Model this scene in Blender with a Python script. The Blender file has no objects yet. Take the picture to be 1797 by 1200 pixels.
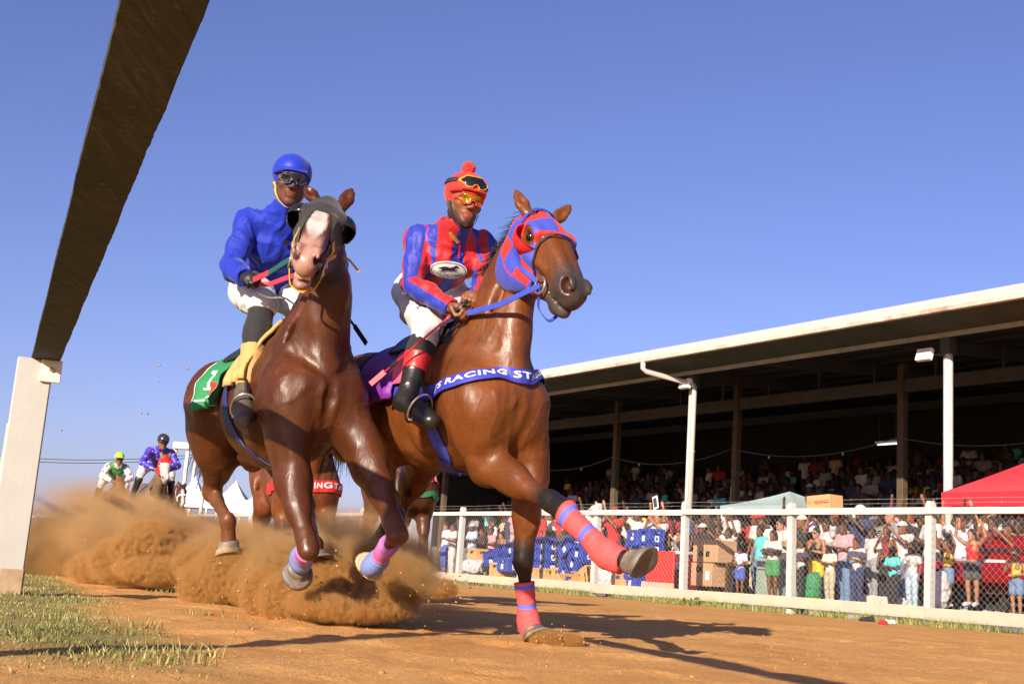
import bpy, bmesh, math, random
import numpy as np
from mathutils import Vector, Matrix, Quaternion

random.seed(7)
RNG = np.random.default_rng(7)
SC = bpy.context.scene
COL = SC.collection

# ---------------------------------------------------------------- camera
FPX, ROLL, PITCH, CAMH = 2102.0, math.radians(4.0), math.radians(10.93), 0.311
CAM = Vector((0, 0, CAMH))
_F = Vector((0, math.cos(PITCH), math.sin(PITCH)))
_U0 = Vector((0, -math.sin(PITCH), math.cos(PITCH)))
_R0 = Vector((1, 0, 0))
_R = _R0 * math.cos(ROLL) + _U0 * math.sin(ROLL)
_U = _U0 * math.cos(ROLL) - _R0 * math.sin(ROLL)
cam_data = bpy.data.cameras.new('camera')
cam_data.sensor_width = 36.0
cam_data.lens = 36.0 * FPX / 1797.0
cam_data.clip_start = 0.05
cam_data.clip_end = 20000
cam = bpy.data.objects.new('camera', cam_data)
COL.objects.link(cam)
M = Matrix.Identity(4)
for i in range(3):
    M[i][0], M[i][1], M[i][2], M[i][3] = _R[i], _U[i], -_F[i], CAM[i]
cam.matrix_world = M
SC.camera = cam

# ---------------------------------------------------------------- sky, sun, exposure
SUN_EL, SHADOW_AZ = math.radians(20.5), math.radians(24.0)
world = bpy.data.worlds.new('World')
SC.world = world
world.use_nodes = True
nt = world.node_tree
nt.nodes.clear()
sky = nt.nodes.new('ShaderNodeTexSky')
sky.sky_type = 'NISHITA'
sky.sun_disc = False
sky.sun_elevation = SUN_EL
sky.sun_rotation = SHADOW_AZ + math.pi
sky.air_density = 1.0
sky.dust_density = 1.0
sky.ozone_density = 3.0
hue = nt.nodes.new('ShaderNodeMix')
hue.data_type = 'RGBA'
hue.blend_type = 'MULTIPLY'
hue.inputs[0].default_value = 1.0
hue.inputs[7].default_value = (1.06, 0.905, 1.29, 1)
bg = nt.nodes.new('ShaderNodeBackground')
bg.inputs['Strength'].default_value = 0.067
out = nt.nodes.new('ShaderNodeOutputWorld')
nt.links.new(sky.outputs[0], hue.inputs[6])
nt.links.new(hue.outputs[2], bg.inputs['Color'])
nt.links.new(bg.outputs[0], out.inputs['Surface'])

sun_data = bpy.data.lights.new('sun', 'SUN')
sun_data.energy = 5.0
sun_data.angle = math.radians(0.5)
sun_data.color = (1.0, 0.86, 0.68)
sun = bpy.data.objects.new('sun', sun_data)
COL.objects.link(sun)
SUN_DIR = Vector((math.sin(SHADOW_AZ) * math.cos(SUN_EL), math.cos(SHADOW_AZ) * math.cos(SUN_EL), -math.sin(SUN_EL)))
sun.rotation_euler = SUN_DIR.to_track_quat('-Z', 'Y').to_euler()
sun.location = (-8, -20, 9)

SC.view_settings.view_transform = 'Standard'
SC.view_settings.look = 'None'
SC.view_settings.gamma = 1.0
SC.view_settings.exposure = 0.85
SC.view_settings.use_curve_mapping = False
SC.render.engine = 'CYCLES'
SC.cycles.max_bounces = 6
SC.cycles.transparent_max_bounces = 12
SC.cycles.volume_bounces = 1
SC.cycles.use_adaptive_sampling = True
SC.cycles.use_denoising = True

# ---------------------------------------------------------------- pixel helpers (photograph pixels, 1797 x 1200)
def ray(px, py):
    return _F * FPX + _R * (px - 898.5) + _U * (600.0 - py)
def W(px, py, y):                     # point on the sight line at world depth y
    d = ray(px, py)
    return CAM + d * (y / d.y)
def G(px, py, z=0.0):                 # point on a level plane
    d = ray(px, py)
    return CAM + d * ((z - CAM.z) / d.z)
def PX(p):
    q = Vector(p) - CAM
    w = q.dot(_F)
    return 898.5 + FPX * q.dot(_R) / w, 600 - FPX * q.dot(_U) / w

# ---------------------------------------------------------------- object helpers
def link(o):
    COL.objects.link(o)
    return o
def tag(o, label=None, cat=None, group=None, kind=None):
    if label: o['label'] = label
    if cat: o['category'] = cat
    if group: o['group'] = group
    if kind: o['kind'] = kind
    return o
def empty(name, loc=(0, 0, 0), label=None, cat=None, group=None, rz=0.0):
    o = bpy.data.objects.new(name, None)
    o.location = loc
    o.rotation_euler = (0, 0, rz)
    o.empty_display_size = 0.1
    link(o)
    return tag(o, label, cat, group)
def wloc(o):
    p = Vector((0, 0, 0))
    while o is not None:
        p = p + o.location
        o = o.parent
    return p
def mesh_np(name, V, Fs, smooth=True):
    me = bpy.data.meshes.new(name)
    V = np.asarray(V, dtype=np.float64).reshape(-1, 3)
    if isinstance(Fs, np.ndarray):
        Fs = Fs.astype(np.int32)
        n, k = Fs.shape
        me.vertices.add(len(V))
        me.vertices.foreach_set('co', V.ravel())
        me.loops.add(n * k)
        me.loops.foreach_set('vertex_index', Fs.ravel())
        me.polygons.add(n)
        me.polygons.foreach_set('loop_start', np.arange(0, n * k, k, dtype=np.int32))
        me.update(calc_edges=True)
    else:
        me.from_pydata([tuple(v) for v in V], [], Fs)
        me.update()
    me.polygons.foreach_set('use_smooth', np.full(len(me.polygons), smooth))
    return me
def obj(name, V, Fs, mat=None, parent=None, smooth=False, world_coords=True, color=None):
    """one mesh object; coordinates are world (moved into the parent's frame)"""
    V = np.asarray(V, dtype=np.float64).reshape(-1, 3)
    if parent is not None and world_coords:
        V = V - np.array(wloc(parent))
    me = mesh_np(name, V, Fs, smooth)
    if color is not None:
        a = me.color_attributes.new('Col', 'FLOAT_COLOR', 'POINT')
        c = np.ones((len(V), 4), dtype=np.float32)
        c[:, :3] = color
        a.data.foreach_set('color', c.ravel())
    if mat is not None:
        me.materials.append(mat)
    o = bpy.data.objects.new(name, me)
    link(o)
    if parent is not None:
        o.parent = parent
    return o
def recenter(o):
    """top-level single mesh: move its origin to its base"""
    me = o.data
    n = len(me.vertices)
    co = np.empty(n * 3)
    me.vertices.foreach_get('co', co)
    co = co.reshape(-1, 3)
    c = (co.min(0) + co.max(0)) / 2
    c[2] = co[:, 2].min()
    me.vertices.foreach_set('co', (co - c).ravel())
    me.update()
    o.location = Vector(c) + o.location
    return o

class MB:
    """collects boxes, tubes, ribbons into one mesh"""
    def __init__(s): s.v, s.f = [], []
    def add(s, V, F):
        b = len(s.v)
        s.v.extend([tuple(x) for x in V])
        s.f.extend([tuple(i + b for i in f) for f in F])
        return s
    def frame_box(s, c, ax, ay, az, hx, hy, hz, bev=0.0):
        c = Vector(c); ax = Vector(ax).normalized(); ay = Vector(ay).normalized(); az = Vector(az).normalized()
        if bev <= 0:
            V = [c + ax * hx * i + ay * hy * j + az * hz * k for k in (-1, 1) for j in (-1, 1) for i in (-1, 1)]
            return s.add(V, [(0, 2, 3, 1), (4, 5, 7, 6), (0, 1, 5, 4), (2, 6, 7, 3), (0, 4, 6, 2), (1, 3, 7, 5)])
        V, idx = [], {}
        for k in (-1, 1):
            for j in (-1, 1):
                for i in (-1, 1):
                    for a in range(3):
                        h = [hx, hy, hz]
                        q = [i * (hx - (bev if a != 0 else 0)), j * (hy - (bev if a != 1 else 0)), k * (hz - (bev if a != 2 else 0))]
                        idx[(i, j, k, a)] = len(V)
                        V.append(c + ax * q[0] + ay * q[1] + az * q[2])
        Fc = []
        g = lambda i, j, k, a: idx[(i, j, k, a)]
        for sg in (-1, 1):
            q = [(sg, -1, -1), (sg, 1, -1), (sg, 1, 1), (sg, -1, 1)]
            Fc.append([g(*t, 0) for t in (q if sg > 0 else q[::-1])])
            q = [(-1, sg, -1), (-1, sg, 1), (1, sg, 1), (1, sg, -1)]
            Fc.append([g(*t, 1) for t in (q if sg > 0 else q[::-1])])
            q = [(-1, -1, sg), (1, -1, sg), (1, 1, sg), (-1, 1, sg)]
            Fc.append([g(*t, 2) for t in (q if sg > 0 else q[::-1])])
        for a in (-1, 1):
            for b in (-1, 1):
                Fc.append([g(-1, a, b, 1), g(1, a, b, 1), g(1, a, b, 2), g(-1, a, b, 2)])
                Fc.append([g(a, -1, b, 0), g(a, 1, b, 0), g(a, 1, b, 2), g(a, -1, b, 2)])
                Fc.append([g(a, b, -1, 0), g(a, b, 1, 0), g(a, b, 1, 1), g(a, b, -1, 1)])
        for i in (-1, 1):
            for j in (-1, 1):
                for k in (-1, 1):
                    Fc.append([g(i, j, k, 0), g(i, j, k, 1), g(i, j, k, 2)])
        return s.add(V, Fc)
    def box(s, x0, x1, y0, y1, z0, z1, bev=0.0):
        return s.frame_box(((x0 + x1) / 2, (y0 + y1) / 2, (z0 + z1) / 2), (1, 0, 0), (0, 1, 0), (0, 0, 1),
                           abs(x1 - x0) / 2, abs(y1 - y0) / 2, abs(z1 - z0) / 2, bev)
    def beam(s, a, b, w, h, up=(0, 0, 1), bev=0.0):
        a, b = Vector(a), Vector(b)
        d = (b - a)
        L = d.length
        d = d / L
        side = d.cross(Vector(up))
        if side.length < 1e-5: side = d.cross(Vector((1, 0, 0)))
        side.normalize()
        u = side.cross(d).normalized()
        return s.frame_box((a + b) / 2, d, side, u, L / 2, w / 2, h / 2, bev)
    def tube(s, pts, r, n=8, caps=True, flat=1.0, upv=None):
        pts = [Vector(p) for p in pts]
        rs = r if isinstance(r, (list, tuple)) else [r] * len(pts)
        V = []
        prev = None
        for i, p in enumerate(pts):
            t = (pts[min(i + 1, len(pts) - 1)] - pts[max(i - 1, 0)]).normalized()
            if prev is None:
                a = Vector(upv) if upv is not None else (Vector((0, 0, 1)) if abs(t.z) < 0.9 else Vector((1, 0, 0)))
            else:
                a = prev
            u = (a - t * a.dot(t)).normalized()
            prev = u
            w = t.cross(u)
            for k in range(n):
                an = 2 * math.pi * k / n
                V.append(p + (u * math.cos(an) + w * math.sin(an) * flat) * rs[i])
        Fc = []
        for i in range(len(pts) - 1):
            for k in range(n):
                Fc.append((i * n + k, i * n + (k + 1) % n, (i + 1) * n + (k + 1) % n, (i + 1) * n + k))
        if caps:
            Fc.append(tuple(range(n))[::-1])
            Fc.append(tuple((len(pts) - 1) * n + k for k in range(n)))
        return s.add(V, Fc)
    def sphere(s, c, r, nu=12, nv=8, sc=(1, 1, 1)):
        c = Vector(c)
        V = [c + Vector((0, 0, r * sc[2]))]
        for j in range(1, nv):
            th = math.pi * j / nv
            for i in range(nu):
                ph = 2 * math.pi * i / nu
                V.append(c + Vector((r * sc[0] * math.sin(th) * math.cos(ph), r * sc[1] * math.sin(th) * math.sin(ph), r * sc[2] * math.cos(th))))
        V.append(c - Vector((0, 0, r * sc[2])))
        Fc = [(0, 1 + i, 1 + (i + 1) % nu) for i in range(nu)]
        for j in range(nv - 2):
            for i in range(nu):
                a = 1 + j * nu
                Fc.append((a + i, a + nu + i, a + nu + (i + 1) % nu, a + (i + 1) % nu))
        a = 1 + (nv - 2) * nu
        Fc += [(a + i, len(V) - 1, a + (i + 1) % nu) for i in range(nu)]
        return s.add(V, Fc)
    def build(s, name, mat=None, parent=None, smooth=False, world_coords=True):
        return obj(name, s.v, s.f, mat, parent, smooth, world_coords)

# ---------------------------------------------------------------- material helpers
def nodes_of(name):
    m = bpy.data.materials.new(name)
    m.use_nodes = True
    t = m.node_tree
    return m, t, t.nodes['Principled BSDF']
def N(t, kind, **kw):
    n = t.nodes.new(kind)
    for k, v in kw.items():
        setattr(n, k, v)
    return n
def noise(t, scale, detail=4.0, rough=0.55, coord=None, dist=0.0):
    n = N(t, 'ShaderNodeTexNoise')
    n.inputs['Scale'].default_value = scale
    n.inputs['Detail'].default_value = detail
    n.inputs['Roughness'].default_value = rough
    n.inputs['Distortion'].default_value = dist
    if coord is not None: t.links.new(coord, n.inputs['Vector'])
    return n
def ramp(t, fac, stops):
    r = N(t, 'ShaderNodeValToRGB')
    e = r.color_ramp.elements
    while len(e) < len(stops): e.new(0.5)
    for i, (p, c) in enumerate(stops):
        e[i].position = p
        e[i].color = (*c, 1) if len(c) == 3 else c
    t.links.new(fac, r.inputs['Fac'])
    return r
def mixc(t, fac, a, b, mode='MIX'):
    m = N(t, 'ShaderNodeMix', data_type='RGBA', blend_type=mode)
    for sock, v in ((m.inputs[0], fac), (m.inputs[6], a), (m.inputs[7], b)):
        if isinstance(v, (int, float)): sock.default_value = v
        elif isinstance(v, tuple): sock.default_value = (*v, 1) if len(v) == 3 else v
        else: t.links.new(v, sock)
    return m.outputs[2]
def math_(t, op, a, b=None, c=None, clamp=False):
    m = N(t, 'ShaderNodeMath', operation=op, use_clamp=clamp)
    for i, v in enumerate((a, b, c)):
        if v is None: continue
        if isinstance(v, (int, float)): m.inputs[i].default_value = v
        else: t.links.new(v, m.inputs[i])
    return m.outputs[0]
def bump(t, bsdf, h, strength=0.3, dist=0.01):
    b = N(t, 'ShaderNodeBump')
    b.inputs['Strength'].default_value = strength
    b.inputs['Distance'].default_value = dist
    t.links.new(h, b.inputs['Height'])
    t.links.new(b.outputs[0], bsdf.inputs['Normal'])
    return b
def coords(t, which='Object'):
    return N(t, 'ShaderNodeTexCoord').outputs[which]
_mats = {}
def paint(name, col, rough=0.6, var=0.12, scale=8.0, bstr=0.15, bdist=0.004, metal=0.0, spec=0.5, dirt=None, sheen=0.0):
    """plain coloured surface with uneven tone and fine relief"""
    if name in _mats: return _mats[name]
    m, t, b = nodes_of(name)
    co = coords(t)
    n = noise(t, scale, 5, 0.6, co)
    lo = tuple(max(0, c * (1 - var)) for c in col)
    hi = tuple(min(1, c * (1 + var)) for c in col)
    r = ramp(t, n.outputs[0], [(0.3, lo), (0.7, hi)])
    c = r.outputs[0]
    if dirt:
        n2 = noise(t, scale * 0.45, 6, 0.65, co)
        r2 = ramp(t, n2.outputs[0], [(dirt[1], (0, 0, 0)), (min(0.99, dirt[1] + 0.16), (1, 1, 1))])
        c = mixc(t, r2.outputs[0], c, dirt[0])
    t.links.new(c, b.inputs['Base Color'])
    b.inputs['Roughness'].default_value = rough
    b.inputs['Metallic'].default_value = metal
    b.inputs['Specular IOR Level'].default_value = spec
    if sheen: b.inputs['Sheen Weight'].default_value = sheen
    if bstr:
        n3 = noise(t, scale * 6, 4, 0.6, co)
        bump(t, b, n3.outputs[0], bstr, bdist)
    _mats[name] = m
    return m
def cloth(name, col, rough=0.75, fold=14.0, fstr=0.35, gloss=0.0, var=0.06):
    if name in _mats: return _mats[name]
    m, t, b = nodes_of(name)
    co = coords(t)
    n = noise(t, fold, 3, 0.5, co, 0.6)
    n2 = noise(t, 3.0, 3, 0.5, co)
    r = ramp(t, n2.outputs[0], [(0.3, tuple(c * (1 - var) for c in col)), (0.7, tuple(min(1, c * (1 + var)) for c in col))])
    t.links.new(r.outputs[0], b.inputs['Base Color'])
    b.inputs['Roughness'].default_value = rough
    b.inputs['Specular IOR Level'].default_value = 0.3 + gloss
    b.inputs['Sheen Weight'].default_value = 0.15
    bump(t, b, n.outputs[0], fstr, 0.02)
    _mats[name] = m
    return m

# ---------------------------------------------------------------- smooth solid modelling: signed distances -> quads
BIG = 10.0
def _n(v):
    v = np.asarray(v, dtype=np.float64)
    return v / max(np.linalg.norm(v), 1e-9)
class Cone:
    """tapered rod a->b; 'side' direction may be squeezed by factor f"""
    def __init__(s, a, b, r1, r2, k=0.03, side=None, f=1.0, f2=None, op='u'):
        s.a, s.b, s.r1, s.r2, s.k, s.op = np.array(a, float), np.array(b, float), r1, r2, k, op
        s.side = None if side is None else _n(side)
        s.f, s.f2 = f, (f if f2 is None else f2)
        m = max(r1, r2) * max(1, s.f, s.f2)
        s.lo = np.minimum(s.a, s.b) - m
        s.hi = np.maximum(s.a, s.b) + m
    def d(s, X, Y, Z):
        ab = s.b - s.a
        L2 = max(float(ab @ ab), 1e-9)
        px, py, pz = X - s.a[0], Y - s.a[1], Z - s.a[2]
        t = np.clip((px * ab[0] + py * ab[1] + pz * ab[2]) / L2, 0, 1)
        qx, qy, qz = px - t * ab[0], py - t * ab[1], pz - t * ab[2]
        r = s.r1 + (s.r2 - s.r1) * t
        if s.side is None or (s.f == 1 and s.f2 == 1):
            return np.sqrt(qx * qx + qy * qy + qz * qz) - r
        f = s.f + (s.f2 - s.f) * t
        c = qx * s.side[0] + qy * s.side[1] + qz * s.side[2]
        w2 = qx * qx + qy * qy + qz * qz - c * c
        g = np.sqrt(np.maximum(w2, 0) + (c / f) ** 2)
        return (g - r) * np.minimum(1.0, np.sqrt(np.maximum(w2, 1e-9) + c * c) / np.maximum(g, 1e-6))
class Ell:
    def __init__(s, c, rad, ax=None, k=0.03, op='u'):
        s.c, s.rad, s.k, s.op = np.array(c, float), np.array(rad, float), k, op
        if ax is None: s.ax = np.eye(3)
        else:
            a2 = _n(ax[2]); a0 = np.asarray(ax[0], float); a0 = _n(a0 - a2 * (a0 @ a2)); a1 = np.cross(a2, a0)
            if a1 @ np.asarray(ax[1], float) < 0: a1 = -a1
            s.ax = np.array([a0, a1, a2])
        m = np.sqrt(((s.ax * s.rad[:, None]) ** 2).sum(0))
        s.lo, s.hi = s.c - m, s.c + m
    def d(s, X, Y, Z):
        p = (X - s.c[0], Y - s.c[1], Z - s.c[2])
        q = [(p[0] * a[0] + p[1] * a[1] + p[2] * a[2]) / r for a, r in zip(s.ax, s.rad)]
        k0 = np.sqrt(q[0] ** 2 + q[1] ** 2 + q[2] ** 2)
        k1 = np.sqrt((q[0] / s.rad[0]) ** 2 + (q[1] / s.rad[1]) ** 2 + (q[2] / s.rad[2]) ** 2)
        return np.where(k1 > 1e-6, k0 * (k0 - 1) / np.maximum(k1, 1e-6), -s.rad.min())
def chain(pts, rs, k=0.03, side=None, fs=None, op='u'):
    out = []
    for i in range(len(pts) - 1):
        f1 = 1.0 if fs is None else fs[i]
        f2 = 1.0 if fs is None else fs[i + 1]
        out.append(Cone(pts[i], pts[i + 1], rs[i], rs[i + 1], k, side, f1, f2, op))
    return out
def _comb(cur, d, pr):
    k = pr.k
    if pr.op == 'u':
        h = np.clip(0.5 + 0.5 * (cur - d) / k, 0, 1)
        return cur + (d - cur) * h - k * h * (1 - h)
    h = np.clip(0.5 - 0.5 * (cur + d) / k, 0, 1)      # subtraction
    return cur + (-d - cur) * h + k * h * (1 - h)
def sdf_at(prims, P):
    P = np.asarray(P, float).reshape(-1, 3)
    X, Y, Z = P[:, 0], P[:, 1], P[:, 2]
    cur = np.full(len(P), BIG)
    for pr in prims:
        cur = _comb(cur, pr.d(X, Y, Z), pr)
    return cur
def sdf_grad(prims, P, e=0.004):
    P = np.asarray(P, float).reshape(-1, 3)
    g = np.stack([sdf_at(prims, P + dv) - sdf_at(prims, P - dv) for dv in np.eye(3) * e], 1)
    return g / np.maximum(np.linalg.norm(g, axis=1, keepdims=True), 1e-9)
def snap(prims, P, off=0.004, it=5):
    """moves points onto the surface (plus an offset)"""
    P = np.asarray(P, float).reshape(-1, 3).copy()
    for _ in range(it):
        P -= sdf_grad(prims, P) * (sdf_at(prims, P) - off)[:, None] * 0.9
    return P
def hit(prims, px, py, y0=3.5):
    """point of a surface met by a sight line"""
    d = np.array(ray(px, py)); d /= np.linalg.norm(d)
    p = np.array(CAM) + d * (y0 / d[1])
    for _ in range(90):
        s = float(sdf_at(prims, [p])[0])
        if s < 0.0008: break
        p = p + d * min(max(s * 0.75, 0.0008), 0.25)
    return p
def field(prims, h, lo=None, hi=None, off=0.0):
    if lo is None:
        lo = np.min([p.lo for p in prims if p.op == 'u'], 0) - 3 * h - off
        hi = np.max([p.hi for p in prims if p.op == 'u'], 0) + 3 * h + off
    lo, hi = np.array(lo, float), np.array(hi, float)
    n = np.ceil((hi - lo) / h).astype(int) + 1
    Fd = np.full(n, BIG, dtype=np.float32)
    ax = [lo[i] + h * np.arange(n[i]) for i in range(3)]
    for pr in prims:
        pad = pr.k + 3 * h + off
        i0 = np.clip(np.floor((pr.lo - pad - lo) / h).astype(int), 0, n)
        i1 = np.clip(np.ceil((pr.hi + pad - lo) / h).astype(int) + 1, 0, n)
        if (i1 <= i0).any(): continue
        sl = tuple(slice(a, b) for a, b in zip(i0, i1))
        X = ax[0][sl[0]][:, None, None]; Y = ax[1][sl[1]][None, :, None]; Z = ax[2][sl[2]][None, None, :]
        X, Y, Z = np.broadcast_arrays(X.astype(np.float32), Y.astype(np.float32), Z.astype(np.float32))
        Fd[sl] = _comb(Fd[sl], pr.d(X, Y, Z), pr)
    return Fd, lo, h, ax
_CORN = np.array([(i, j, k) for i in (0, 1) for j in (0, 1) for k in (0, 1)])
_EDG = [(a, b) for a in range(8) for b in range(a + 1, 8) if np.abs(_CORN[a] - _CORN[b]).sum() == 1]
def nets(Fd, lo, h):
    S = Fd < 0
    n = np.array(Fd.shape)
    cnt = np.zeros(n - 1, dtype=np.int8)
    for c in _CORN:
        cnt += S[c[0]:n[0] - 1 + c[0], c[1]:n[1] - 1 + c[1], c[2]:n[2] - 1 + c[2]]
    I = np.argwhere((cnt > 0) & (cnt < 8))
    vid = np.full(n - 1, -1, dtype=np.int64)
    vid[I[:, 0], I[:, 1], I[:, 2]] = np.arange(len(I))
    vals = np.stack([Fd[I[:, 0] + c[0], I[:, 1] + c[1], I[:, 2] + c[2]] for c in _CORN], 1).astype(np.float64)
    acc = np.zeros((len(I), 3)); w = np.zeros(len(I))
    for a, b in _EDG:
        va, vb = vals[:, a], vals[:, b]
        m = (va < 0) != (vb < 0)
        t = np.where(m, va / np.where(m, va - vb, 1), 0)
        acc += np.where(m[:, None], _CORN[a] + t[:, None] * (_CORN[b] - _CORN[a]), 0)
        w += m
    V = lo + h * (I + acc / w[:, None])
    quads = []
    for axn in range(3):
        u, v = [(1, 2), (2, 0), (0, 1)][axn]
        sl0 = [slice(1, None)] * 3; sl1 = [slice(1, None)] * 3
        sl0 = [slice(1, n[i] - 1) for i in range(3)]; sl1 = list(sl0)
        sl0[axn] = slice(0, n[axn] - 1); sl1[axn] = slice(1, n[axn])
        A, B = S[tuple(sl0)], S[tuple(sl1)]
        E = np.argwhere(A != B)
        if not len(E): continue
        flip = A[E[:, 0], E[:, 1], E[:, 2]]
        base = E.copy()
        for i in range(3):
            if i != axn: base[:, i] += 1
        def at(du, dv):
            q = base.copy()
            q[:, u] -= du; q[:, v] -= dv
            return vid[q[:, 0], q[:, 1], q[:, 2]]
        q = np.stack([at(1, 1), at(0, 1), at(0, 0), at(1, 0)], 1)
        q[~flip] = q[~flip][:, ::-1]
        quads.append(q)
    Q = np.concatenate(quads)
    Q = Q[(Q >= 0).all(1)]
    return V, Q
def solid(prims, h, off=0.0, cut=None, lo=None, hi=None, shell=None):
    """mesh of prims grown by off; cut(X,Y,Z) <= 0 keeps; shell leaves a skin of that thickness"""
    Fd, lo, h, ax = field(prims, h, lo, hi, max(off, 0))
    if off: Fd = Fd - off
    if shell: Fd = np.maximum(Fd, -(Fd + shell))
    if cut is not None:
        X, Y, Z = np.meshgrid(*ax, indexing='ij', sparse=True)
        Fd = np.maximum(Fd, cut(X, Y, Z))
    return nets(Fd, lo, h)
def ribbon(prims, path, width, off=0.004, thick=0.004, n=60, wdir=None, it=5, nw=4):
    """flat strap lying on a surface along a path of guess points; returns V,F plus a map (u,v)->point,normal"""
    path = np.asarray(path, float)
    seg = np.linalg.norm(np.diff(path, axis=0), axis=1)
    s = np.concatenate([[0], np.cumsum(seg)])
    ts = np.linspace(0, s[-1], n)
    C = np.stack([np.interp(ts, s, path[:, i]) for i in range(3)], 1)
    C = snap(prims, C, off, it)
    for _ in range(2):
        C[1:-1] = (C[:-2] + C[1:-1] * 2 + C[2:]) / 4
    C = snap(prims, C, off, 3)
    T = np.gradient(C, axis=0)
    T /= np.linalg.norm(T, axis=1, keepdims=True)
    Nn = sdf_grad(prims, C)
    if wdir is None: Wd = np.cross(Nn, T)
    else:
        Wd = np.tile(np.asarray(wdir, float), (n, 1))
        Wd = Wd - T * (Wd * T).sum(1, keepdims=True)
    Wd /= np.linalg.norm(Wd, axis=1, keepdims=True)
    rows = []
    for j in range(nw + 1):
        v = (j / nw - 0.5) * width
        rows.append(snap(prims, C + Wd * v, off, 3))
    rows = np.array(rows)                       # (nw+1, n, 3)
    Nr = np.array([sdf_grad(prims, r) for r in rows])
    outer = rows + Nr * thick
    V = np.concatenate([rows.reshape(-1, 3), outer.reshape(-1, 3)])
    o = (nw + 1) * n
    Fc = []
    for j in range(nw):
        for i in range(n - 1):
            a, b, c, d = j * n + i, j * n + i + 1, (j + 1) * n + i + 1, (j + 1) * n + i
            Fc.append((a + o, b + o, c + o, d + o))
            Fc.append((d, c, b, a))
    for i in range(n - 1):
        Fc.append((i, i + 1, i + 1 + o, i + o))
        a = nw * n
        Fc.append((a + i + 1, a + i, a + i + o, a + i + 1 + o))
    for j in range(nw):
        Fc.append((j * n, j * n + o, (j + 1) * n + o, (j + 1) * n))
        Fc.append((j * n + n - 1, (j + 1) * n + n - 1, (j + 1) * n + n - 1 + o, j * n + n - 1 + o))
    return V, Fc, (outer, Nr, ts)
def text_mesh(body, size=1.0, bold=0.0, spacing=1.0):
    """flat letter outlines as triangles in x (advance) and y (height)"""
    cu = bpy.data.curves.new('lettering', 'FONT')
    cu.body = body
    cu.size = size
    cu.space_character = spacing
    cu.offset = bold
    cu.resolution_u = 3
    o = bpy.data.objects.new('lettering', cu)
    link(o)
    dg = bpy.context.evaluated_depsgraph_get()
    me = bpy.data.meshes.new_from_object(o.evaluated_get(dg))
    V = np.array([v.co[:] for v in me.vertices]).reshape(-1, 3)
    Fc = [tuple(p.vertices) for p in me.polygons]
    bpy.data.objects.remove(o)
    bpy.data.curves.remove(cu)
    bpy.data.meshes.remove(me)
    return V, Fc
# ================================================================ THE SETTING
d_ = ray(-497, 910)
FD = Vector((d_.x, d_.y, 0)).normalized()       # along the far fence, away from the camera
ND = Vector((FD.y, -FD.x, 0))                   # from the track towards the stand
FA = G(1797, 1112)
d_ = ray(-22, 941)
RD = Vector((d_.x, d_.y, 0)).normalized()       # along the near rail, away from the camera
UP = Vector((0, 0, 1))
def FP(s, off=0.0, z=0.0):                      # fence coordinates -> world
    return FA + FD * s + ND * off + UP * z
def s_at(px, off, z=0.8):
    lo, hi = -20, 300
    for _ in range(50):
        m = (lo + hi) / 2
        if PX(FP(m, off, z))[0] > px: lo = m
        else: hi = m
    return lo

def vnoise(x, y, seed=0):
    r = np.random.default_rng(seed).random((256, 256))
    xi, yi = np.floor(x).astype(int), np.floor(y).astype(int)
    fx, fy = x - xi, y - yi
    fx, fy = fx * fx * (3 - 2 * fx), fy * fy * (3 - 2 * fy)
    g = lambda i, j: r[(xi + i) % 256, (yi + j) % 256]
    return (g(0, 0) * (1 - fx) + g(1, 0) * fx) * (1 - fy) + (g(0, 1) * (1 - fx) + g(1, 1) * fx) * fy
def fbm(x, y, octv=4, seed=0):
    s, a = 0, 0.5
    for o in range(octv):
        s = s + a * vnoise(x * 2 ** o, y * 2 ** o, seed + o)
        a *= 0.5
    return s

# ---- ground: one sheet out to the horizon, finely modelled near the camera
def axis_steps(lo, hi, step, far):
    c = list(np.arange(lo, hi, step))
    w, p = step, hi
    while p < far:
        c.append(p); w *= 1.22; p += w
    c.append(far)
    w, p, l = step, lo, []
    while p > -far:
        w *= 1.22; p -= w; l.append(max(p, -far))
    return np.array(sorted(set(l)) + c)
gx = axis_steps(-4.2, 5.0, 0.036, 6000)
gy = axis_steps(2.4, 13.0, 0.036, 6000)
GX, GY = np.meshgrid(gx, gy, indexing='ij')
post_base = G(10, 1042)
rail_x = post_base.x + (GY - post_base.y) * (RD.x / RD.y)
grass_edge = GX - (rail_x + 0.42 + 0.5 * (fbm(GX * 1.7, GY * 1.7, 3, 5) - 0.45))
turf = np.clip(0.5 - grass_edge / 0.35, 0, 1) * np.clip((GY - 2.9) / 1.2, 0.12, 1) * np.clip((60 - np.hypot(GX, GY)) / 20, 0, 1)
turf *= (GX > rail_x - 30)
sfence = (GX - FA.x) * ND.x + (GY - FA.y) * ND.y
far_turf = np.clip((sfence + 0.75 + 0.5 * (fbm(GX * 2, GY * 2, 3, 9) - 0.5)) / 0.2, 0, 1) * np.clip((0.7 - sfence) / 0.3, 0, 1)
turf = np.clip(np.maximum(turf, far_turf * 0.9), 0, 1)
near = np.clip((16 - np.hypot(GX, GY)) / 5, 0, 1)
GZ = (fbm(GX * 0.9, GY * 0.9, 3, 21) - 0.45) * 0.035 + (fbm(GX * 5, GY * 5, 4, 31) - 0.45) * 0.028
lump = np.clip(vnoise(GX * 9, GY * 9, 77) - 0.74, 0, 1) * 0.045 + np.clip(vnoise(GX * 4.3, GY * 4.3, 78) - 0.8, 0, 1) * 0.06
pit = -np.clip(vnoise(GX * 3.1 + 9, GY * 3.1, 79) - 0.78, 0, 1) * 0.12
GZ = (GZ + (lump + pit) * (1 - turf * 0.6)) * near
nx, ny = GX.shape
ii = np.arange(nx * ny).reshape(nx, ny)
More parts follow.
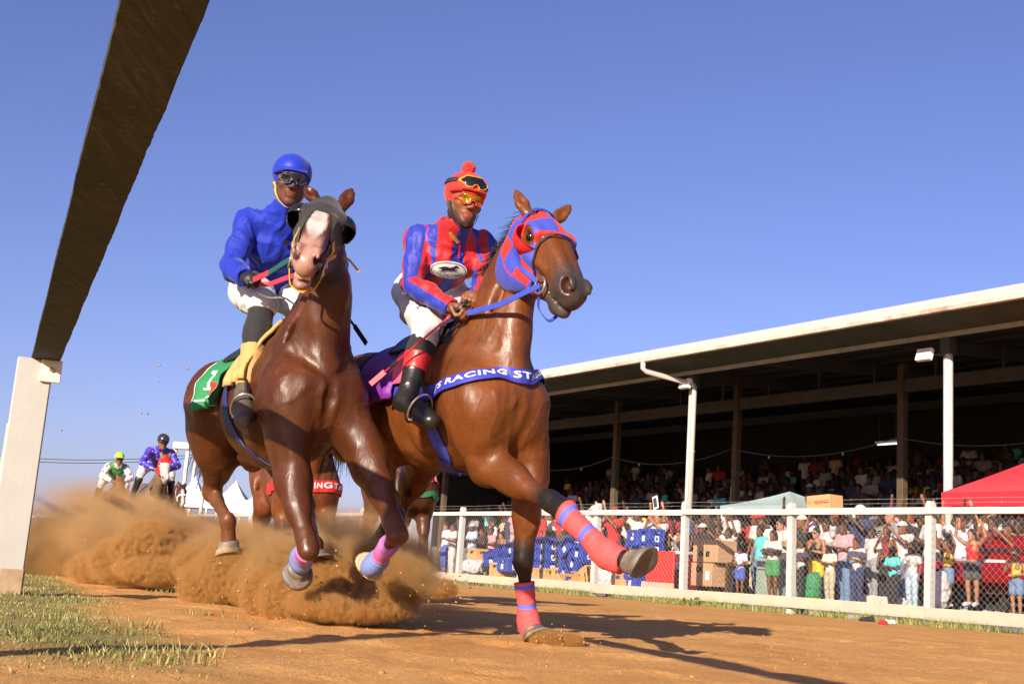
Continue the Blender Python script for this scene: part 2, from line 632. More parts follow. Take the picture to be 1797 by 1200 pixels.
Q = np.stack([ii[:-1, :-1], ii[1:, :-1], ii[1:, 1:], ii[:-1, 1:]], -1).reshape(-1, 4)
def ground_z(x, y):
    i = np.clip(np.searchsorted(gx, x) - 1, 0, nx - 2); j = np.clip(np.searchsorted(gy, y) - 1, 0, ny - 2)
    return GZ[i, j]
m, t, b = nodes_of('sand')
co = coords(t)
n1 = noise(t, 1.1, 6, 0.62, co, 0.4)
n2 = noise(t, 34, 6, 0.7, co)
n3 = noise(t, 0.28, 3, 0.5, co)
c1 = ramp(t, n1.outputs[0], [(0.28, (0.56, 0.262, 0.076)), (0.5, (0.66, 0.335, 0.105)), (0.75, (0.73, 0.405, 0.150))])
c2 = ramp(t, n2.outputs[0], [(0.34, (0.74, 0.74, 0.74)), (0.62, (1.06, 1.06, 1.06))])
cc = mixc(t, 1.0, c1.outputs[0], c2.outputs[0], 'MULTIPLY')
g1 = ramp(t, n1.outputs[0], [(0.3, (0.25, 0.17, 0.065)), (0.55, (0.30, 0.25, 0.085)), (0.8, (0.44, 0.32, 0.14))])
at = N(t, 'ShaderNodeAttribute', attribute_name='Col')
sep = N(t, 'ShaderNodeSeparateColor')
t.links.new(at.outputs[0], sep.inputs[0])
fac = math_(t, 'ADD', sep.outputs[0], math_(t, 'MULTIPLY', math_(t, 'SUBTRACT', n2.outputs[0], 0.5), 0.5), clamp=True)
cc = mixc(t, fac, cc, g1.outputs[0])
cc = mixc(t, sep.outputs[1], cc, (0.21, 0.155, 0.105))
t.links.new(cc, b.inputs['Base Color'])
b.inputs['Roughness'].default_value = 0.95
b.inputs['Specular IOR Level'].default_value = 0.15
hb = math_(t, 'ADD', n2.outputs[0], math_(t, 'MULTIPLY', noise(t, 120, 4, 0.7, co).outputs[0], 0.5))
bump(t, b, hb, 0.7, 0.016)
colr = np.zeros((nx * ny, 3)); colr[:, 0] = turf.ravel()
colr[:, 1] = np.clip((sfence - 0.5) / 0.5, 0, 1).ravel()
ground = obj('ground', np.stack([GX, GY, GZ], -1).reshape(-1, 3), Q, m, smooth=True, color=colr)
tag(ground, kind='structure')

# ---- grass blades, straw, clods
def blades(P, L, wid, lean, col, name, n_seg=2):
    n = len(P)
    az = RNG.random(n) * 2 * math.pi
    dirv = np.stack([np.cos(az), np.sin(az), np.zeros(n)], 1)
    sv = np.stack([-np.sin(az), np.cos(az), np.zeros(n)], 1)
    tw = RNG.random(n) * math.pi
    sv = sv * np.cos(tw)[:, None] + dirv * np.sin(tw)[:, None]
    Vs = []
    for k, tt in enumerate((0, 0.5, 1.0)):
        c = P + dirv * (L * lean * tt ** 2)[:, None] + np.array([0, 0, 1]) * (L * tt * np.sqrt(np.clip(1 - (lean * tt * 0.7) ** 2, 0.1, 1)))[:, None]
        w = wid * (1, 0.8, 0.12)[k]
        Vs += [c - sv * w[:, None], c + sv * w[:, None]]
    V = np.stack(Vs, 1).reshape(-1, 3)
    o = np.arange(n)[:, None] * 6
    F4 = np.concatenate([o + np.array([0, 1, 3, 2]), o + np.array([2, 3, 5, 4])])
    m, t, b = _mats.get('blade', (None, None, None)) if False else nodes_of('grass_blade')
    a = N(t, 'ShaderNodeAttribute', attribute_name='Col')
    t.links.new(a.outputs[0], b.inputs['Base Color'])
    b.inputs['Roughness'].default_value = 0.6
    b.inputs['Specular IOR Level'].default_value = 0.3
    o_ = obj(name, V, F4, m, smooth=False, color=np.repeat(col, 6, 0))
    tag(o_, kind='stuff')
    return o_
def sample_turf(n, x0, x1, y0, y1, thr=0.0):
    x = RNG.uniform(x0, x1, n); y = RNG.uniform(y0, y1, n)
    rx = post_base.x + (y - post_base.y) * (RD.x / RD.y)
    e = x - (rx + 0.42 + 0.5 * (fbm(x * 1.7, y * 1.7, 3, 5) - 0.45))
    dens = np.clip(0.5 - e / 0.35, 0, 1) * np.clip((y - 2.9) / 1.2, 0.12, 1)
    clump = np.clip((fbm(x * 2.6, y * 2.6, 3, 41) - 0.30) * 4.0, 0.12, 1)
    keep = RNG.random(n) < dens * clump
    return x[keep], y[keep]
xs, ys = sample_turf(230000, -5.2, 0.2, 2.7, 12.5)
n = len(xs)
P = np.stack([xs, ys, ground_z(xs, ys)], 1)
dry = np.clip(fbm(xs * 1.5, ys * 1.5, 3, 51) * 1.5 - 0.35 + RNG.normal(0, 0.28, n), 0, 1)
colb = np.outer(1 - dry, (0.125, 0.155, 0.035)) + np.outer(dry, (0.46, 0.36, 0.155))
colb *= RNG.uniform(0.6, 1.3, (n, 1))
tuft = fbm(xs * 3, ys * 3, 2, 61)
blades(P, RNG.uniform(0.008, 0.030, n) * (0.4 + tuft), RNG.uniform(0.0012, 0.0028, n), RNG.uniform(0.3, 1.15, n), colb, 'grass')
# taller tufts near the track edge
tufts = [(330, 1150), (196, 1152), (300, 1162), (180, 1060), (90, 1025), (350, 1080), (240, 1100), (120, 1090), (35, 1045), (60, 1000), (285, 1040)]
PP, LL = [], []
for (a, c) in tufts:
    g0 = G(a, c)
    k = 45
    q = RNG.normal(0, 0.06, (k, 2))
    PP.append(np.stack([g0.x + q[:, 0], g0.y + q[:, 1], np.zeros(k)], 1)); LL.append(RNG.uniform(0.02, 0.055, k))
PP = np.concatenate(PP); LL = np.concatenate(LL); n = len(PP)
dry = np.clip(RNG.normal(0.35, 0.3, n), 0, 1)
blades(PP, LL, RNG.uniform(0.0016, 0.0032, n), RNG.uniform(0.2, 0.9, n),
       np.outer(1 - dry, (0.11, 0.15, 0.028)) + np.outer(dry, (0.40, 0.32, 0.14)), 'grass')
# strip along the far fence
n = 15000
s_ = RNG.uniform(-2, 34, n); o_ = RNG.normal(-0.18, 0.24, n)
keep = RNG.random(n) < np.clip((fbm(s_ * 1.3, o_ * 2, 3, 71) - 0.32) * 5, 0.05, 1)
s_, o_ = s_[keep], o_[keep]; n = len(s_)
P = np.array(FA)[None] + np.outer(s_, FD) + np.outer(o_, ND)
dry = np.clip(RNG.normal(0.3, 0.3, n), 0, 1)
blades(P, RNG.uniform(0.05, 0.17, n), RNG.uniform(0.003, 0.007, n), RNG.uniform(0.2, 0.9, n),
       np.outer(1 - dry, (0.13, 0.185, 0.035)) + np.outer(dry, (0.42, 0.33, 0.13)), 'grass')
# loose straw lying on the sand
n = 420
x = RNG.uniform(-1.8, 4.5, n); y = RNG.uniform(2.8, 9, n)
az = RNG.random(n) * 6.28; L = RNG.uniform(0.02, 0.10, n)
z = ground_z(x, y) + 0.004
D2 = np.stack([np.cos(az), np.sin(az), RNG.uniform(-0.05, 0.25, n)], 1); S2 = np.stack([-np.sin(az), np.cos(az), 0 * az], 1) * 0.0014
P = np.stack([x, y, z], 1)
V = np.stack([P - S2, P + S2, P + D2 * L[:, None] + S2, P + D2 * L[:, None] - S2], 1).reshape(-1, 3)
tag(obj('straw', V, np.arange(4 * n).reshape(-1, 4), paint('straw', (0.50, 0.36, 0.17), bstr=0)), kind='stuff')
ICO = bmesh.new(); bmesh.ops.create_icosphere(ICO, subdivisions=1, radius=1)
ICO_V = np.array([v.co[:] for v in ICO.verts]); ICO_F = np.array([[v.index for v in f.verts] for f in ICO.faces]); ICO.free()
def clods(P, R, name, mat):
    n = len(P)
    V = ICO_V[None] * (1 + RNG.normal(0, 0.22, (n, len(ICO_V), 1))) * R[:, None, None] * RNG.uniform(0.6, 1.2, (n, 1, 3)) + P[:, None]
    Fq = ICO_F[None] + (np.arange(n) * len(ICO_V))[:, None, None]
    o = obj(name, V.reshape(-1, 3), Fq.reshape(-1, 3), mat, smooth=True)
    return tag(o, kind='stuff')
MAT_CLOD = paint('loose_soil', (0.40, 0.20, 0.072), 0.95, 0.3, 14, 0.6, 0.006, spec=0.1)
n = 1500
x = RNG.uniform(-2.2, 5, n); y = 2.6 + 9 * RNG.random(n) ** 1.5
keep = RNG.random(n) < np.clip((fbm(x * 1.2, y * 1.2, 3, 91) - 0.3) * 3, 0.08, 1)
x, y = x[keep], y[keep]
clods(np.stack([x, y, ground_z(x, y) + 0.001], 1), 0.002 + 0.008 * RNG.random(len(x)) ** 5, 'loose_clods', MAT_CLOD)

# ---- white near rail: a plank on posts, passing over the camera
m, t, b = nodes_of('weathered_plank')
co = coords(t)
mp = N(t, 'ShaderNodeMapping'); mp.inputs['Scale'].default_value = (9, 0.8, 9)
mp.inputs['Rotation'].default_value = (0, 0, math.atan2(RD.x, RD.y))
t.links.new(co, mp.inputs[0])
g = noise(t, 3.5, 8, 0.72, mp.outputs[0], 0.8)
g2 = noise(t, 2.2, 6, 0.7, co)
g3 = noise(t, 26, 5, 0.7, co)
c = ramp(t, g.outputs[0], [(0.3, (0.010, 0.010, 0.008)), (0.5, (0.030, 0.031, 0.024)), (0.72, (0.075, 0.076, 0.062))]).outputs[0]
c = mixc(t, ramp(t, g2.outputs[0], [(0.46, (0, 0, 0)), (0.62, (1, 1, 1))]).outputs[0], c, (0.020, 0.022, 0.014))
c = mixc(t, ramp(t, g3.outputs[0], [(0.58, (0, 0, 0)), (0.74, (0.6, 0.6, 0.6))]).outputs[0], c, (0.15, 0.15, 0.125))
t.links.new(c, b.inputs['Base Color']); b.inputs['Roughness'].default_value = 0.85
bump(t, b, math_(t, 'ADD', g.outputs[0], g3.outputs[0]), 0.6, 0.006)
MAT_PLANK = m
MAT_POST = paint('flaking_white_paint', (0.40, 0.39, 0.36), 0.55, 0.05, 5, 0.35, 0.004, dirt=((0.30, 0.21, 0.12), 0.60))
MAT_WOOD = paint('bare_end_wood', (0.62, 0.50, 0.36), 0.8, 0.2, 12, 0.4, 0.004)
rail_z = W(80, 634, post_base.y + 0.03).z
RS = Vector((RD.y, -RD.x, 0))
rail = empty('rail_fence', post_base, 'weathered dark plank rail on peeling white posts, passing overhead beside the track', 'fence')
pc = W(80, 634, post_base.y + 0.03); pc.z = 0
mb = MB()
PL = 0.158
# plank built in slices so that its edges wander a little
ts = np.concatenate([np.linspace(-9.5, -7.5, 8), np.linspace(-7.4, 2, 300), np.linspace(2.2, 24, 60)])
rows = []
for i, tt in enumerate(ts):
    c = pc + RD * tt + UP * rail_z
    wl = PL / 2 + 0.0012 * math.sin(tt * 4.1) + RNG.normal(0, 0.0005)
    wr = PL / 2 + 0.0022 * math.sin(tt * 3.3 + 1) * math.sin(tt * 7) + RNG.normal(0, 0.0008)
    rows.append([c - RS * wl, c + RS * wr, c + RS * wr + UP * 0.045, c - RS * wl + UP * 0.045])
V = [p for r in rows for p in r]
Fc = []
for i in range(len(ts) - 1):
    for k in range(4):
        Fc.append((i * 4 + k, i * 4 + (k + 1) % 4, i * 4 + 4 + (k + 1) % 4, i * 4 + 4 + k))
Fc += [(3, 2, 1, 0), tuple(len(V) - 4 + k for k in range(4))]
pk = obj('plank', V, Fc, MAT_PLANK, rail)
for tt in (0.0, 4.5, 9.0, 13.5, 18.0, -8.4):
    q = pc + RD * tt
    mb = MB()
    tw, hw = 0.20, 0.085
    mb.frame_box(q - RS * 0.055 + UP * (rail_z * 0.5 - 0.06), RD, RS, UP, hw, tw / 2, rail_z * 0.5 + 0.06, 0.008)
    p = mb.build('post', MAT_POST, rail)
    mb = MB()
    mb.frame_box(q + RS * 0.035 + UP * (rail_z - 0.068) - RD * (hw + 0.012), RD, RS, UP, 0.014, 0.058, 0.066, 0.004)
    o = mb.build('rail_block', MAT_WOOD if tt else paint('old_cream_paint', (0.72, 0.66, 0.52), 0.7, 0.1, 9, 0.4, dirt=((0.4, 0.28, 0.15), 0.6)), p)
    mb = MB(); bc = q + RS * 0.035 + UP * (rail_z - 0.06) - RD * (hw + 0.03)
    mb.tube([bc, bc - RD * 0.012], 0.012, 8)
    mb.build('bolt', paint('rusty_bolt', (0.24, 0.13, 0.07), 0.7, 0.3, 40), p)
    # blunt bare timber foot
    MB().frame_box(q - RS * 0.055 + UP * 0.04, RD, RS, UP, hw + 0.006, tw / 2 + 0.006, 0.11, 0.01).build('post_foot', paint('soil_stained_timber', (0.34, 0.235, 0.14), 0.9, 0.25, 14, 0.5), p)
# a pole added out of the frame to the left, to throw its shadow across the grass
pole = empty('shadow_pole', (-2.35, 1.15, 0), 'plain white pole added out of view beside the near rail to cast a shadow', 'pole')
MB().tube([(-2.35, 1.15, 0), (-2.35, 1.15, 3.2)], [0.085, 0.06], 12).build('shaft', MAT_POST, pole)
MB().sphere((-2.35, 1.15, 3.22), 0.08, 10, 6).build('finial', MAT_POST, pole)

# ---- far fence: posts, top rail, base boards, chain link
MAT_WHITE = paint('white_fence_paint', (0.50, 0.49, 0.455), 0.6, 0.05, 4, 0.25, 0.004, dirt=((0.55, 0.44, 0.31), 0.64))
MAT_BOARD = paint('dusty_white_board', (0.44, 0.385, 0.30), 0.7, 0.1, 3, 0.3, 0.004, dirt=((0.56, 0.40, 0.24), 0.52))
MAT_WIRE = paint('galvanised_wire', (0.50, 0.46, 0.40), 0.45, 0.1, 30, 0, metal=0.35)
fence = empty('chain_link_fence', FP(0), 'long white post and rail fence with chain link in front of the crowd', 'fence')
ps = [-6.45, -3.8, -1.15, 1.5, 4.15, 6.75, 9.39, 12.0, 14.6] + [14.6 + 2.65 * k for k in range(1, 24)]
TOPZ, RAILH = 1.615, 0.095
for i, s in enumerate(ps):
    lean = random.uniform(-0.012, 0.012); lx = random.uniform(-0.02, 0.02)
    c = FP(s, 0.0)
    axu = (UP + FD * lx + ND * lean).normalized()
    h = 1.70 + random.uniform(0, 0.06)
    mb = MB()
    w = 0.054
    B = [c + FD * a * w + ND * bb * w - UP * 0.15 for a, bb in ((-1, -1), (1, -1), (1, 1), (-1, 1))]
    T = [p + axu * (h + 0.15) for p in B]
    T2 = [c + axu * (h + 0.055) + FD * a * w * 0.45 + ND * bb * w for a, bb in ((-1, -1), (1, -1), (1, 1), (-1, 1))]
    V = B + T + T2
    Fc = [(0, 1, 5, 4), (1, 2, 6, 5), (2, 3, 7, 6), (3, 0, 4, 7), (4, 5, 9, 8), (5, 6, 10, 9), (6, 7, 11, 10), (7, 4, 8, 11), (8, 9, 10, 11)]
    obj('post', V, Fc, MAT_WHITE, fence)
for i in range(len(ps) - 1):
    a, bq = ps[i], ps[i + 1]
    sag = random.uniform(-0.012, 0.012)
    mb = MB()
    mb.beam(FP(a + 0.004, -0.085, TOPZ + sag), FP(bq - 0.004, -0.085, TOPZ - sag), 0.045, RAILH + random.uniform(-0.008, 0.008), UP, 0.004)
    mb.build('top_rail', MAT_WHITE, fence)
    mb = MB()
    mb.beam(FP(a + 0.004, -0.09, 0.165 + random.uniform(-.015, .015)), FP(bq - 0.004, -0.09, 0.165 + random.uniform(-.015, .015)), 0.04, 0.175, UP, 0.004)
    mb.build('base_board', MAT_BOARD, fence)
    if i < 21:
        # woven wire diamonds: one zigzag per strand, three-sided wire
        V, Fc = [], []
        dia = 0.098; z0, z1 = 0.22, TOPZ - 0.03
        nz = int((z1 - z0) / (dia / 2))
        ncol = int((bq - a) / (dia / 2))
        st = (bq - a) / ncol
        r = 0.0026
        for cidx in range(ncol):
            base = len(V)
            for k in range(nz + 1):
                s0 = a + (cidx + (1.0 if (k + cidx) % 2 else 0.0)) * st + random.uniform(-.0015, .0015)
                # neighbouring strands hook at the turns
                off = 0.003 if (k + cidx) % 2 else 0.0
                p = FP(s0, -0.05 + off + 0.012 * math.sin(s0 * 2.3 + k * 0.25), z0 + (z1 - z0) * k / nz)
                V += [p + FD * r, p - FD * r * 0.5 + ND * r * 0.87, p - FD * r * 0.5 - ND * r * 0.87]
            for k in range(nz):
                for q in range(3):
                    Fc.append((base + k * 3 + q, base + k * 3 + (q + 1) % 3, base + k * 3 + 3 + (q + 1) % 3, base + k * 3 + 3 + q))
        o = obj('chain_link_mesh', V, np.array(Fc), MAT_WIRE, fence)
        tag(o, kind='stuff')
for zz in (1.735, 1.80):
    pts = []
    for k in range(240):
        s = -6 + 42 * k / 239
        pts.append(FP(s, 0.02, zz + 0.004 * math.sin(s * 3)))
    mb = MB(); mb.tube(pts, 0.0022, 4)
    for k in range(0, 240, 3):
        p = pts[k]
        mb.beam(p - UP * 0.013 + FD * 0.008, p + UP * 0.013 - FD * 0.008, 0.003, 0.003)
    mb.build('barbed_wire', MAT_WIRE, fence)

# ---- grandstand
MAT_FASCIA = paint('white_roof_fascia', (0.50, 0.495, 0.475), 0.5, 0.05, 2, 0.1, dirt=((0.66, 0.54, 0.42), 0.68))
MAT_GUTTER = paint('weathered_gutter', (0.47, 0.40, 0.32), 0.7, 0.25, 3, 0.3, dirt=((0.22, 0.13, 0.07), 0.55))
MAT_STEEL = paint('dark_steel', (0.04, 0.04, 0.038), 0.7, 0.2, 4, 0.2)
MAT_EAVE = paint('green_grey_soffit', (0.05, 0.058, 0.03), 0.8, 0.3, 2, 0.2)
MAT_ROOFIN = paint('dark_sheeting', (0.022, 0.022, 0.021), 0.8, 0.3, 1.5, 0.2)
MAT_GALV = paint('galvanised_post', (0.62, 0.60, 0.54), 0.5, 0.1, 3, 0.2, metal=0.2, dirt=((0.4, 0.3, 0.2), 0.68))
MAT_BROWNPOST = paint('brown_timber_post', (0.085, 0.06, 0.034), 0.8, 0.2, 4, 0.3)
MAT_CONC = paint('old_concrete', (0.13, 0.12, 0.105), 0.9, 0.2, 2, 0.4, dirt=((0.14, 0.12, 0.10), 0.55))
stand = empty('grandstand', FP(15, 10), 'long open grandstand with white roof edge and dark packed interior behind the fence', 'grandstand')
S0, S1 = -9.0, 33.0
EZ0, EZ1 = 5.43, 5.68
step_ = s_at(1635, 3, 5.5) - s_at(1716, 3, 5.5)
s_ = s_at(1716, 3, 5.5) - step_ * 12
fc0 = None
while s_ < S1:
    e = min(s_ + step_, S1)
    if s_ >= S0 - step_:
        L = e - s_
        tilt = random.uniform(-0.006, 0.006)
        V = []
        for s in (s_ + 0.006, e - 0.006):
            for (o, z) in ((2.98 + tilt, EZ0 + 0.06), (2.94 + tilt, EZ1 - 0.03), (3.02, EZ1), (3.25, EZ1 + 0.015), (3.25, EZ1 - 0.02), (3.06, EZ1 - 0.03), (3.02, EZ0 + 0.06)):
                V.append(FP(s, o, z))
        Fc = [(k, (k + 1) % 7, 7 + (k + 1) % 7, 7 + k) for k in range(7)] + [tuple(range(7))[::-1], tuple(range(7, 14))]
        obj('fascia_panel', V, Fc, MAT_FASCIA, stand)
    s_ += step_
MB().beam(FP(S0, 3.0, EZ0 + 0.02), FP(S1, 3.0, EZ0 + 0.02), 0.12, 0.085, UP, 0.01).build('gutter', MAT_GUTTER, stand)
def roof_z(o): return EZ1 - 0.12 + (o - 3) * 0.085
# roof sheets (corrugated), seen from below
V, Fc = [], []
ns = 360
for i in range(ns + 1):
    s = S0 + (S1 - S0) * i / ns
    wv = 0.02 * (i % 2)
    V += [FP(s, 3.1, roof_z(3.1) + wv), FP(s, 21, roof_z(21) + wv)]
for i in range(ns): Fc.append((2 * i, 2 * i + 1, 2 * i + 3, 2 * i + 2))
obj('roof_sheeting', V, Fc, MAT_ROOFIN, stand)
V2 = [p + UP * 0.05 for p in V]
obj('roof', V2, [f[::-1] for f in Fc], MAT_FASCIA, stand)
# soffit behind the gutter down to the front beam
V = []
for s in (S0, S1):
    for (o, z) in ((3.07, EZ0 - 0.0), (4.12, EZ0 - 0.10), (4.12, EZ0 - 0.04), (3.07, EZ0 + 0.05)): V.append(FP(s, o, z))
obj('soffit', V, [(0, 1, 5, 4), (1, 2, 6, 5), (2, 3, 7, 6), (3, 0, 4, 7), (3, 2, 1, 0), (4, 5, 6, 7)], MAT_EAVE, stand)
MB().beam(FP(S0, 4.14, EZ0 - 0.14), FP(S1, 4.14, EZ0 - 0.14), 0.05, 0.10).build('edge_beam', paint('pale_edge_beam', (0.30, 0.29, 0.25), 0.7, 0.2, 3), stand)
fr = [s_at(1664, 4.3, 3), s_at(1210, 4.3, 3)]
dsp = fr[1] - fr[0]
front_posts = [fr[0] + dsp * k for k in range(-2, 5)]
for k, s in enumerate(front_posts):
    if s > S1: continue
    m_ = MAT_GALV
    mb = MB(); mb.tube([FP(s, 4.3, 0), FP(s, 4.3, EZ0 - 0.14)], 0.088, 14)
    p = mb.build('post', m_, stand, smooth=True)
    mb = MB(); mb.frame_box(FP(s, 4.3, EZ0 - 0.30), FD, ND, UP, 0.11, 0.11, 0.19, 0.01); mb.build('bracket', MAT_STEEL, p)
    for z in (1.7, 3.4):
        mb = MB(); mb.tube([FP(s, 4.3, z), FP(s, 4.3, z + 0.02)], 0.094, 14); mb.build('pipe_joint', MAT_GALV, p)
rear_posts = [s_at(1583, 8.2, 3), s_at(1290, 8.2, 3), s_at(1078, 8.2, 3)]
rear_posts += [rear_posts[-1] + 5.2, rear_posts[-1] + 10.4, rear_posts[0] - 5.4, rear_posts[0] - 10.8]
for s in rear_posts:
    if s > S1: continue
    MB().frame_box(FP(s, 8.2, 2.9), FD, ND, UP, 0.09, 0.09, 2.9, 0.01).build('post', MAT_BROWNPOST, stand)
MB().beam(FP(S0, 8.2, 5.28), FP(S1, 8.2, 5.28), 0.1, 0.30).build('beam', paint('dull_grey_beam', (0.07, 0.07, 0.068), 0.8, 0.2, 2), stand)
MB().beam(FP(S0, 14, 5.9), FP(S1, 14, 5.9), 0.1, 0.25).build('beam', MAT_STEEL, stand)
for k in range(12):
    s = S0 + 0.8 + k * (dsp / 2)
    if s < S1 - 0.2:
        MB().beam(FP(s, 4.2, roof_z(4.2) - 0.20), FP(s, 20.8, roof_z(20.8) - 0.20), 0.07, 0.26).build('rafter', paint('dark_rafter', (0.05, 0.05, 0.048), 0.8, 0.2, 2), stand)
for k in range(14):
    o = 4.8 + k * 1.2
    MB().beam(FP(S0, o, roof_z(o) - 0.05), FP(S1, o, roof_z(o) - 0.05), 0.06, 0.07).build('purlin', MAT_STEEL, stand)
# hangers between beam and roof
for s in [front_posts[0] + 1.76 * k for k in range(16)]:
    if S0 < s < S1:
        MB().beam(FP(s, 8.2, 5.43), FP(s, 8.2, roof_z(8.2) - 0.06), 0.06, 0.06, ND).build('strut', MAT_STEEL, stand)
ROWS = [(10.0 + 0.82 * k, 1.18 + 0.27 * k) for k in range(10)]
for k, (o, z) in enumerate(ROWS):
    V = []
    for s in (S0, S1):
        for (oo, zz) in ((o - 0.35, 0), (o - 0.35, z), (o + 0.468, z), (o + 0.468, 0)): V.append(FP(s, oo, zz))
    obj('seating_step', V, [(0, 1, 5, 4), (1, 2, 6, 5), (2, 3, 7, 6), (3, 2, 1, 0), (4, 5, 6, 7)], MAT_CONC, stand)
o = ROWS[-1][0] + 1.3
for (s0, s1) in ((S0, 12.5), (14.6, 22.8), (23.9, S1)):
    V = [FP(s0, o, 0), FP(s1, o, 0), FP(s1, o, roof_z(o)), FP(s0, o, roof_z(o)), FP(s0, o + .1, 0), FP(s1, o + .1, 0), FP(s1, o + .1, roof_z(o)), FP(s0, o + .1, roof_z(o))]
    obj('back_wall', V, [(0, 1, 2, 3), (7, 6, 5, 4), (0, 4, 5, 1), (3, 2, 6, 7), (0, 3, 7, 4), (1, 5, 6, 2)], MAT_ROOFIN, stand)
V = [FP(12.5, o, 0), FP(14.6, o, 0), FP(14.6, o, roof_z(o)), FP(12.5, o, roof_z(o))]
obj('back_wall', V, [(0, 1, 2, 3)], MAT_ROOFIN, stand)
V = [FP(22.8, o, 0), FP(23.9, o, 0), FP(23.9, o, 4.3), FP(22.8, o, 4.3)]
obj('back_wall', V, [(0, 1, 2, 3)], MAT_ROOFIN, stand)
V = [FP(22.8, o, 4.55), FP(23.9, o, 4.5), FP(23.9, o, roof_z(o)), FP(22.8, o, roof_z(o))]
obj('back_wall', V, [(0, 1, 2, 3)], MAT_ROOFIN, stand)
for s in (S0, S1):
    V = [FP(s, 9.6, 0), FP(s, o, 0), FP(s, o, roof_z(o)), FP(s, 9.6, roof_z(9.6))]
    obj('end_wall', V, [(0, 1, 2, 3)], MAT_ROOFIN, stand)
# rain pipe: from the gutter back to the post, then down beside it
s = front_posts[2 + 1]
sd = s - 0.17
a = FP(s_at(1130, 3.0, EZ0) , 2.98, EZ0 - 0.05)
pts = [a + UP * 0.08, a - UP * 0.12, a - UP * 0.17 + (FP(sd, 4.2, 5.1) - a) * 0.06, FP(sd, 4.15, EZ0 - 0.42), FP(sd, 4.2, EZ0 - 0.5), FP(sd, 4.2, EZ0 - 0.75), FP(sd, 4.2, 0.1)]
dp = MB().tube(pts, 0.062, 12).build('rain_pipe', paint('white_plastic_pipe', (0.44, 0.42, 0.38), 0.45, 0.05, 3, 0), stand, smooth=True)
for z in (2.0, 3.4):
    MB().tube([FP(sd, 4.2, z), FP(sd, 4.2, z + 0.03)], 0.072, 12).build('pipe_clip', MAT_GALV, dp)
# floodlights on the two front posts
for px_, lab in ((1664, 'square white floodlight under the eave at the top of the grey post'), (1210, 'small pale floodlight under the eave beside the bent rain pipe')):
    s = s_at(px_, 4.3, 5)
    r_ = empty('floodlight', FP(s, 4.15, 4.75), lab, 'floodlight')
    c = FP(s + 0.30, 4.0, 4.92) if px_ == 1664 else FP(s - 0.2, 4.0, 5.0)
    mb = MB(); mb.frame_box(c, FD, (ND - UP * 0.35).normalized(), (UP + ND * 0.35).normalized(), 0.17, 0.05, 0.12, 0.012); mb.build('housing', paint('white_lamp_housing', (0.8, 0.8, 0.78), 0.4, 0.03, 4, 0), r_)
    mb = MB(); mb.frame_box(c - (ND - UP * 0.35).normalized() * 0.054, FD, (ND - UP * 0.35).normalized(), (UP + ND * 0.35).normalized(), 0.13, 0.004, 0.085); mb.build('lens', paint('lamp_lens', (0.55, 0.55, 0.55), 0.15, 0.02, 4, 0), r_)
    mb = MB(); mb.tube([c, FP(s, 4.2, c.z)], 0.02, 8); mb.build('arm', MAT_STEEL, r_)
# lit tube inside the stand
s = s_at(1557, 9.5, 4)
zt = W(1557, 779, FP(s, 9.5, 0).y).z
r_ = empty('tube_lamp', FP(s, 9.5, zt), 'lit fluorescent tube hanging in the dark stand above the seated crowd', 'lamp')
m, t, b = nodes_of('lit_tube')
b.inputs['Emission Color'].default_value = (0.8, 0.92, 1, 1); b.inputs['Emission Strength'].default_value = 1.2
MB().tube([FP(s - .3, 9.5, zt), FP(s + .3, 9.5, zt)], 0.018, 8).build('tube', m, r_)
MB().frame_box(FP(s, 9.5, zt + 0.05), FD, ND, UP, 0.34, 0.06, 0.025).build('fitting', MAT_GALV, r_)
for q in (-0.25, 0.25):
    MB().tube([FP(s + q, 9.5, zt + .07), FP(s + q, 9.5, roof_z(9.5))], 0.006, 4).build('hanger', MAT_STEEL, r_)
# cables strung between the rear posts
rp = sorted(rear_posts)
cab = empty('overhead_cable', FP(rp[1], 8.0, 3.8), 'thin cable slung from post to post across the dark front of the stand', 'cable')
for i in range(len(rp) - 1):
    if rp[i + 1] > S1: continue
    za, zb = (4.05, 4.05)
    pts = [FP(rp[i] + (rp[i + 1] - rp[i]) * k / 20, 8.05, za + (zb - za) * k / 20 - 0.32 * (1 - (k / 10 - 1) ** 2)) for k in range(21)]
    MB().tube(pts, 0.008, 4).build('span', paint('grey_cable', (0.16, 0.155, 0.15), 0.6, 0.1, 4, 0), cab)
    for k in (6, 15):
        MB().sphere(pts[k] - UP * 0.05, 0.035, 8, 6, (0.8, 0.8, 1.3)).build('bulb', paint('dull_bulb', (0.3, 0.3, 0.28), 0.3, 0.05, 4, 0), cab)

# apron on which the crowd stands
V = [FP(S0 - 3, 0.75, 0), FP(60, 0.75, 0), FP(60, 0.85, 0.16), FP(S0 - 3, 0.85, 0.16), FP(S0 - 3, 9.7, 0.16), FP(60, 9.7, 0.16)]
ap = obj('pavement', V, [(0, 1, 2, 3), (3, 2, 5, 4)], MAT_CONC); tag(ap, kind='structure')
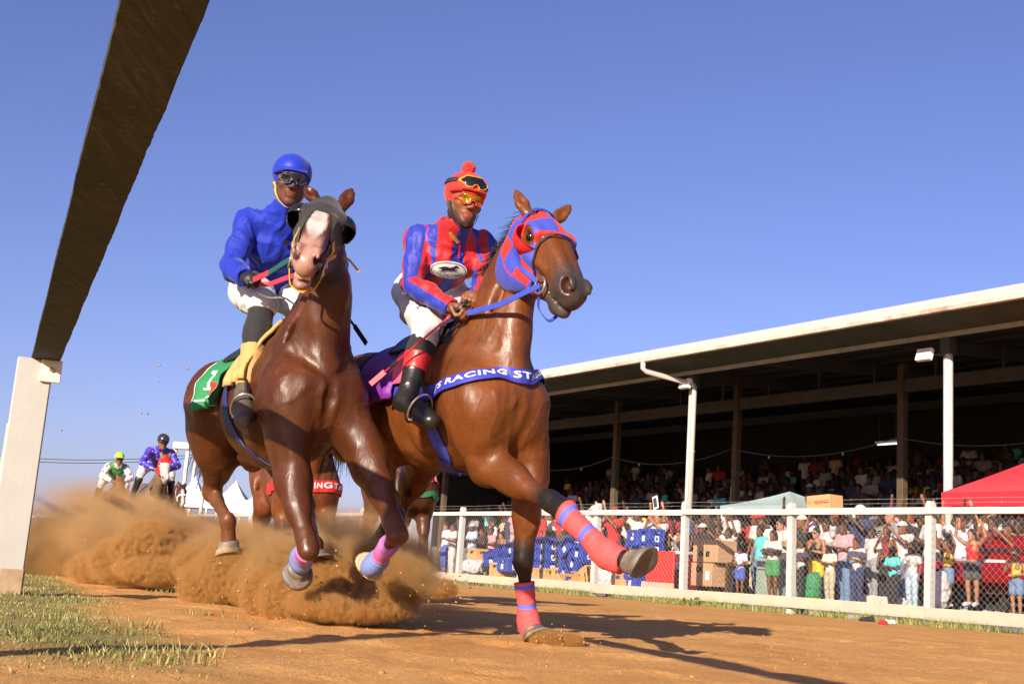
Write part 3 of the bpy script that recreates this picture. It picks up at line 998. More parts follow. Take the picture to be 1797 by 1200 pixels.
# ================================================================ HORSES
def vnoise3(P, scale, seed=0):
    r = np.random.default_rng(seed).random((64, 64, 64))
    Q = P * scale
    I = np.floor(Q).astype(int); Fq = Q - I; Fq = Fq * Fq * (3 - 2 * Fq)
    out = 0
    for c in _CORN:
        w = np.prod(np.where(c == 1, Fq, 1 - Fq), axis=1)
        out = out + w * r[(I[:, 0] + c[0]) % 64, (I[:, 1] + c[1]) % 64, (I[:, 2] + c[2]) % 64]
    return out
V3 = lambda p: np.array(p, float)
MAT_COAT = {}
def coat_mat(name='bay_coat', rough=0.36):
    if name in MAT_COAT: return MAT_COAT[name]
    m, t, b = nodes_of(name)
    co = coords(t)
    at = N(t, 'ShaderNodeAttribute', attribute_name='Col')
    n1 = noise(t, 5.0, 6, 0.65, co)
    n2 = noise(t, 70, 4, 0.7, co)
    n3 = noise(t, 2.2, 3, 0.5, co)
    v = ramp(t, n1.outputs[0], [(0.28, (0.62, 0.60, 0.58)), (0.55, (1, 1, 1)), (0.8, (1.18, 1.14, 1.08))]).outputs[0]
    c = mixc(t, 1.0, at.outputs[0], v, 'MULTIPLY')
    f = ramp(t, n2.outputs[0], [(0.35, (0.86, 0.86, 0.86)), (0.6, (1.05, 1.05, 1.05))]).outputs[0]
    c = mixc(t, 1.0, c, f, 'MULTIPLY')
    t.links.new(c, b.inputs['Base Color'])
    r = math_(t, 'ADD', math_(t, 'MULTIPLY', math_(t, 'SUBTRACT', noise(t, 9, 5, .65, co, .5).outputs[0], .5), 0.7), rough + .04)
    t.links.new(r, b.inputs['Roughness'])
    b.inputs['Specular IOR Level'].default_value = 0.34
    mp = N(t, 'ShaderNodeMapping'); mp.inputs['Scale'].default_value = (1, 1, 0.35); t.links.new(co, mp.inputs[0])
    vein = noise(t, 13, 5, 0.6, mp.outputs[0], 1.2)
    h = math_(t, 'ADD', math_(t, 'MULTIPLY', vein.outputs[0], 0.4), math_(t, 'MULTIPLY', n2.outputs[0], 0.12))
    rid = []
    for sc_, wgt in ((4.5, .30), (10.0, .14)):
        rn_ = noise(t, sc_, 3, .5, mp.outputs[0], .9).outputs[0]
        r1 = math_(t, 'SUBTRACT', 1.0, math_(t, 'ABSOLUTE', math_(t, 'SUBTRACT', math_(t, 'MULTIPLY', rn_, 2.0), 1.0)))
        rid.append(math_(t, 'MULTIPLY', math_(t, 'POWER', r1, 5.0), wgt))
    h = math_(t, 'ADD', h, math_(t, 'ADD', rid[0], rid[1]))
    bump(t, b, h, 0.30, 0.02)
    MAT_COAT[name] = m
    return m
MAT_HOOF = paint('hoof_horn', (0.14, 0.12, 0.095), 0.5, 0.3, 16, 0.4, 0.003, dirt=((0.42, 0.28, 0.14), 0.5))
MAT_HOOF_PALE = paint('pale_hoof_horn', (0.50, 0.40, 0.27), 0.5, 0.25, 16, 0.4, 0.003, dirt=((0.42, 0.25, 0.12), 0.55))
MAT_EYE = paint('dark_eye', (0.012, 0.008, 0.006), 0.04, 0.0, 4, 0, spec=0.9)
MAT_HAIR = paint('black_horse_hair', (0.018, 0.014, 0.011), 0.5, 0.3, 20, 0.3)
MAT_LEATHER = paint('black_leather', (0.018, 0.016, 0.015), 0.38, 0.3, 20, 0.3)
MAT_METAL = paint('bright_steel', (0.62, 0.61, 0.58), 0.25, 0.05, 10, 0, metal=0.9)

class Horse:
    pass
def horse_frame(O, heading):
    H = Horse()
    f = Vector((heading[0], heading[1], 0)).normalized()
    H.f, H.l, H.u = V3(f), V3((-f.y, f.x, 0)), V3((0, 0, 1))
    H.O = V3(O)
    H.lift = 0.0
    H.pitch = 0.0
    H.len = 1.0
    H.hs = 1.0
    def B(fw, lf, up):
        a = H.pitch
        fw = fw * H.len
        fw2 = (fw + 0.7) * math.cos(a) - (up - 1.1) * math.sin(a) - 0.7
        up2 = (fw + 0.7) * math.sin(a) + (up - 1.1) * math.cos(a) + 1.1
        return H.O + H.f * fw2 + H.l * lf + H.u * (up2 + H.lift)
    H.B = B
    return H
def head_frame(H):
    a = _n(H.muzzle - H.poll)
    l = H.head_l - a * (H.head_l @ a)
    l = _n(l)
    n = np.cross(l, a)
    if n @ H.head_n < 0: n = -n
    H.ha, H.hl, H.hn = a, l, n
    H.L = np.linalg.norm(H.muzzle - H.poll)
    def Hd(t, n_, l_): return H.poll + a * (t * H.L) + n * n_ * H.hs + l * l_ * H.hs
    H.Hd = Hd
def head_prims(H, ears=True):
    Hd, a, n, l = H.Hd, H.ha, H.hn, H.hl
    P = []
    ear_p = []
    ax = (a, n, l)
    P.append(Ell(Hd(0.12, -0.055, 0), (0.12, 0.09, 0.082), ax, 0.04))
    P.append(Ell(Hd(0.30, -0.055, 0), (0.13, 0.088, 0.092), ax, 0.04))
    P += chain([Hd(0.28, -0.045, 0), Hd(0.55, -0.052, 0), Hd(0.86, -0.062, 0)], [0.085, 0.070, 0.056], 0.04, l, [0.95, 0.84, 0.92])
    for s in (-1, 1):
        P.append(Ell(Hd(0.27, -0.155, 0.046 * s), (0.128, 0.115, 0.042), ax, 0.04))
        P.append(Cone(Hd(0.30, -0.19, 0.036 * s), Hd(0.84, -0.128, 0.020 * s), 0.048, 0.028, 0.04))
        P.append(Ell(Hd(0.30, 0.0, 0.082 * s), (0.052, 0.026, 0.024), (_n(a + n * 0.2), n, l), 0.025))
        P.append(Cone(Hd(0.40, -0.085, 0.078 * s), Hd(0.62, -0.075, 0.055 * s), 0.016, 0.010, 0.025))
        P.append(Cone(Hd(0.42, 0.008, 0.040 * s), Hd(0.80, -0.018, 0.028 * s), 0.022, 0.020, 0.03))
    P.append(Ell(Hd(0.91, -0.065, 0), (0.070, 0.056, 0.055), ax, 0.035))
    for s in (-1, 1):
        P.append(Ell(Hd(0.925, -0.038, 0.044 * s), (0.050, 0.042, 0.028), (_n(a + n * 0.35), _n(n - a * 0.35), l), 0.02))
    P.append(Ell(Hd(0.972, -0.085, 0), (0.034, 0.042, 0.041), ax, 0.02))
    op = getattr(H, 'mouth', 0.0)
    P.append(Ell(Hd(0.91, -0.142 - op, 0), (0.055, 0.032, 0.038), ax, 0.02))
    P.append(Ell(Hd(0.86, -0.160 - op, 0), (0.036, 0.026, 0.030), ax, 0.02))
    # mouth line and nostrils
    P.append(Cone(Hd(0.80, -0.118 - op * .4, -0.07), Hd(0.80, -0.118 - op * .4, 0.07), 0.006, 0.006, 0.01, op='s'))
    for q in (0.84, 0.88, 0.92, 0.96, 1.0):
        w = 0.0065 + op * 0.45
        P.append(Cone(Hd(q, -0.119 - op * .5, -0.07), Hd(q, -0.119 - op * .5, 0.07), w, w, 0.008, op='s'))
    for s in (-1, 1):
        P.append(Ell(Hd(0.962, -0.032, 0.056 * s), (0.034, 0.019, 0.034), (_n(a * 0.8 - n * 0.6), _n(n * 0.8 + a * 0.6), l), 0.012, 's'))
        P.append(Ell(Hd(0.315, -0.028, 0.100 * s), (0.030, 0.020, 0.014), ax, 0.012, 's'))
    if ears:
        for (tip, sg) in ((H.ear_r, -1), (H.ear_l, 1)):
            base = Hd(0.035, 0.005, 0.062 * sg)
            d = _n(tip - base)
            mid = base * 0.55 + tip * 0.45
            facing = _n(H.ear_face - d * (H.ear_face @ d))
            e_ = chain([base, base * .6 + tip * .4, base * .3 + tip * .7, tip], [0.027, 0.034, 0.022, 0.003], 0.018, facing, [0.9, 0.5, 0.45, 0.9])
            e_ += chain([base * 0.72 + tip * 0.28 + facing * 0.030, mid + facing * 0.022, mid * 0.4 + tip * 0.6 + facing * 0.012], [0.013, 0.017, 0.005], 0.008, op='s')
            P += e_; ear_p += e_
    if H.hs != 1.0:
        for p in P:
            if isinstance(p, Ell): p.__init__(p.c, p.rad * H.hs, p.ax, p.k, p.op)
            elif p not in ear_p: p.__init__(p.a, p.b, p.r1 * H.hs, p.r2 * H.hs, p.k, p.side, p.f, p.f2, p.op)
    return P
def leg_front(H, J, s, P, body_sh):
    """J: elbow, knee, fetlock, toe (world)"""
    B = H.B
    el, kn, fe, to = J['elbow'], J['knee'], J['fetlock'], J['toe']
    lat = H.l
    d = _n(kn - el)
    fw = J.get('front', H.f)
    fw = _n(fw - d * (fw @ d))
    P.append(Cone(body_sh, el, 0.108, 0.102, 0.10, lat, 0.82))
    P.append(Ell(body_sh * .45 + el * .55, (0.10, 0.085, 0.15), (fw, lat, _n(el - body_sh)), 0.05))
    P += chain([el, el * .62 + kn * .38, kn * .85 + el * .15, kn], [0.090, 0.064, 0.041, 0.044], 0.04, lat, [0.88, 0.86, 0.95, 0.95])
    P.append(Ell(el * .74 + kn * .26 + fw * 0.03, (0.044, 0.048, 0.15), (fw, lat, d), 0.028))
    P.append(Ell(el * .70 + kn * .30 - fw * 0.035, (0.042, 0.044, 0.14), (fw, lat, d), 0.024))
    P.append(Ell(el * .66 + kn * .34 + lat * 0.03 * s, (0.042, 0.030, 0.15), (fw, lat, d), 0.024))
    P.append(Ell(kn, (0.044, 0.047, 0.058), (fw, lat, d), 0.016))
    P.append(Ell(kn + fw * .012 - d * .028, (0.034, 0.042, 0.022), (fw, lat, d), 0.012))
    P.append(Ell(kn + fw * .010 + d * .030, (0.034, 0.040, 0.020), (fw, lat, d), 0.012))
    c = _n(fe - kn)
    bk = -_n(fw - c * (fw @ c)) if abs(fw @ c) < 0.95 else -_n(d - c * (d @ c))
    J['back'] = bk
    P.append(Ell(kn + bk * 0.035 - c * 0.0, (0.026, 0.024, 0.035), (bk, lat, c), 0.02))
    P += chain([kn, kn * .75 + fe * .25, fe], [0.038, 0.026, 0.027], 0.022)
    P.append(Cone(kn * .8 + fe * .2 + bk * 0.026, fe + bk * 0.024, 0.016, 0.017, 0.014))
    P.append(Ell(fe, (0.041, 0.038, 0.042), None, 0.02))
    P.append(Ell(fe + bk * 0.028, (0.022, 0.022, 0.028), None, 0.02))
    cor = fe * 0.38 + to * 0.62
    J['coronet'] = cor
    P += chain([fe, cor], [0.034, 0.040], 0.02)
def leg_hind(H, J, s, P, hip):
    st, hk, fe, to = J['stifle'], J['hock'], J['fetlock'], J['toe']
    lat = H.l
    P += chain([hip, st], [0.20, 0.125], 0.08, lat, [0.72, 0.75])
    d = _n(hk - st)
    fw = _n(H.f - d * (H.f @ d))
    P.append(Ell(hip * .5 + st * .5 - fw * 0.06, (0.15, 0.10, 0.24), (fw, lat, _n(st - hip)), 0.06))
    P += chain([st, st * .6 + hk * .4, hk * .8 + st * .2, hk], [0.112, 0.082, 0.047, 0.048], 0.05, lat, [0.85, 0.85, 0.8, 0.8])
    P.append(Ell(st * .7 + hk * .3 - fw * 0.035, (0.06, 0.055, 0.15), (fw, lat, d), 0.04))
    c = _n(fe - hk)
    bk = _n(-fw - c * ((-fw) @ c))
    J['back'] = bk
    P.append(Ell(hk, (0.055, 0.044, 0.065), (fw, lat, d), 0.03))
    P.append(Ell(hk + bk * 0.050 - c * 0.03, (0.026, 0.024, 0.045), (bk, lat, c), 0.03))
    P.append(Cone(hk + bk * 0.05 - c * 0.04, st * .45 + hk * .55 - fw * 0.06, 0.016, 0.02, 0.03))
    P += chain([hk, hk * .7 + fe * .3, fe], [0.046, 0.034, 0.033], 0.03)
    P.append(Cone(hk + bk * 0.036, fe + bk * 0.026, 0.019, 0.018, 0.016))
    P.append(Ell(fe, (0.043, 0.040, 0.044), None, 0.02))
    P.append(Ell(fe + bk * 0.03, (0.024, 0.024, 0.03), None, 0.02))
    cor = fe * 0.38 + to * 0.62
    J['coronet'] = cor
    P += chain([fe, cor], [0.036, 0.042], 0.02)
def horse_prims(H):
    B, f, l, u = H.B, H.f, H.l, H.u
    ax = (f, l, u)
    P = []
    P += chain([B(-.15, 0, 1.05), B(-.40, 0, 1.07), B(-.65, 0, 1.10), B(-.92, 0, 1.185), B(-1.18, 0, 1.255)],
               [.225, .300, .297, .235, .190], 0.06, l, [.80, .74, .86, .95, 1.06])
    P.append(Cone(B(-.40, 0, 1.385), B(-.80, 0, 1.36), .075, .06, .12))
    P.append(Cone(B(-.80, 0, 1.33), B(-1.2, 0, 1.35), .08, .08, .10))
    for s in (-1, 1):
        P.append(Ell(B(-1.22, .095 * s, 1.265), (.28, .135, .185), ax, .07))
        P.append(Ell(B(-1.34, .135 * s, 1.12), (.16, .105, .24), ax, .06))
        P.append(Ell(B(-.045, .098 * s, 1.02), (.105, .098, .165), (f, l, u), .022))
        P.append(Ell(B(-.29, .135 * s, 1.13), (.115, .065, .25), (_n(f * .9 + u * .4), l, _n(u * .9 - f * .4)), .06))
        P.append(Ell(B(-.44, .165 * s, 1.10), (.13, .055, .17), (_n(f * .8 + u * .6), l, _n(u * .8 - f * .6)), .05))
        P.append(Ell(B(-.42, .180 * s, 1.03), (.13, .065, .20), ax, .05))
        P.append(Ell(B(-.13, .155 * s, 1.06), (.10, .058, .15), ax, .08))
        P.append(Cone(H.neck_base * .62 + H.neck_mid * .38 + l * .03 * s, B(-.16, .125 * s, 1.08), .13, .105, .10))
    # neck
    nb, nm = H.neck_base, H.neck_mid
    hd = H.Hd(0.10, -0.115, 0)
    P += chain([nb, nb * .5 + nm * .5, nm, hd], [.235, .190, .152, .118], .08, l, [.60, .56, .54, .60])
    P.append(Cone(H.B(-.42, 0, 1.36), H.Hd(0.03, -0.01, 0) * .35 + (nm + H.crest_dir * .10) * .65, .07, .05, .09))
    P.append(Cone(nm + H.crest_dir * .105, H.Hd(0.02, -0.045, 0), .048, .045, .07))
    P.append(Cone(B(-.03, 0, 1.16), H.Hd(0.26, -0.24, 0) * 0.55 + nm * 0.45 - H.crest_dir * .05, .085, .055, .06))
    for s in (-1, 1):
        P.append(Ell(nb * .6 + nm * .4 + l * .09 * s, (.14, .045, .24), (H.crest_dir, l, _n(nm - nb)), .05))
    P += chain([B(.10, 0, 1.13), B(.085, 0, 1.0), B(.03, 0, .86)], [.010, .014, .010], .035, op='s')
    for s in (-1, 1):
        P += chain([B(.09, .015 * s, 1.10), B(.055, .10 * s, 1.17), B(-.02, .17 * s, 1.22)], [.008, .010, .006], .04, op='s')
        jg = [nb * .95 + nm * .05 - H.crest_dir * .10 + l * .125 * s, nb * .45 + nm * .55 - H.crest_dir * .085 + l * .10 * s, nm * .8 + hd * .2 - H.crest_dir * .07 + l * .078 * s]
        P += chain(jg, [.012, .013, .010], .05, op='s')
        P += chain([B(-.10, .235 * s, 1.26), B(-.30, .20 * s, 1.40)], [.016, .010], .05, op='s')
        P += chain([B(-.07, .175 * s, 0.90), B(-.02, .155 * s, 1.04), B(-.06, .15 * s, 1.18)], [.012, .014, .010], .035, op='s')
    P += head_prims(H)
    # legs
    for s, key in ((-1, 'FR'), (1, 'FL')):
        sh = H.J[key].get('shoulder', B(-.12, .155 * s, 1.02))
        leg_front(H, H.J[key], s, P, sh)
    for s, key in ((-1, 'HR'), (1, 'HL')):
        hip = H.J[key].get('hip', B(-1.24, .16 * s, 1.22))
        leg_hind(H, H.J[key], s, P, hip)
    for s in (-1, 1):
        sh = H.J['FR' if s < 0 else 'FL'].get('shoulder', B(-.12, .17 * s, 1.02))
        P += chain([B(-.42, .262 * s, 0.90), B(-.36, .27 * s, 1.04), B(-.36, .255 * s, 1.2)], [.012, .014, .008], .05, op='s')
        P += chain([B(-.93, .262 * s, 1.20), B(-1.02, .225 * s, 1.02)], [.022, .022], .06, op='s')
    P.append(Ell(B(-.99, 0, .90), (.15, .065, .055), ax, .05))
    P.append(Cone(B(-1.46, 0, 1.34), B(-1.60, 0, 1.26), .045, .035, .05))
    return P
def seg_t(V, a, b):
    ab = b - a
    t = ((V - a) @ ab) / (ab @ ab)
    tc = np.clip(t, 0, 1)
    d = np.linalg.norm(V - a - tc[:, None] * ab, axis=1)
    return t, d
def sm(x, a, b):
    t = np.clip((x - a) / (b - a), 0, 1)
    return t * t * (3 - 2 * t)
def horse_colors(H, V, base, point, blend=0.16, legs=None, muzzle=(0.055, 0.045, 0.042), belly=0.25):
    C = np.tile(np.array(base), (len(V), 1))
    up = V[:, 2] - H.O[2] - H.lift
    C = C * (1 + .5 * (vnoise3(V, 3.2, 31) - .5) + .35 * (vnoise3(V, 9.0, 32) - .5))[:, None]
    # darker topline and lower neck
    for key in ('FR', 'FL', 'HR', 'HL'):
        J = H.J[key]
        top = J['elbow'] if key[0] == 'F' else J['stifle']
        kn = J['knee'] if key[0] == 'F' else J['hock']
        col = np.array((legs or {}).get(key, point))
        start = (legs or {}).get(key + '_t', 0.62)
        t, d = seg_t(V, top, kn)
        w = sm(t, start, start + 0.34) * (d < 0.16) * (t < 1.15)
        t2, d2 = seg_t(V, kn, J['fetlock'])
        w2 = ((d2 < 0.085) & (t2 > -0.1)) * 1.0
        t3, d3 = seg_t(V, J['fetlock'], J['toe'])
        w3 = (d3 < 0.08) * 1.0
        w = np.maximum(np.maximum(w, w2), w3)
        C = C * (1 - w[:, None]) + col * w[:, None]
    q = V - H.poll
    t = (q @ H.ha) / H.L; nn = q @ H.hn; ll = q @ H.hl
    inhead = (t > -0.1) & (t < 1.2) & (np.abs(ll) < 0.14) & (nn > -0.27) & (nn < 0.06)
    w = sm(t, 0.62, 0.88) * inhead * 0.92
    C = C * (1 - w[:, None]) + np.array(muzzle) * w[:, None]
    for s in (-1, 1):
        n_ax = np.stack([_n(H.ha * .8 - H.hn * .6), _n(H.hn * .8 + H.ha * .6), H.hl], 1)
        d = np.linalg.norm((V - H.Hd(0.962, -0.032, 0.056 * s)) @ n_ax / (np.array([.034, .019, .034]) * H.hs), axis=1)
        e = np.linalg.norm(V - H.Hd(0.315, -0.028, 0.084 * s), axis=1)
        w = (1 - sm(e, .024, .036)) * .75
        C = C * (1 - w[:, None]) + np.array((.02, .012, .009)) * w[:, None]
        H.nostril = d if s < 0 else np.minimum(H.nostril, d)
    return C, (t, nn, ll, inhead)
def make_hoof(H, J, name='hoof', mat=None, parent=None, r0=0.054, r1=0.060):
    cor, to, fe = J['coronet'], J['toe'], J['fetlock']
    d = _n(to - cor)
    bk = J['back']
    bk = bk - d * (bk @ d)
    bk = _n(bk)
    sd = np.cross(d, bk)
    L = np.linalg.norm(to - cor)
    V, Fc = [], []
    n = 18
    lv = [(-0.012, 0.92, 0.0), (0.0, 1.0, 0.0), (0.03, 1.06, 0.004), (L * 0.5, 1.22, 0.012), (L, 1.42, 0.02), (L + 0.004, 1.30, 0.02), (L - 0.006, 0.9, 0.02), (L - 0.012, 0.15, 0.02)]
    for (h, sc, sh) in lv:
        for k in range(n):
            a = 2 * math.pi * k / n
            cx = math.cos(a); cy = math.sin(a)
            rr = r0 * sc
            back = cx > 0.55
            # heel side shorter and flatter
            hh = h - max(0, cx) * 0.35 * max(h, 0)
            V.append(cor + d * hh + bk * (cx * rr * (0.86 if cx > 0 else 1.08) - sh) + sd * cy * rr)
    for i in range(len(lv) - 1):
        for k in range(n):
            Fc.append((i * n + k, i * n + (k + 1) % n, (i + 1) * n + (k + 1) % n, (i + 1) * n + k))
    Fc.append(tuple((len(lv) - 1) * n + k for k in range(n)))
    Fc.append(tuple(range(n))[::-1])
    return obj(name, V, Fc, mat or MAT_HOOF, parent, smooth=True)
def head_attr(o, H, V):
    """stores head coordinates so that prints on the hood follow the head"""
    q = V - H.poll
    a = o.data.attributes.new('headpos', 'FLOAT_VECTOR', 'POINT')
    v = np.stack([(q @ H.ha) / H.L, q @ H.hn, q @ H.hl], 1).astype(np.float32)
    a.data.foreach_set('vector', v.ravel())
def hood(H, name, mat, parent, off=0.007, t_end=0.52, h=0.0068, hole=0.050, low=-0.30, curve=1.1, ear_hole=0.046, side=-.10):
    P = head_prims(H, ears=False) + chain([H.neck_mid, H.Hd(0.10, -0.115, 0)], [.152, .118], .08, H.l, [.54, .60])
    a, n, l, L = H.ha, H.hn, H.hl, H.L
    c = H.Hd(0.28, -0.12, 0)
    holes = [(H.Hd(0.315, -0.030, 0.10 * s), hole) for s in (-1, 1)] + [(H.Hd(0.03, 0.02, 0.064 * s), ear_hole) for s in (-1, 1)]
    def cut(X, Y, Z):
        q0, q1, q2 = X - H.poll[0], Y - H.poll[1], Z - H.poll[2]
        t = (q0 * a[0] + q1 * a[1] + q2 * a[2])
        nn = q0 * n[0] + q1 * n[1] + q2 * n[2]
        ll = q0 * l[0] + q1 * l[1] + q2 * l[2]
        lim = t_end * L - curve * np.minimum(nn + 0.02, 0) * 0.6 + (side * np.abs(ll) if side < 0 else side * np.maximum(np.abs(ll) - .040, 0))
        d = np.maximum(t - lim, -0.055 - t + np.minimum(nn + .1, 0) * .2)
        d = np.maximum(d, low - nn)
        for (hc, r) in holes:
            d = np.maximum(d, r - np.sqrt((X - hc[0]) ** 2 + (Y - hc[1]) ** 2 + (Z - hc[2]) ** 2))
        return d
    lo = np.min([H.Hd(t, nn, ll) for t in (-.1, .7) for nn in (-.3, .08) for ll in (-.16, .16)], 0)
    hi = np.max([H.Hd(t, nn, ll) for t in (-.1, .7) for nn in (-.3, .08) for ll in (-.16, .16)], 0)
    V, Q = solid(P, h, off, cut, lo, hi, shell=0.012)
    o = obj(name, V, Q, mat, parent, smooth=True)
    head_attr(o, H, V)
    return o
def eye_cup(H, s, mat, parent, name='eye_cup', r=0.058, back=True, full=False):
    c = H.Hd(0.315, -0.035, 0.088 * s)
    V, Fc = [], []
    nu, nv = 20, 7
    # half bowl standing out from the face behind the eye, open to the front
    for layer in (0, 1):
        rr = r - 0.004 * layer
        for j in range(nv + 1):
            th = (math.pi / 2) * j / nv
            for i in range(nu + 1):
                ph = math.pi * (i / nu) * 1.1 + math.pi * 0.88 if not full else math.pi * (0.25 + 1.5 * i / nu)
                x = rr * math.sin(th) * math.cos(ph); y = rr * math.sin(th) * math.sin(ph); z = rr * math.cos(th) * 0.95
                V.append(c + H.ha * x + H.hn * y + H.hl * s * z)
    m_ = (nu + 1) * (nv + 1)
    for j in range(nv):
        for i in range(nu):
            a = j * (nu + 1) + i
            Fc.append((a, a + 1, a + nu + 2, a + nu + 1))
            Fc.append((m_ + a + nu + 1, m_ + a + nu + 2, m_ + a + 1, m_ + a))
    for j in range(nv):
        for i in (0, nu):
            a = j * (nu + 1) + i
            Fc.append((a, a + nu + 1, a + nu + 1 + m_, a + m_))
    return obj(name, V, Fc, mat, parent, smooth=True)
def strap(prims, path, w, off, thick, name, mat, parent, n=50, wdir=None, nw=3):
    V, Fc, mp = ribbon(prims, path, w, off, thick, n, wdir, nw=nw)
    o = obj(name, V, Fc, mat, parent, smooth=False)
    return o, mp
def free_strap(pts, w, thick, name, mat, parent, wdir=(0, 0, 1), n=28):
    """strap hanging freely through points"""
    pts = np.array([V3(p) for p in pts])
    s = np.concatenate([[0], np.cumsum(np.linalg.norm(np.diff(pts, axis=0), axis=1))])
    ts = np.linspace(0, s[-1], n)
    C = np.stack([np.interp(ts, s, pts[:, i]) for i in range(3)], 1)
    for _ in range(3): C[1:-1] = (C[:-2] + 2 * C[1:-1] + C[2:]) / 4
    mb = MB(); T = np.gradient(C, axis=0)
    wd = np.asarray(wdir, float)
    V = []
    for c, t_ in zip(C, T):
        t_ = _n(t_); w_ = _n(wd - t_ * (wd @ t_)); nn = np.cross(t_, w_)
        for (i, j) in ((-1, -1), (1, -1), (1, 1), (-1, 1)): V.append(c + w_ * w / 2 * i + nn * thick / 2 * j)
    Fc = []
    for i in range(n - 1):
        for k in range(4): Fc.append((i * 4 + k, i * 4 + (k + 1) % 4, i * 4 + 4 + (k + 1) % 4, i * 4 + 4 + k))
    Fc += [(3, 2, 1, 0), tuple((n - 1) * 4 + k for k in range(4))]
    return obj(name, V, Fc, mat, parent)
def ring(c, ax1, ax2, R, r, name, mat, parent, n=22, m=8):
    c, a, b = V3(c), _n(ax1), _n(ax2)
    nn = np.cross(a, b)
    V, Fc = [], []
    for i in range(n):
        an = 2 * math.pi * i / n
        d = a * math.cos(an) + b * math.sin(an)
        for k in range(m):
            bn = 2 * math.pi * k / m
            V.append(c + d * (R + r * math.cos(bn)) + nn * r * math.sin(bn))
    for i in range(n):
        for k in range(m):
            Fc.append((i * m + k, ((i + 1) % n) * m + k, ((i + 1) % n) * m + (k + 1) % m, i * m + (k + 1) % m))
    return obj(name, V, Fc, mat, parent, smooth=True)
def sleeve_on(a, b, ra, rb, name, mat, parent, n=20, m=14, bulge=0.004, prims=None, off=0.006):
    """bandage wrapped round a leg segment; keeps the position along the leg as an attribute"""
    a, b = V3(a), V3(b)
    d = _n(b - a)
    x = _n(np.cross(d, V3((0.3, 0.9, 0.2)))); y = np.cross(d, x)
    V, T = [], []
    for i in range(m + 1):
        t = i / m
        c = a + (b - a) * t
        r = ra + (rb - ra) * t + bulge * math.sin(t * 19) * 0.4
        for k in range(n):
            an = 2 * math.pi * k / n
            V.append(c + (x * math.cos(an) + y * math.sin(an)) * r); T.append(t)
    V = np.array(V)
    if prims is not None:
        g = sdf_at(prims, V)
        V = snap(prims, V, off, 4)
    Fc = []
    for i in range(m):
        for k in range(n): Fc.append((i * n + k, i * n + (k + 1) % n, (i + 1) * n + (k + 1) % n, (i + 1) * n + k))
    Fc += [tuple(range(n))[::-1], tuple(m * n + k for k in range(n))]
    o = obj(name, V, Fc, mat, parent, smooth=True)
    at = o.data.attributes.new('along', 'FLOAT', 'POINT')
    at.data.foreach_set('value', np.array(T, dtype=np.float32))
    return o
def band_mat(name, base, stripes, rough=0.7):
    """stripes: list of (t0, t1, colour) along the leg"""
    m, t, b = nodes_of(name)
    at = N(t, 'ShaderNodeAttribute', attribute_name='along')
    co = coords(t)
    nz = noise(t, 40, 4, 0.6, co)
    c = ramp(t, nz.outputs[0], [(0.3, tuple(x * 0.85 for x in base)), (0.7, tuple(min(1, x * 1.1) for x in base))]).outputs[0]
    for (t0, t1, col) in stripes:
        g = math_(t, 'MULTIPLY', math_(t, 'GREATER_THAN', at.outputs['Fac'], t0), math_(t, 'LESS_THAN', at.outputs['Fac'], t1))
        c = mixc(t, g, c, col)
    t.links.new(c, b.inputs['Base Color'])
    b.inputs['Roughness'].default_value = rough
    wv = N(t, 'ShaderNodeTexWave'); wv.inputs['Scale'].default_value = 0.0
    sw = math_(t, 'SINE', math_(t, 'MULTIPLY', at.outputs['Fac'], 70.0))
    bump(t, b, math_(t, 'ADD', math_(t, 'MULTIPLY', sw, 0.3), nz.outputs[0]), 0.35, 0.004)
    return m
def mane(H, parent, name='mane', n=420, L=0.13, mat=None, t0=0.0, t1=0.95, flow=(0, 0, 0)):
    """short strands along the crest"""
    nm = H.neck_mid
    A = [H.B(-.48, 0, 1.455), (H.B(-.42, 0, 1.44) * .35 + (nm + H.crest_dir * .165) * .65), nm + H.crest_dir * .155, H.Hd(-0.02, 0.015, 0)]
    A = np.array(A)
    s = np.concatenate([[0], np.cumsum(np.linalg.norm(np.diff(A, axis=0), axis=1))]) 
    s /= s[-1]
    V, Fc = [], []
    for i in range(n):
        t = t0 + (t1 - t0) * random.random()
        p = np.array([np.interp(t, s, A[:, k]) for k in range(3)]) + H.l * random.gauss(0, 0.012)
        d = _n(H.crest_dir * random.uniform(0.5, 1.0) + V3(flow) + RNG.normal(0, 0.17, 3))
        LL = L * random.uniform(0.5, 1.2)
        sd = _n(np.cross(d, RNG.normal(0, 1, 3))) * 0.0028
        g = V3((0, 0, -1)) * LL * 0.25 + H.f * -0.02
        q = [p - d * 0.03, p + d * LL * .5, p + d * LL * .9 + g]
        b_ = len(V)
        for k, c in enumerate(q):
            w = (1, 0.9, 0.15)[k] * .75
            V += [c - sd * w, c + sd * w]
        Fc += [(b_, b_ + 1, b_ + 3, b_ + 2), (b_ + 2, b_ + 3, b_ + 5, b_ + 4)]
    return obj(name, V, Fc, mat or MAT_HAIR, parent)
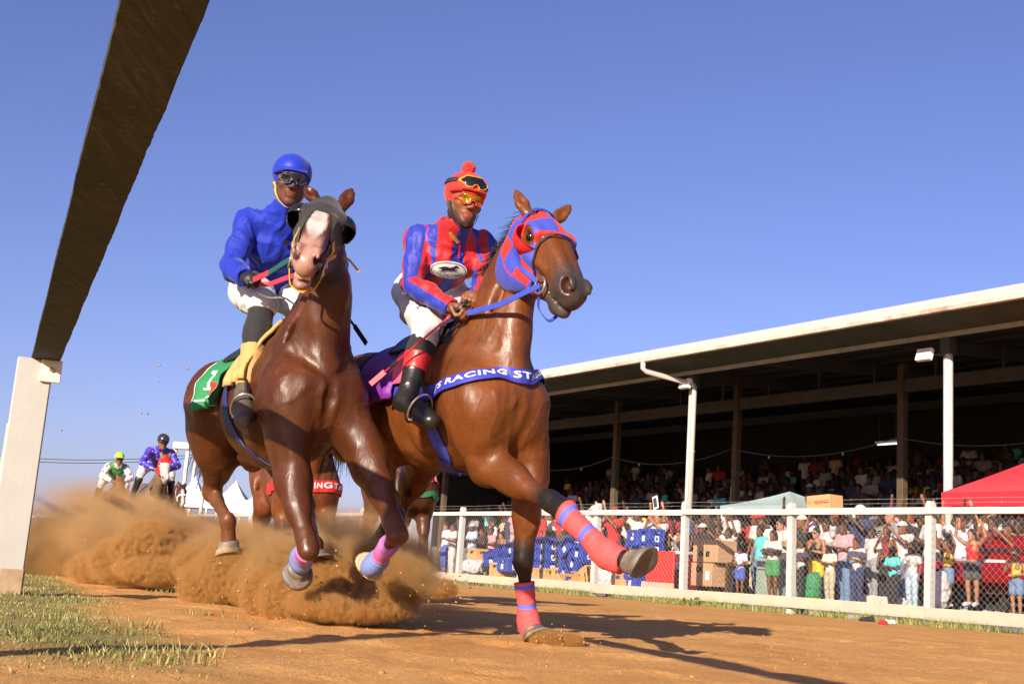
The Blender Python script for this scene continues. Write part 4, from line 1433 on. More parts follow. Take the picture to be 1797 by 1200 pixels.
def tail(H, parent, mat=None, n=260, L=0.7, back=0.55):
    root = H.B(-1.56, 0, 1.30)
    V, Fc = [], []
    for i in range(n):
        p = root + H.l * random.gauss(0, 0.02) + H.u * random.gauss(0, .02)
        LL = L * random.uniform(.6, 1.1)
        sp = H.l * random.gauss(0, .05) + H.u * random.gauss(0, .05)
        pts = [p, p - H.f * LL * .30 * back + H.u * .02, p - H.f * LL * .6 * back + sp * .5 - H.u * LL * .25, p - H.f * LL * .9 * back + sp - H.u * LL * .7]
        sd = _n(np.cross(pts[1] - pts[0], RNG.normal(0, 1, 3))) * 0.004
        b_ = len(V)
        for k, c in enumerate(pts):
            w = (1, 1, .8, .2)[k]
            V += [c - sd * w, c + sd * w]
        for k in range(3): Fc.append((b_ + 2 * k, b_ + 2 * k + 1, b_ + 2 * k + 3, b_ + 2 * k + 2))
    return obj('tail', V, Fc, mat or MAT_HAIR, parent)
def build_horse(H, label, group, base, point, legs=None, muzzle=(0.05, 0.042, 0.04), paint_face=None, h=0.0098, hoof_mats=None, rough=0.37):
    P = horse_prims(H)
    H.P = P
    root = empty('race_horse', H.O, label, 'horse', group)
    H.root = root
    V, Q = solid(P, h)
    if h < .012:                       # muscle fibres and veins as real relief
        nrm = sdf_grad(P, V, .006)
        wv = V + .04 * np.sin(V[:, [2, 0, 1]] * 9)
        q1 = vnoise3(wv, 7.0, 3); q2 = vnoise3(wv * np.array((1, 1, .55)), 17.0, 4); q3 = vnoise3(wv * np.array((1, 1, .7)), 11.0, 9)
        ve = np.clip(1 - np.abs(2 * q3 - 1) * 7, 0, 1) * (vnoise3(V, 4.0, 8) > .5)
        q0 = (V - H.poll) @ H.ha / H.L
        hd_ = np.exp(-np.clip(np.linalg.norm(V - H.Hd(.5, -.08, 0), axis=1) / .42, 0, 9) ** 4)
        calm = np.ones(len(V))
        for J in H.J.values():
            kn = J.get('knee', J.get('hock'))
            for a_, b_ in ((kn, J['fetlock']), (J['fetlock'], J['toe'])): calm = np.minimum(calm, sm(seg_t(V, a_, b_)[1], .055, .14))
        nrm = nrm * calm[:, None]
        V = V + nrm * ((q1 - .5) * .018 + (q2 - .5) * .010 + ve * .0032)[:, None] * (1 - .75 * hd_)[:, None]
    C, (t, nn, ll, inh) = horse_colors(H, V, base, point, legs=legs, muzzle=muzzle)
    if paint_face is not None: C = paint_face(C, t, nn, ll, inh)
    w = 1 - sm(H.nostril, 1.0, 1.28)
    C = C * (1 - w[:, None]) + np.array((.05, .014, .012)) * w[:, None]  # shade inside the nostril hollows put into the coat colour
    H.body = obj('body', V, Q, coat_mat('horse_coat', rough), root, smooth=True, color=C)
    for s in (-1, 1):
        obj_ = MB().sphere(H.Hd(0.315, -0.028, 0.082 * s), 0.025, 14, 10).build('eye', MAT_EYE, root, smooth=True)
    for key in ('FR', 'FL', 'HR', 'HL'):
        make_hoof(H, H.J[key], 'hoof', (hoof_mats or {}).get(key, MAT_HOOF), root)
    return root
# ================================================================ THE TWO LEADING HORSES
BAY = (0.140, 0.042, 0.009)
BAY_DARK = (0.080, 0.023, 0.006)
BLACK = (0.014, 0.011, 0.010)
GRP_H = 'galloping race horses'

# ---- horse on the right, blue and red hood
H2 = horse_frame((0.02, 5.46, 0), (0.57, -0.82))
H2.pitch = 0.06
H2.lift = 0.0
H2.poll = V3(W(944, 380, 5.42))
H2.muzzle = V3(W(1024, 500, 5.06))
H2.hs = 1.16
H2.head_l = V3((0.80, 0.45, -0.12))
H2.head_n = V3((0.3, -0.6, 0.6))
head_frame(H2)
H2.ear_r = V3(W(903, 332, 5.42)); H2.ear_l = V3(W(1004, 360, 5.50)); H2.ear_face = V3((0.3, -1, 0.1))
H2.neck_base = H2.B(-.26, 0, 1.22)
H2.neck_mid = V3(W(893, 505, 5.60))
H2.crest_dir = _n(V3(W(862, 470, 5.75)) - V3(W(935, 560, 5.45)))
H2.J = {
    'FR': dict(elbow=V3(W(858, 812, 5.52)), knee=V3(W(988, 893, 5.16)), fetlock=V3(W(1066, 966, 4.98)), toe=V3(W(1130, 1000, 4.86)), front=V3((0.5, -0.5, 0.7)), shoulder=H2.B(-.12, -.17, 1.03)),
    'FL': dict(elbow=V3(W(928, 842, 5.66)), knee=V3(W(918, 985, 5.70)), fetlock=V3(W(929, 1085, 5.72)), toe=V3(W(942, 1126, 5.64)), shoulder=H2.B(-.12, .155, 1.03)),
    'HR': dict(stifle=H2.B(-1.02, -.18, .92), hock=V3(W(694, 905, 6.42)), fetlock=V3(W(648, 975, 6.70)), toe=V3(W(628, 995, 6.80))),
    'HL': dict(stifle=H2.B(-1.02, .18, .92), hock=V3(W(690, 915, 6.80)), fetlock=V3(W(640, 985, 7.05)), toe=V3(W(622, 1002, 7.15))),
}
build_horse(H2, 'bay race horse in blue and red checked hood stretching a bandaged foreleg forward', GRP_H, BAY, BLACK,
            legs={'FL_t': 0.55, 'FR_t': 0.5, 'HR': (0.03, 0.015, 0.01), 'HL': (0.03, 0.015, 0.01)})

# ---- horse on the left, white blaze and black hood
H1 = horse_frame((-0.86, 5.56, 0), (0.52, -0.855))
H1.lift = -0.05
H1.pitch = 0.12
H1.poll = V3(W(578, 356, 5.46))
H1.muzzle = V3(W(542, 440, 4.96))
H1.hs = 1.08
H1.len = 0.93
H1.head_l = V3((0.95, 0.05, -0.25))
H1.head_n = V3((0, -0.6, 0.8))
head_frame(H1)
H1.mouth = 0.022
H1.ear_r = V3(W(535, 326, 5.46)); H1.ear_l = V3(W(618, 330, 5.50)); H1.ear_face = V3((0.1, -1, 0.1))
H1.neck_base = H1.B(-.26, 0, 1.24)
H1.neck_mid = V3(W(577, 520, 5.62))
H1.crest_dir = _n(V3((0.0, 0.75, 0.65)))
H1.J = {
    'FR': dict(elbow=V3(W(515, 842, 5.55)), knee=V3(W(541, 962, 5.42)), fetlock=V3(W(530, 985, 5.66)), toe=V3(W(520, 1000, 5.76)), front=V3((0.3, -0.9, 0.1)), shoulder=H1.B(-.12, -.155, 1.02)),
    'FL': dict(elbow=V3(W(648, 815, 5.62)), knee=V3(W(697, 935, 5.40)), fetlock=V3(W(664, 982, 5.60)), toe=V3(W(642, 1000, 5.70)), front=V3((0.6, -0.7, 0.2)), shoulder=H1.B(-.12, .155, 1.02)),
    'HR': dict(stifle=V3(W(385, 800, 6.62)), hock=V3(W(372, 862, 6.78)), fetlock=V3(W(400, 915, 6.58)), toe=V3(W(402, 975, 6.60)), hip=H1.B(-1.24, -.16, 1.20)),
    'HL': dict(stifle=H1.B(-.98, .17, .92), hock=V3(W(535, 885, 6.40)), fetlock=V3(W(552, 955, 6.12)), toe=V3(W(556, 984, 6.10))),
}
def blaze(C, t, nn, ll, inh):
    edge = 0.036 + 0.008 * np.sin(t * 13) - .018 * sm(t, .55, .85) - np.abs(ll + 0.010)
    w = inh * (nn > -0.09) * sm(edge, -.006, .006) * (t > 0.22)
    C = C * (1 - w[:, None]) + np.array((0.50, 0.46, 0.42)) * w[:, None]
    pk = inh * sm(t, 0.66, 0.84) * sm(.042 - ll, -.012, .012)
    C = C * (1 - .92 * pk[:, None]) + np.array((0.42, 0.215, 0.165)) * .92 * pk[:, None]
    return C
build_horse(H1, 'dark bay race horse with white blaze and black hood galloping on the left', GRP_H, BAY_DARK, BAY_DARK,
            legs={'FR': (0.085, 0.028, 0.009), 'FL': (0.125, 0.046, 0.018), 'HR': (0.13, 0.046, 0.016)}, paint_face=blaze, muzzle=(0.10, 0.07, 0.06),
            hoof_mats={'FL': MAT_HOOF_PALE})
# ---------------------------------------------------------------- tack of the right horse
BLUE, RED = (0.035, 0.055, 0.42), (0.62, 0.018, 0.018)
MAT_BLUEST = paint('blue_webbing', (0.035, 0.06, 0.40), 0.55, 0.12, 20, 0.3, 0.002)
MAT_REDC = paint('red_hood_cloth', RED, 0.65, 0.1, 20, 0.3, 0.003)
def hood_check(name, scale_t, scale_l):
    m, t, b = nodes_of(name)
    at = N(t, 'ShaderNodeAttribute', attribute_name='headpos')
    sx = N(t, 'ShaderNodeSeparateXYZ'); t.links.new(at.outputs['Vector'], sx.inputs[0])
    u = math_(t, 'MULTIPLY', sx.outputs[0], scale_t)
    # wrap angle round the head
    ang = math_(t, 'ARCTAN2', sx.outputs[2], math_(t, 'ADD', sx.outputs[1], 0.14))
    v = math_(t, 'MULTIPLY', ang, scale_l)
    cb = N(t, 'ShaderNodeCombineXYZ'); t.links.new(u, cb.inputs[0]); t.links.new(math_(t, 'ADD', v, 100.0), cb.inputs[1]); cb.inputs[2].default_value = 0.5
    ck = N(t, 'ShaderNodeTexChecker'); ck.inputs['Scale'].default_value = 1.0
    t.links.new(cb.outputs[0], ck.inputs['Vector'])
    low = math_(t, 'LESS_THAN', sx.outputs[1], -0.235)
    fac = math_(t, 'MULTIPLY', ck.outputs['Fac'], math_(t, 'SUBTRACT', 1.0, low))
    co = coords(t); nz = noise(t, 120, 3, 0.6, co)
    c = mixc(t, fac, (0.04, 0.06, 0.42), (0.62, 0.02, 0.02))
    t.links.new(c, b.inputs['Base Color']); b.inputs['Roughness'].default_value = 0.65
    b.inputs['Sheen Weight'].default_value = 0.1
    bump(t, b, nz.outputs[0], 0.3, 0.002)
    return m
R2 = H2.root
hd2 = hood(H2, 'hood', hood_check('checked_hood_cloth', 5.2, 1.35), R2, t_end=0.43, low=-0.34, hole=0.049, curve=1.25)
hd2['label'] = 'blue and red checked hood'
for s in (-1, 1): eye_cup(H2, s, MAT_REDC, R2, r=0.080)
MAT_BLKTRIM = paint('black_binding', (0.02, 0.02, 0.022), 0.6, 0.1, 20, 0.2)
HP2 = head_prims(H2, ears=False)
# binding along the lower edge of the hood
def head_path(H, pts): return [H.Hd(*p) for p in pts]
def strap_head(H, HP, pts, w, name, mat, off=0.012, thick=0.004, n=40):
    return strap(HP, head_path(H, pts), w, off, thick, name, mat, H.root, n)[0]
strap_head(H2, HP2, [(0.65, -0.17, -0.06), (0.56, -0.10, -0.085), (0.47, -0.04, -0.085), (0.425, 0.0, -0.05), (0.43, 0.02, 0), (0.425, 0.0, 0.05), (0.47, -0.04, 0.085), (0.56, -0.10, 0.085), (0.65, -0.17, 0.06)], 0.009, 'hood_binding', MAT_BLKTRIM, 0.012, 0.004, 60)
strap_head(H2, HP2, [(0.06, 0.02, -0.07), (0.22, -0.09, -0.10), (0.42, -0.14, -0.09), (0.66, -0.125, -0.065)], 0.022, 'cheek_strap', MAT_BLUEST, 0.014, 0.005)
strap_head(H2, HP2, [(0.06, 0.02, 0.07), (0.22, -0.09, 0.10), (0.42, -0.14, 0.09), (0.66, -0.125, 0.065)], 0.022, 'cheek_strap', MAT_BLUEST, 0.014, 0.005)
strap_head(H2, HP2, [(0.02, 0.03, -0.09), (0.05, 0.045, 0.0), (0.02, 0.03, 0.09)], 0.022, 'brow_band', MAT_BLUEST, 0.014, 0.005)
free_strap([H2.Hd(.36, -.17, -.10), H2.Hd(.50, -.215, -.06), H2.Hd(.52, -.225, 0), H2.Hd(.5, -.215, .06), H2.Hd(.36, -.17, .1)], 0.022, 0.004, 'throat_strap', MAT_BLUEST, R2, H2.ha)
bitR = H2.Hd(0.735, -0.118, -0.076); bitL = H2.Hd(0.735, -0.118, 0.076)
for bp in (bitR, bitL): ring(bp, H2.ha, H2.hn, 0.038, 0.0055, 'bit_ring', MAT_METAL, R2)
free_strap([bitR, H2.Hd(.80, -.20, -.05), H2.Hd(.88, -.225, 0), H2.Hd(.80, -.2, .05), bitL], 0.016, 0.004, 'chin_strap', MAT_BLUEST, R2, H2.ha)
mane(H2, R2, L=0.13, n=1300, flow=(-0.45, 0.15, 0.05))
tail(H2, R2, L=0.6, back=0.3)
# breast band with its lettering
P2 = H2.P
bp_ = [H2.B(-.62, -.30, 1.02), H2.B(-.40, -.29, 1.10), H2.B(-.20, -.27, 1.16), H2.B(-.02, -.14, 1.20), H2.B(.04, 0, 1.19), H2.B(-.02, .14, 1.19), H2.B(-.2, .27, 1.16), H2.B(-.4, .29, 1.10), H2.B(-.62, .3, 1.02)]
def px_path(pts, y, H=H2): return [hit(H.P, a, b_) for a, b_ in pts]
bp_ = [H2.B(-.62, -.27, 1.13)] + px_path([(752, 692), (775, 681), (799, 671), (822, 664), (850, 659), (880, 658), (910, 660), (928, 664)], 5.42) + [H2.B(-.10, .24, 1.20), H2.B(-.3, .3, 1.17), H2.B(-.6, .3, 1.12)]
V, Fc, bmap = ribbon(P2, bp_, 0.068, 0.012, 0.006, 120, wdir=H2.u, nw=5)
bb = obj('breast_band', V, Fc, paint('blue_satin_band', (0.03, 0.04, 0.36), 0.5, 0.1, 10, 0.35, 0.004), R2, smooth=False)
def text_on_band(body, bmap, u0, height, mat, parent, name='lettering', bold=0.012, spacing=1.05, lift=0.0022, vshift=0.0, scale_u=1.0, flip=False, sub=0.012):
    outer, Nr, ts = bmap
    TV, TF = text_mesh(body, 1.0, bold, spacing)
    ymin, ymax = TV[:, 1].min(), TV[:, 1].max()
    k = height / (ymax - ymin)
    bm = bmesh.new()
    vs = [bm.verts.new((v[0] * k * scale_u, (v[1] - (ymin + ymax) / 2) * k, 0)) for v in TV]
    for f in TF:
        try: bm.faces.new([vs[i] for i in f])
        except ValueError: pass
    bmesh.ops.triangulate(bm, faces=bm.faces[:])
    for _ in range(3):
        es = [e for e in bm.edges if e.calc_length() > sub]
        if not es: break
        bmesh.ops.subdivide_edges(bm, edges=es, cuts=1)
        bmesh.ops.triangulate(bm, faces=bm.faces[:])
    X = np.array([v.co[:] for v in bm.verts]); bm.verts.index_update()
    F3 = [tuple(v.index for v in f.verts) for f in bm.faces]
    bm.free()
    u = X[:, 0] + u0
    nw1 = outer.shape[0]
    wdt = np.linalg.norm(outer[-1, :, :] - outer[0, :, :], axis=1).mean()
    vv = np.clip((X[:, 1] + vshift) / wdt + 0.5, 0, 1) * (nw1 - 1)
    if flip: vv = (nw1 - 1) - vv
    j = np.clip(np.floor(vv).astype(int), 0, nw1 - 2); fj = vv - j
    iu = np.interp(u, ts, np.arange(len(ts)))
    i = np.clip(np.floor(iu).astype(int), 0, len(ts) - 2); fi = iu - i
    def S(A): return (A[j, i] * ((1 - fj) * (1 - fi))[:, None] + A[j + 1, i] * (fj * (1 - fi))[:, None] + A[j, i + 1] * ((1 - fj) * fi)[:, None] + A[j + 1, i + 1] * (fj * fi)[:, None])
    Pp = S(outer) + S(Nr) * lift
    return obj(name, Pp, F3, mat, parent)
MAT_LET = paint('white_lettering', (0.80, 0.80, 0.78), 0.6, 0.03, 10, 0)
# the words start where the band comes round from behind the rider's leg
cpx = np.array([PX(p)[0] for p in bmap[0][2]])
uu_ = lambda px: float(np.interp(px, cpx[:int(np.argmax(cpx))], bmap[2][:int(np.argmax(cpx))]))
u_a, u_b = uu_(764), uu_(932)
TV, _q = text_mesh("J'S RACING ST", 1.0, 0.022, 1.12)
TA, _q = text_mesh("J'S RACING STABLE", 1.0, 0.022, 1.12)
kk = 0.041 / (TA[:, 1].max() - TA[:, 1].min())
text_on_band("J'S RACING STABLE", bmap, u_a, 0.041, MAT_LET, bb, 'lettering', 0.022, 1.12, scale_u=(u_b - u_a) / (TV[:, 0].max() * kk))
# girth strap
g0 = [H2.B(-.52, -.24, 1.28)] + px_path([(746, 708), (758, 745), (771, 780), (784, 804)], 5.7) + [H2.B(-.42, -.10, .74), H2.B(-.42, 0, .70), H2.B(-.46, .18, .85)]
V, Fc, gm = ribbon(P2, g0, 0.062, 0.006, 0.005, 70, wdir=H2.f, nw=3)
gt = obj('girth_strap', V, Fc, MAT_BLUEST, R2)
for uu in (0.33, 0.56, 0.72):
    k = int(uu * 70)
    V = np.concatenate([gm[0][:, k] + gm[1][:, k] * 0.001, gm[0][:, k + 2] + gm[1][:, k + 2] * 0.001, gm[0][:, k] + gm[1][:, k] * 0.005, gm[0][:, k + 2] + gm[1][:, k + 2] * 0.005])
    m_ = gm[0].shape[0]
    Fc = [(m_ * 2 + i, m_ * 2 + i + 1, m_ * 3 + i + 1, m_ * 3 + i) for i in range(m_ - 1)] + [(i, m_ * 2 + i, m_ * 3 + i, m_ + i) for i in (0, m_ - 1)]
    obj('strap_keeper', V, Fc, paint('navy_keeper', (0.015, 0.02, 0.16), 0.6, 0.1, 20, 0), gt)
# saddle cloths and saddle
def drape(H, name, mat, fw0, fw1, side_ang, off, thick, n=26, m_=18, slant=0.0, wave=0.0, both=True, parent=None, a0=None):
    """cloth lying over the back from one flank to the other"""
    V, Fc = [], []
    lo_ = -side_ang if both or a0 is None else a0
    hi_ = side_ang
    for i in range(n + 1):
        an = lo_ + (hi_ - lo_) * i / n
        for j in range(m_ + 1):
            fw = fw0 + (fw1 - fw0) * j / m_ + slant * abs(an)
            V.append(H.B(fw, math.sin(an) * 0.42, 1.12 + math.cos(an) * 0.42))
    V = snap(H.P, np.array(V), off, 6)
    if wave:
        k = np.arange(len(V)); i = k // (m_ + 1); j = k % (m_ + 1)
        an = np.abs(lo_ + (hi_ - lo_) * i / n)
        V = V + sdf_grad(H.P, V) * (np.clip((an - 0.7), 0, 1) * wave * (0.6 + 0.5 * np.sin(j * 0.9) + 0.3 * np.sin(i * 1.3)))[:, None]
    Nn = sdf_grad(H.P, V)
    Vo = V + Nn * thick
    c = len(V)
    for i in range(n):
        for j in range(m_):
            a = i * (m_ + 1) + j
            Fc.append((c + a, c + a + 1, c + a + m_ + 2, c + a + m_ + 1)); Fc.append((a + m_ + 1, a + m_ + 2, a + 1, a))
    for i in range(n):
        for j in (0, m_):
            a = i * (m_ + 1) + j
            Fc.append((a, a + m_ + 1, a + m_ + 1 + c, a + c))
    for j in range(m_):
        for i in (0, n):
            a = i * (m_ + 1) + j
            Fc.append((a, a + 1, a + 1 + c, a + c))
    return obj(name, np.concatenate([V, Vo]), Fc, mat, parent or H.root, smooth=True), Vo.reshape(n + 1, m_ + 1, 3), Nn.reshape(n + 1, m_ + 1, 3)
drape(H2, 'saddle_pad', paint('black_saddle_felt', (0.016, 0.016, 0.018), 0.85, 0.2, 30, 0.4), -1.02, -.46, 1.25, 0.008, 0.012)
drape(H2, 'saddle_cloth', paint('purple_saddle_cloth', (0.17, 0.02, 0.27), 0.55, 0.15, 10, 0.4, 0.01), -.98, -.58, 1.62, 0.026, 0.005, wave=0.03)
drape(H2, 'saddle_flap', paint('pink_leather', (0.70, 0.10, 0.20), 0.45, 0.08, 8, 0.2), -.74, -.50, 1.40, 0.036, 0.006, slant=0.07)
drape(H2, 'saddle_edge', paint('tan_padding', (0.62, 0.36, 0.22), 0.6, 0.08, 10, 0.2), -.52, -.47, 1.25, 0.036, 0.014, m_=4, slant=0.075)
sd2 = drape(H2, 'saddle_seat', MAT_LEATHER, -.80, -.54, 0.75, 0.040, 0.016)

# leg wraps
WR = (0.60, 0.075, 0.075); WB = (0.10, 0.12, 0.55)
mw2 = band_mat('red_leg_wrap', WR, [(0.05, 0.13, WB), (0.40, 0.48, WB)], 0.75)
mw1 = band_mat('purple_blue_leg_wrap', (0.42, 0.14, 0.40), [(0.28, 0.42, (0.5, 0.1, 0.2)), (0.5, 1.1, (0.16, 0.22, 0.50))], 0.75)
def wrap_leg(H, key, mat, t0=0.2, ext=0.45, r=0.045, rb=0.058, name='leg_wrap'):
    J = H.J[key]
    top = J['knee'] if key[0] == 'F' else J['hock']
    a = top + (J['fetlock'] - top) * t0
    b_ = J['fetlock'] + (J['toe'] - J['fetlock']) * ext
    bk = J['back']
    pts = [a, a * .4 + J['fetlock'] * .6, J['fetlock'] + bk * 0.010, b_]
    V, T, Fc = [], [], []
    n, m_ = 22, 26
    s = np.concatenate([[0], np.cumsum([np.linalg.norm(pts[i + 1] - pts[i]) for i in range(3)])]); s /= s[-1]
    P_ = np.array(pts)
    cs = np.array([[np.interp(t, s, P_[:, k]) for k in range(3)] for t in np.linspace(0, 1, m_ + 1)])
    for _ in range(4): cs[1:-1] = (cs[:-2] + 2 * cs[1:-1] + cs[2:]) / 4
    tg = np.gradient(cs, axis=0)
    rad = np.interp(np.linspace(0, 1, m_ + 1), [0, .45, .78, 1], [r + .003, r - .003, rb - .004, r + 0.004])
    for i in range(m_ + 1):
        d = _n(tg[i]); x = _n(bk - d * (bk @ d)); y = np.cross(d, x)
        rr = rad[i] + 0.0015 * math.sin(i * 2.2)
        for k in range(n):
            an = 2 * math.pi * k / n
            V.append(cs[i] + x * (math.cos(an) * rr * 1.12 + 0.010) + y * math.sin(an) * rr * 0.96); T.append(i / m_)
    for i in range(m_):
        for k in range(n): Fc.append((i * n + k, i * n + (k + 1) % n, (i + 1) * n + (k + 1) % n, (i + 1) * n + k))
    Fc += [tuple(range(n))[::-1], tuple(m_ * n + k for k in range(n))]
    V = np.array(V)
    for _ in range(3):
        dd = sdf_at(H.P, V)
        V = V + sdf_grad(H.P, V) * np.maximum(.008 - dd, 0)[:, None]
    o = obj(name, V, Fc, mat, H.root, smooth=True)
    o.data.attributes.new('along', 'FLOAT', 'POINT').data.foreach_set('value', np.array(T, dtype=np.float32))
    return o
wrap_leg(H2, 'FR', mw2, 0.06, 0.42); wrap_leg(H2, 'FL', mw2, 0.36, 0.55)
wrap_leg(H1, 'FR', mw1, 0.3, 0.4); wrap_leg(H1, 'FL', mw1, 0.35, 0.5)

# ---------------------------------------------------------------- tack of the left horse
R1, P1 = H1.root, H1.P
HP1 = head_prims(H1, ears=False)
MAT_BLKHOOD = cloth('black_hood_cloth', (0.022, 0.021, 0.022), 0.7, 30, 0.25)
MAT_YEL = paint('yellow_leather', (0.62, 0.36, 0.04), 0.5, 0.15, 20, 0.3)
MAT_CUP = paint('smoked_cup', (0.012, 0.012, 0.013), 0.12, 0.05, 4, 0, spec=0.7)
hood(H1, 'hood', MAT_BLKHOOD, R1, t_end=0.40, low=-0.30, hole=0.044, curve=2.3, side=6.0)
for s in (-1, 1): eye_cup(H1, s, MAT_CUP, R1, r=0.072, full=True)
for s in (-1, 1):
    strap_head(H1, HP1, [(0.42, -0.13, 0.085 * s), (0.58, -0.12, 0.075 * s), (0.70, -0.12, 0.07 * s)], 0.020, 'cheek_strap', MAT_YEL, 0.012, 0.005)
    ring(H1.Hd(0.76, -0.12, 0.07 * s), H1.ha, H1.hn, 0.036, 0.005, 'bit_ring', MAT_METAL, R1)
strap_head(H1, HP1, [(0.60, -0.15, -0.06), (0.58, -0.08, -0.075), (0.57, -0.02, -0.05)], 0.018, 'nose_band', MAT_YEL, 0.010, 0.005, 20)
strap_head(H1, HP1, [(0.62, -0.15, 0.06), (0.60, -0.08, 0.078), (0.60, -0.03, 0.055)], 0.024, 'nose_band', MAT_YEL, 0.010, 0.006, 20)
free_strap([H1.Hd(.70, -.15, -.075), H1.Hd(.74, -.235, -.05), H1.Hd(.76, -.25, 0), H1.Hd(.74, -.235, .05), H1.Hd(.7, -.15, .075)], 0.016, 0.005, 'chin_strap', MAT_YEL, R1, H1.ha)
free_strap([H1.Hd(.30, -.16, .11), H1.Hd(.34, -.15, .15), H1.Hd(.44, -.17, .21)], 0.016, 0.004, 'strap_end', MAT_YEL, R1, H1.ha)
# teeth showing in the open mouth
mb = MB()
for k in range(6):
    q = (k - 2.5) * 0.011
    c = H1.Hd(0.985 - abs(q) * .3, -0.118, q)
    mb.frame_box(c, H1.hl, H1.ha, H1.hn, 0.0052, 0.006, 0.012, 0.002)
mb.build('teeth', paint('yellowed_teeth', (0.62, 0.47, 0.27), 0.35, 0.1, 40, 0), R1)
tail(H1, R1, L=0.6, back=0.2)
mane(H1, R1, L=0.10, n=260, t1=.9)
# tan chamois over the withers and down the shoulder
MAT_CHAM = cloth('tan_chamois', (0.55, 0.32, 0.11), 0.7, 9, 0.5)
drape(H1, 'saddle_pad', MAT_CHAM, -.66, -.44, 1.45, 0.018, 0.018, slant=0.05, wave=0.02)
drape(H1, 'saddle_seat', MAT_LEATHER, -.92, -.62, 0.75, 0.026, 0.016)
MAT_GRN = cloth('green_saddle_cloth', (0.012, 0.20, 0.065), 0.65, 10, 0.5)
sc1, scV, scN = drape(H1, 'saddle_cloth', MAT_GRN, -1.06, -.72, 1.66, 0.012, 0.005, n=40, m_=16, wave=0.05)
# print on the cloth: figure 1, border line, red patch
def patch_on(grid, nrm, u0, u1, v0, v1, mat, name, parent, lift=0.003, n=10):
    V, Fc = [], []
    gu, gv = grid.shape[0] - 1, grid.shape[1] - 1
    for i in range(n + 1):
        for j in range(n + 1):
            a = (u0 + (u1 - u0) * i / n) * gu; b_ = (v0 + (v1 - v0) * j / n) * gv
            ia, ib = min(int(a), gu - 1), min(int(b_), gv - 1); fa, fb = a - ia, b_ - ib
            f = lambda A: A[ia, ib] * (1 - fa) * (1 - fb) + A[ia + 1, ib] * fa * (1 - fb) + A[ia, ib + 1] * (1 - fa) * fb + A[ia + 1, ib + 1] * fa * fb
            V.append(f(grid) + f(nrm) * lift)
    for i in range(n):
        for j in range(n):
            a = i * (n + 1) + j
            Fc.append((a, a + 1, a + n + 2, a + n + 1))
    return obj(name, V, Fc, mat, parent)
# u runs over the back (0 = right side hem), v from the rear edge forward
patch_on(scV, scN, 0.045, 0.055, 0.06, 0.95, MAT_LET, 'border_line', sc1)
patch_on(scV, scN, 0.045, 0.30, 0.05, 0.075, MAT_LET, 'border_line', sc1)
patch_on(scV, scN, 0.115, 0.235, 0.285, 0.345, MAT_LET, 'number', sc1)
patch_on(scV, scN, 0.11, 0.122, 0.23, 0.40, MAT_LET, 'number', sc1)
patch_on(scV, scN, 0.215, 0.235, 0.22, 0.30, MAT_LET, 'number', sc1)
patch_on(scV, scN, 0.06, 0.13, 0.55, 0.78, MAT_REDC, 'patch', sc1)
g0 = [H1.B(-.66, -.25, 1.22), H1.B(-.62, -.30, 1.0), H1.B(-.58, -.26, .82), H1.B(-.5, 0, .70), H1.B(-.52, .2, .85)]
strap(P1, g0, 0.05, 0.006, 0.005, 'girth_strap', paint('navy_webbing', (0.02, 0.03, 0.12), 0.6, 0.1, 20, 0.3), R1, 50, wdir=H1.f)
# ================================================================ PEOPLE
def folds(prims, V, amp=0.008, scale=(14, 14, 9), seed=1):
    n = sdf_grad(prims, V, 0.008)
    out = 0
    for k, (f, a) in enumerate(((1.0, .55), (2.1, .45))):
        wv = V + .03 * np.sin(V[:, [1, 2, 0]] * 17 + seed)
        q = vnoise3(wv * np.array(scale) * f, 1.0, seed + k)
        rid = 1 - np.abs(2 * q - 1)
        out = out + a * (rid ** 2.2 - 0.30)
    return V + n * (out * amp * 1.5)[:, None]
def hand_prims(wr, d, palm_n, side, curl=1.0, sc=1.0, thumb=True):
    """d: from wrist to knuckles; palm_n: out of the palm; side: towards the thumb"""
    P = []
    d = _n(d); palm_n = _n(palm_n - d * (palm_n @ d)); side = np.cross(d, palm_n) if side is None else _n(side - d * (side @ d) - palm_n * (side @ palm_n))
    pc = wr + d * 0.045 * sc
    P.append(Ell(pc, (0.026 * sc, 0.040 * sc, 0.050 * sc), (palm_n * 0.55 + 0 * d, side, d), 0.012))
    P.append(Ell(wr + d * .04 * sc, (0.019 * sc, 0.040 * sc, 0.050 * sc), (palm_n, side, d), 0.012))
    for i, (o, L) in enumerate(((0.030, .9), (0.010, 1.0), (-0.011, .95), (-0.031, .75))):
        k = wr + d * (0.082 - abs(i - 1.2) * .004) * sc + side * o * sc
        a1, a2, a3 = 0.75 * curl, 2.1 * curl, 3.0 * curl
        pts = [k]
        for (an, ln) in ((a1, .040), (a2, .028), (a3, .020)):
            pts.append(pts[-1] + (d * math.cos(an) + palm_n * math.sin(an)) * ln * L * sc)
        P += chain(pts, [0.0105 * sc, 0.0095 * sc, 0.009 * sc, 0.008 * sc], 0.006)
    if thumb:
        b = wr + d * 0.022 * sc + side * 0.032 * sc
        P += chain([b, b + (d * .6 + side * .45 + palm_n * .5) * 0.040 * sc, b + (d * 1.1 + side * .1 + palm_n * 1.2) * 0.046 * sc], [0.014 * sc, 0.011 * sc, 0.009 * sc], 0.01)
    return P
class Human: pass
